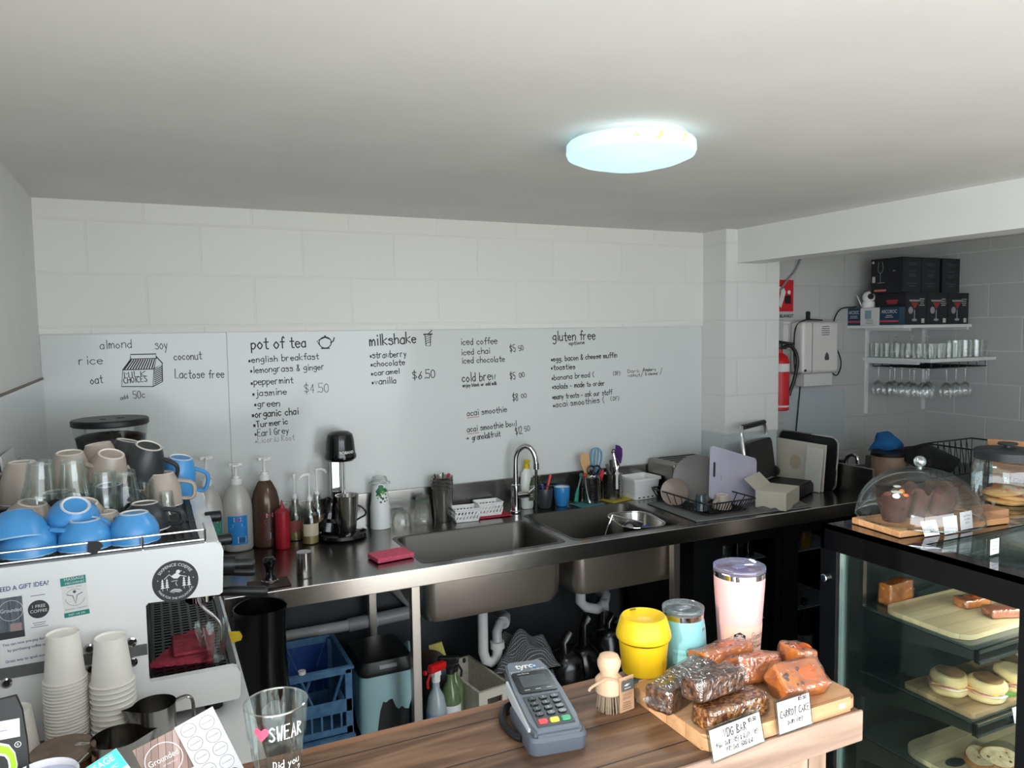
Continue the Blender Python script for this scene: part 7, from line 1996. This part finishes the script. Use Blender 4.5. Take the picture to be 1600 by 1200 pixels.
for k, (x, y, rz, rx) in enumerate(((1.868, -2.125, 20, 16), (1.915, -2.150, -30, 20))):
    t = thing('bread_slice', 'seeded bread slice on the bottom shelf, %s' % ('left one' if k == 0 else 'right one overlapping the left'), 'bread', (x, y, .635 + .0145), group='bread slices', rot=R3(rx, 0, rz))
    pr = [(.045 * math.cos(a) * (1 + .12 * math.cos(2 * a)), .034 * math.sin(a) * (1 + .08 * math.sin(3 * a))) for a in [i * PI / 12 for i in range(24)]]
    q = MB(); q.prism(pr, 0, .014); part('crust', q, CRUST, t)
    q = MB(); q.prism([(a * .93, b * .93) for a, b in pr], -.0004, .0148); part('crumb', q, BREADC, t)
    q = MB(); rr = random.Random(k)
    for j in range(5): q.ball(rr.uniform(.002, .005), T(rr.uniform(-.03, .03), rr.uniform(-.02, .02), .0148) @ Matrix.Diagonal((1, 1, .15, 1)), n=8)
    part('fruit', q, mat('fruit_bits', (110, 62, 44), .6), t)
slab('carrot_cake_slice', 'orange cake slice on the top cabinet shelf, left one', 'cake', 1.965, -2.035, .995 + .0145, .085, .045, .022, CARR, 0, 0, -8, 21, 'cabinet cake slices', 0, True)
slab('carrot_cake_slice', 'pinkish cake slice on the top cabinet shelf, right one', 'cake', 1.962, -2.118, .995 + .0145, .085, .045, .022, noise_mat('pink_cake', (196, 112, 84), (214, 132, 100), 30, rough=.6), 0, 0, -20, 24, 'cabinet cake slices', 0)
slab('carrot_cake_slice', 'wrapped orange cake in the far left back of the top shelf', 'cake', 1.84, -1.90, .995 + .001, .10, .04, .06, CARR, 0, 0, 5, 27, 'cabinet cake slices', 1, True)
def tagcard(lab, x, y, z, w_, h_, rz, rx, n=3, rows=None):
    t = thing('price_tag', lab, 'price tag', (x, y, z), rot=R3(rx, 0, rz))
    q = MB(); q.box(-w_ / 2, -.0008, 0, w_ / 2, .0008, h_); part('card', q, mat('tag_white', (226, 226, 232), .5), t)
    q = MB(); q.m = 0
    for k, s in enumerate(rows or ('Chocolate', 'muffin', '$5.50')): q.text(s, h_ * .11, XZ(w_ * .06, -.0012, h_ * (.72 - .2 * k)), width=w_ * (.6, .5, .3)[k])
    part('print', q, mat('tag_print', (104, 112, 150), .6), t, normals=False)
tagcard('white price tag on the top shelf rail of the cabinet', 1.915, -2.212, .962, .05, .032, 0, -12)
tagcard('white price tag on the middle shelf rail of the cabinet', 1.895, -2.213, .788, .052, .036, 0, -12, rows=('Egg & Bacon', 'breakfast muffin', '$7.50'))

# on top of the cabinet
ZK = zt + .001
t = thing('cake_board', 'timber serving board under the glass cake dome', 'chopping board', (1.960, -1.900, ZK), -6)
q = MB(); q.box(-.185, -.085, 0, .215, .085, .018, .004); part('board', q, wood('acacia', (176, 128, 86), (196, 148, 104), (214, 168, 124), (2, 30, 30), 1.4, .45, planks=(.06, .012), axis='X', bump=.05), t)
t = thing('cake_dome', 'clear glass cake dome with round knob covering the chocolate muffins', 'cake dome', (1.942, -1.890, ZK + .0185))
R0 = .163
q = MB(); q.lathe([(R0, 0), (R0 + .002, .003)] + [(R0 * math.cos(a) ** .85, .003 + .138 * math.sin(a)) for a in [i * PI / 2 / 14 for i in range(1, 14)]] + [(0, .141)], 64); part('dome', q, glass('dome_glass', rim=(235, 240, 240), k=.07, rough=.02), t, normals=False)
q = MB(); q.tube([(R0 * math.cos(a), R0 * math.sin(a), .002) for a in [i * 2 * PI / 48 for i in range(48)]], .0022, 6, closed=True); part('rim', q, glass('rim_glass', rim=(240, 244, 244), k=.45), t)
q = MB(); q.cyl(.007, .138, .148, n=14); q.ball(.0165, T(0, 0, .160)); part('knob', q, glass('knob_glass', tint=(236, 240, 240), rim=(240, 244, 244), k=.35), t)
CHM = noise_mat('choc_muffin', (66, 34, 26), (104, 60, 46), 50, rough=.8, bump=.6); PAPR = noise_mat('muffin_paper', (62, 38, 32), (88, 58, 50), 30, rough=.7)
for k, (x, y) in enumerate(((1.852, -1.880), (1.945, -1.872), (2.030, -1.895))):
    t = thing('chocolate_muffin', 'chocolate muffin in brown paper under the dome, ' + ('left one with a flower and orange topping', 'middle one', 'right one')[k], 'muffin', (x, y, ZK + .0185), 40 * k, 'chocolate muffins under the dome')
    q = MB(); n = 40; V = []; F = []
    for (r, z, f) in ((.028, 0, .0), (.038, .04, .06), (.047, .078, .16)):
        for i in range(n):
            a = 2 * PI * i / n; rr_ = r * (1 + f * math.sin(4 * a + k) + .03 * (i % 2)); V.append((rr_ * math.cos(a), rr_ * math.sin(a), z + f * .08 * math.sin(4 * a + k)))
    for l in range(2):
        for i in range(n): F.append((l * n + i, l * n + (i + 1) % n, (l + 1) * n + (i + 1) % n, (l + 1) * n + i))
    q.add(V, F); part('paper_case', q, PAPR, t, ang=60)
    q = MB(); q.ball(.039, T(0, 0, .048) @ Matrix.Diagonal((1, 1, .8, 1))); q.jitter(.005, k + 2, 40); part('cake', q, CHM, t, ang=60)
    if k == 0:
        q = MB(); q.ball(.008, T(.012, -.014, .082)); q.ball(.010, T(.020, -.020, .072) @ Matrix.Diagonal((1, 1, .6, 1))); part('orange_topping', q, mat('orange_jelly', (232, 138, 60), .4), t)
        q = MB()
        for a in range(6): q.ball(.006, T(-.004 + .010 * math.cos(a), -.012 + .010 * math.sin(a), .083) @ Matrix.Diagonal((1, 1, .4, 1)), n=8)
        q.ball(.010, T(.016, .004, .094) @ Matrix.Diagonal((1, 1, .35, 1))); part('pale_flower', q, mat('petal', (206, 212, 204), .5), t)
tagcard('white muffin tag leaning back at the left inside the dome', 1.862, -1.990, ZK + .001, .054, .040, -4, -22, rows=('Blueberry', 'muffin', '$5.50'))
tagcard('white muffin tag in the middle at the front of the dome', 1.925, -2.000, ZK + .001, .052, .046, -2, -8)
tagcard('white muffin tag at the right front of the dome', 1.992, -1.998, ZK + .004, .052, .048, 2, -6, rows=('Apple & Cinnamon', 'muffin', '$5.50'))
t = thing('tag_holder', 'clear acrylic holder with a white price card on the glass cabinet top', 'price tag', (1.826, -2.168, zt - .0015), 4)
q = MB(); q.box(-.03, -.002, 0, .04, .002, .05); q.box(-.03, -.002, 0, .04, .035, .003); part('acrylic', q, glass('acrylic'), t)
q = MB(); q.box(-.006, -.0035, .004, .030, -.0024, .042); part('card', q, mat('tag_white'), t)
q = MB()
for k, s in enumerate(('Cookies', 'gluten free', '$4.50')): q.text(s, .004, XZ(.012, -.004, .033 - .009 * k), width=.022)
part('print', q, mat('tag_print'), t, normals=False)
t = thing('wood_block', 'small offcut of dark timber by the right end of the dome', 'wood block', (2.20, -1.915, ZK), -8)
q = MB(); q.box(-.07, -.035, 0, .05, .035, .022, .002); part('block', q, wood('offcut', (126, 90, 64), (150, 110, 82), (172, 132, 100), (3, 30, 30), 1.3, .5, axis='X'), t)

t = thing('cookie_jar', 'big glass cookie jar with a black knobbed lid on the cabinet', 'jar', (2.395, -1.855, ZK))
q = MB(); q.lathe([(0, .004), (.075, .004), (.090, 0), (.097, .01), (.098, .11), (.090, .135), (.082, .142), (.080, .15), (.086, .152)], 48); part('glass', q, glass('jar_glass', k=.08), t, normals=False)
q = MB(); q.lathe([(.083, .142), (.092, .143), (.093, .168), (.088, .172), (.06, .176), (.0, .177)], 48); q.cyl(.010, .175, .190, n=18); q.lathe([(0, .187), (.026, .187), (.028, .190), (.026, .193), (0, .194)], 28); part('lid', q, mat('lid_slate', (44, 46, 50), .45), t)
q = MB(); q.prism(rrect(-.024, -.018, .024, .020, .001), .0005, .0012, XZ(0, 0, 0) @ RZ(5)); q.m = 1
for k, s in enumerate(('Smartie', 'giant cookie', '$5.50')): q.text(s, .004, XZ(.002, -.0016, .008 - .009 * k), width=.03)
for v in q.bm.verts: v.co.z += .095
q.wrap(list(q.bm.verts), .0985); q.xf(RZ(12)); part('label', q, [mat('tag_white'), mat('tag_print')], t, normals=False)
for k, (dx, dy, z, a) in enumerate(((.0, .0, .006, 0), (.01, -.008, .020, 6), (-.006, .004, .034, -8))):
    c = thing('cookie', 'candy studded cookie in the glass jar, %s' % ('lowest', 'middle', 'top')[k], 'cookie', (2.395 + dx, -1.855 + dy, ZK + z), group='cookies in the jar', rot=R3(a, 0, 30 * k))
    q = MB(); q.lathe([(0, 0), (.055, .001), (.06, .006), (.052, .012), (0, .014)], 30); q.jitter(.003, k, 40); part('biscuit', q, noise_mat('cookie_dough', (190, 150, 96), (212, 176, 122), 30, rough=.85, bump=.3), c)
    rr = random.Random(k)
    for j, cm in enumerate(((214, 90, 50), (150, 70, 110), (190, 180, 120), (214, 90, 50), (180, 60, 80), (150, 170, 150))):
        q = MB(); a2, r_ = j * 1.05, rr.uniform(.02, .045); q.ball(.0065, T(r_ * math.cos(a2), r_ * math.sin(a2), .0125) @ Matrix.Diagonal((1, 1, .45, 1)), n=12); part('candy', q, mat('candy_%d_%d_%d' % cm, cm, .3), c)

KR = noise_mat('kraft_box', (172, 122, 84), (188, 138, 98), 6, rough=.6)
t = thing('gingerbread_box', 'kraft cardboard gingerbread display box at the right frame edge', 'box', (2.62, -1.86, ZK), 6)
q = MB(); q.box(-.10, -.12, 0, .11, .13, .005); q.box(-.10, -.12, .005, -.097, .13, .085); q.box(.107, -.12, .005, .11, .13, .13); q.box(-.097, -.12, .005, .107, -.117, .085); q.box(-.097, .127, .005, .107, .13, .13); part('tray', q, KR, t)
q = MB(); M = LF(-.1006, .0, .045); q.text('THE GINGERBREAD MEN', .017, M, width=.215, bold=.02); q.text('STOP WHINGING STORE', .007, M @ T(.0, -.017, 0), width=.10, bold=.02); part('lettering', q, INK, t, normals=False)
M = fr((-.07, .02, .098), (.25, -1, 0), (.10, .0, 1))
q = MB(); q.prism([(-.12, 0), (.14, 0), (.14, .082), (-.135, .082)], 0, .003, M); l = part('raised_lid', q, KR, t)
q = MB(); q.text('THE', .013, M @ T(-.092, .045, .0034), 'LEFT', .02); q.text('GINGERBREAD', .013, M @ T(-.092, .029, .0034), 'LEFT', .02, width=.13); q.text('MEN', .013, M @ T(-.092, .013, .0034), 'LEFT', .02); q.text('STOP WHINGING STORE', .005, M @ T(-.092, .004, .0034), 'LEFT', .0, width=.09); q.lathe([(.011, 0), (.0118, 0)], 24, M @ T(-.088, .070, .0034) @ Matrix.Diagonal((1.4, .7, 1, 1))); q.text('BISCUITS', .004, M @ T(-.088, .0585, .0034)); part('lettering', q, INK, l, normals=False)
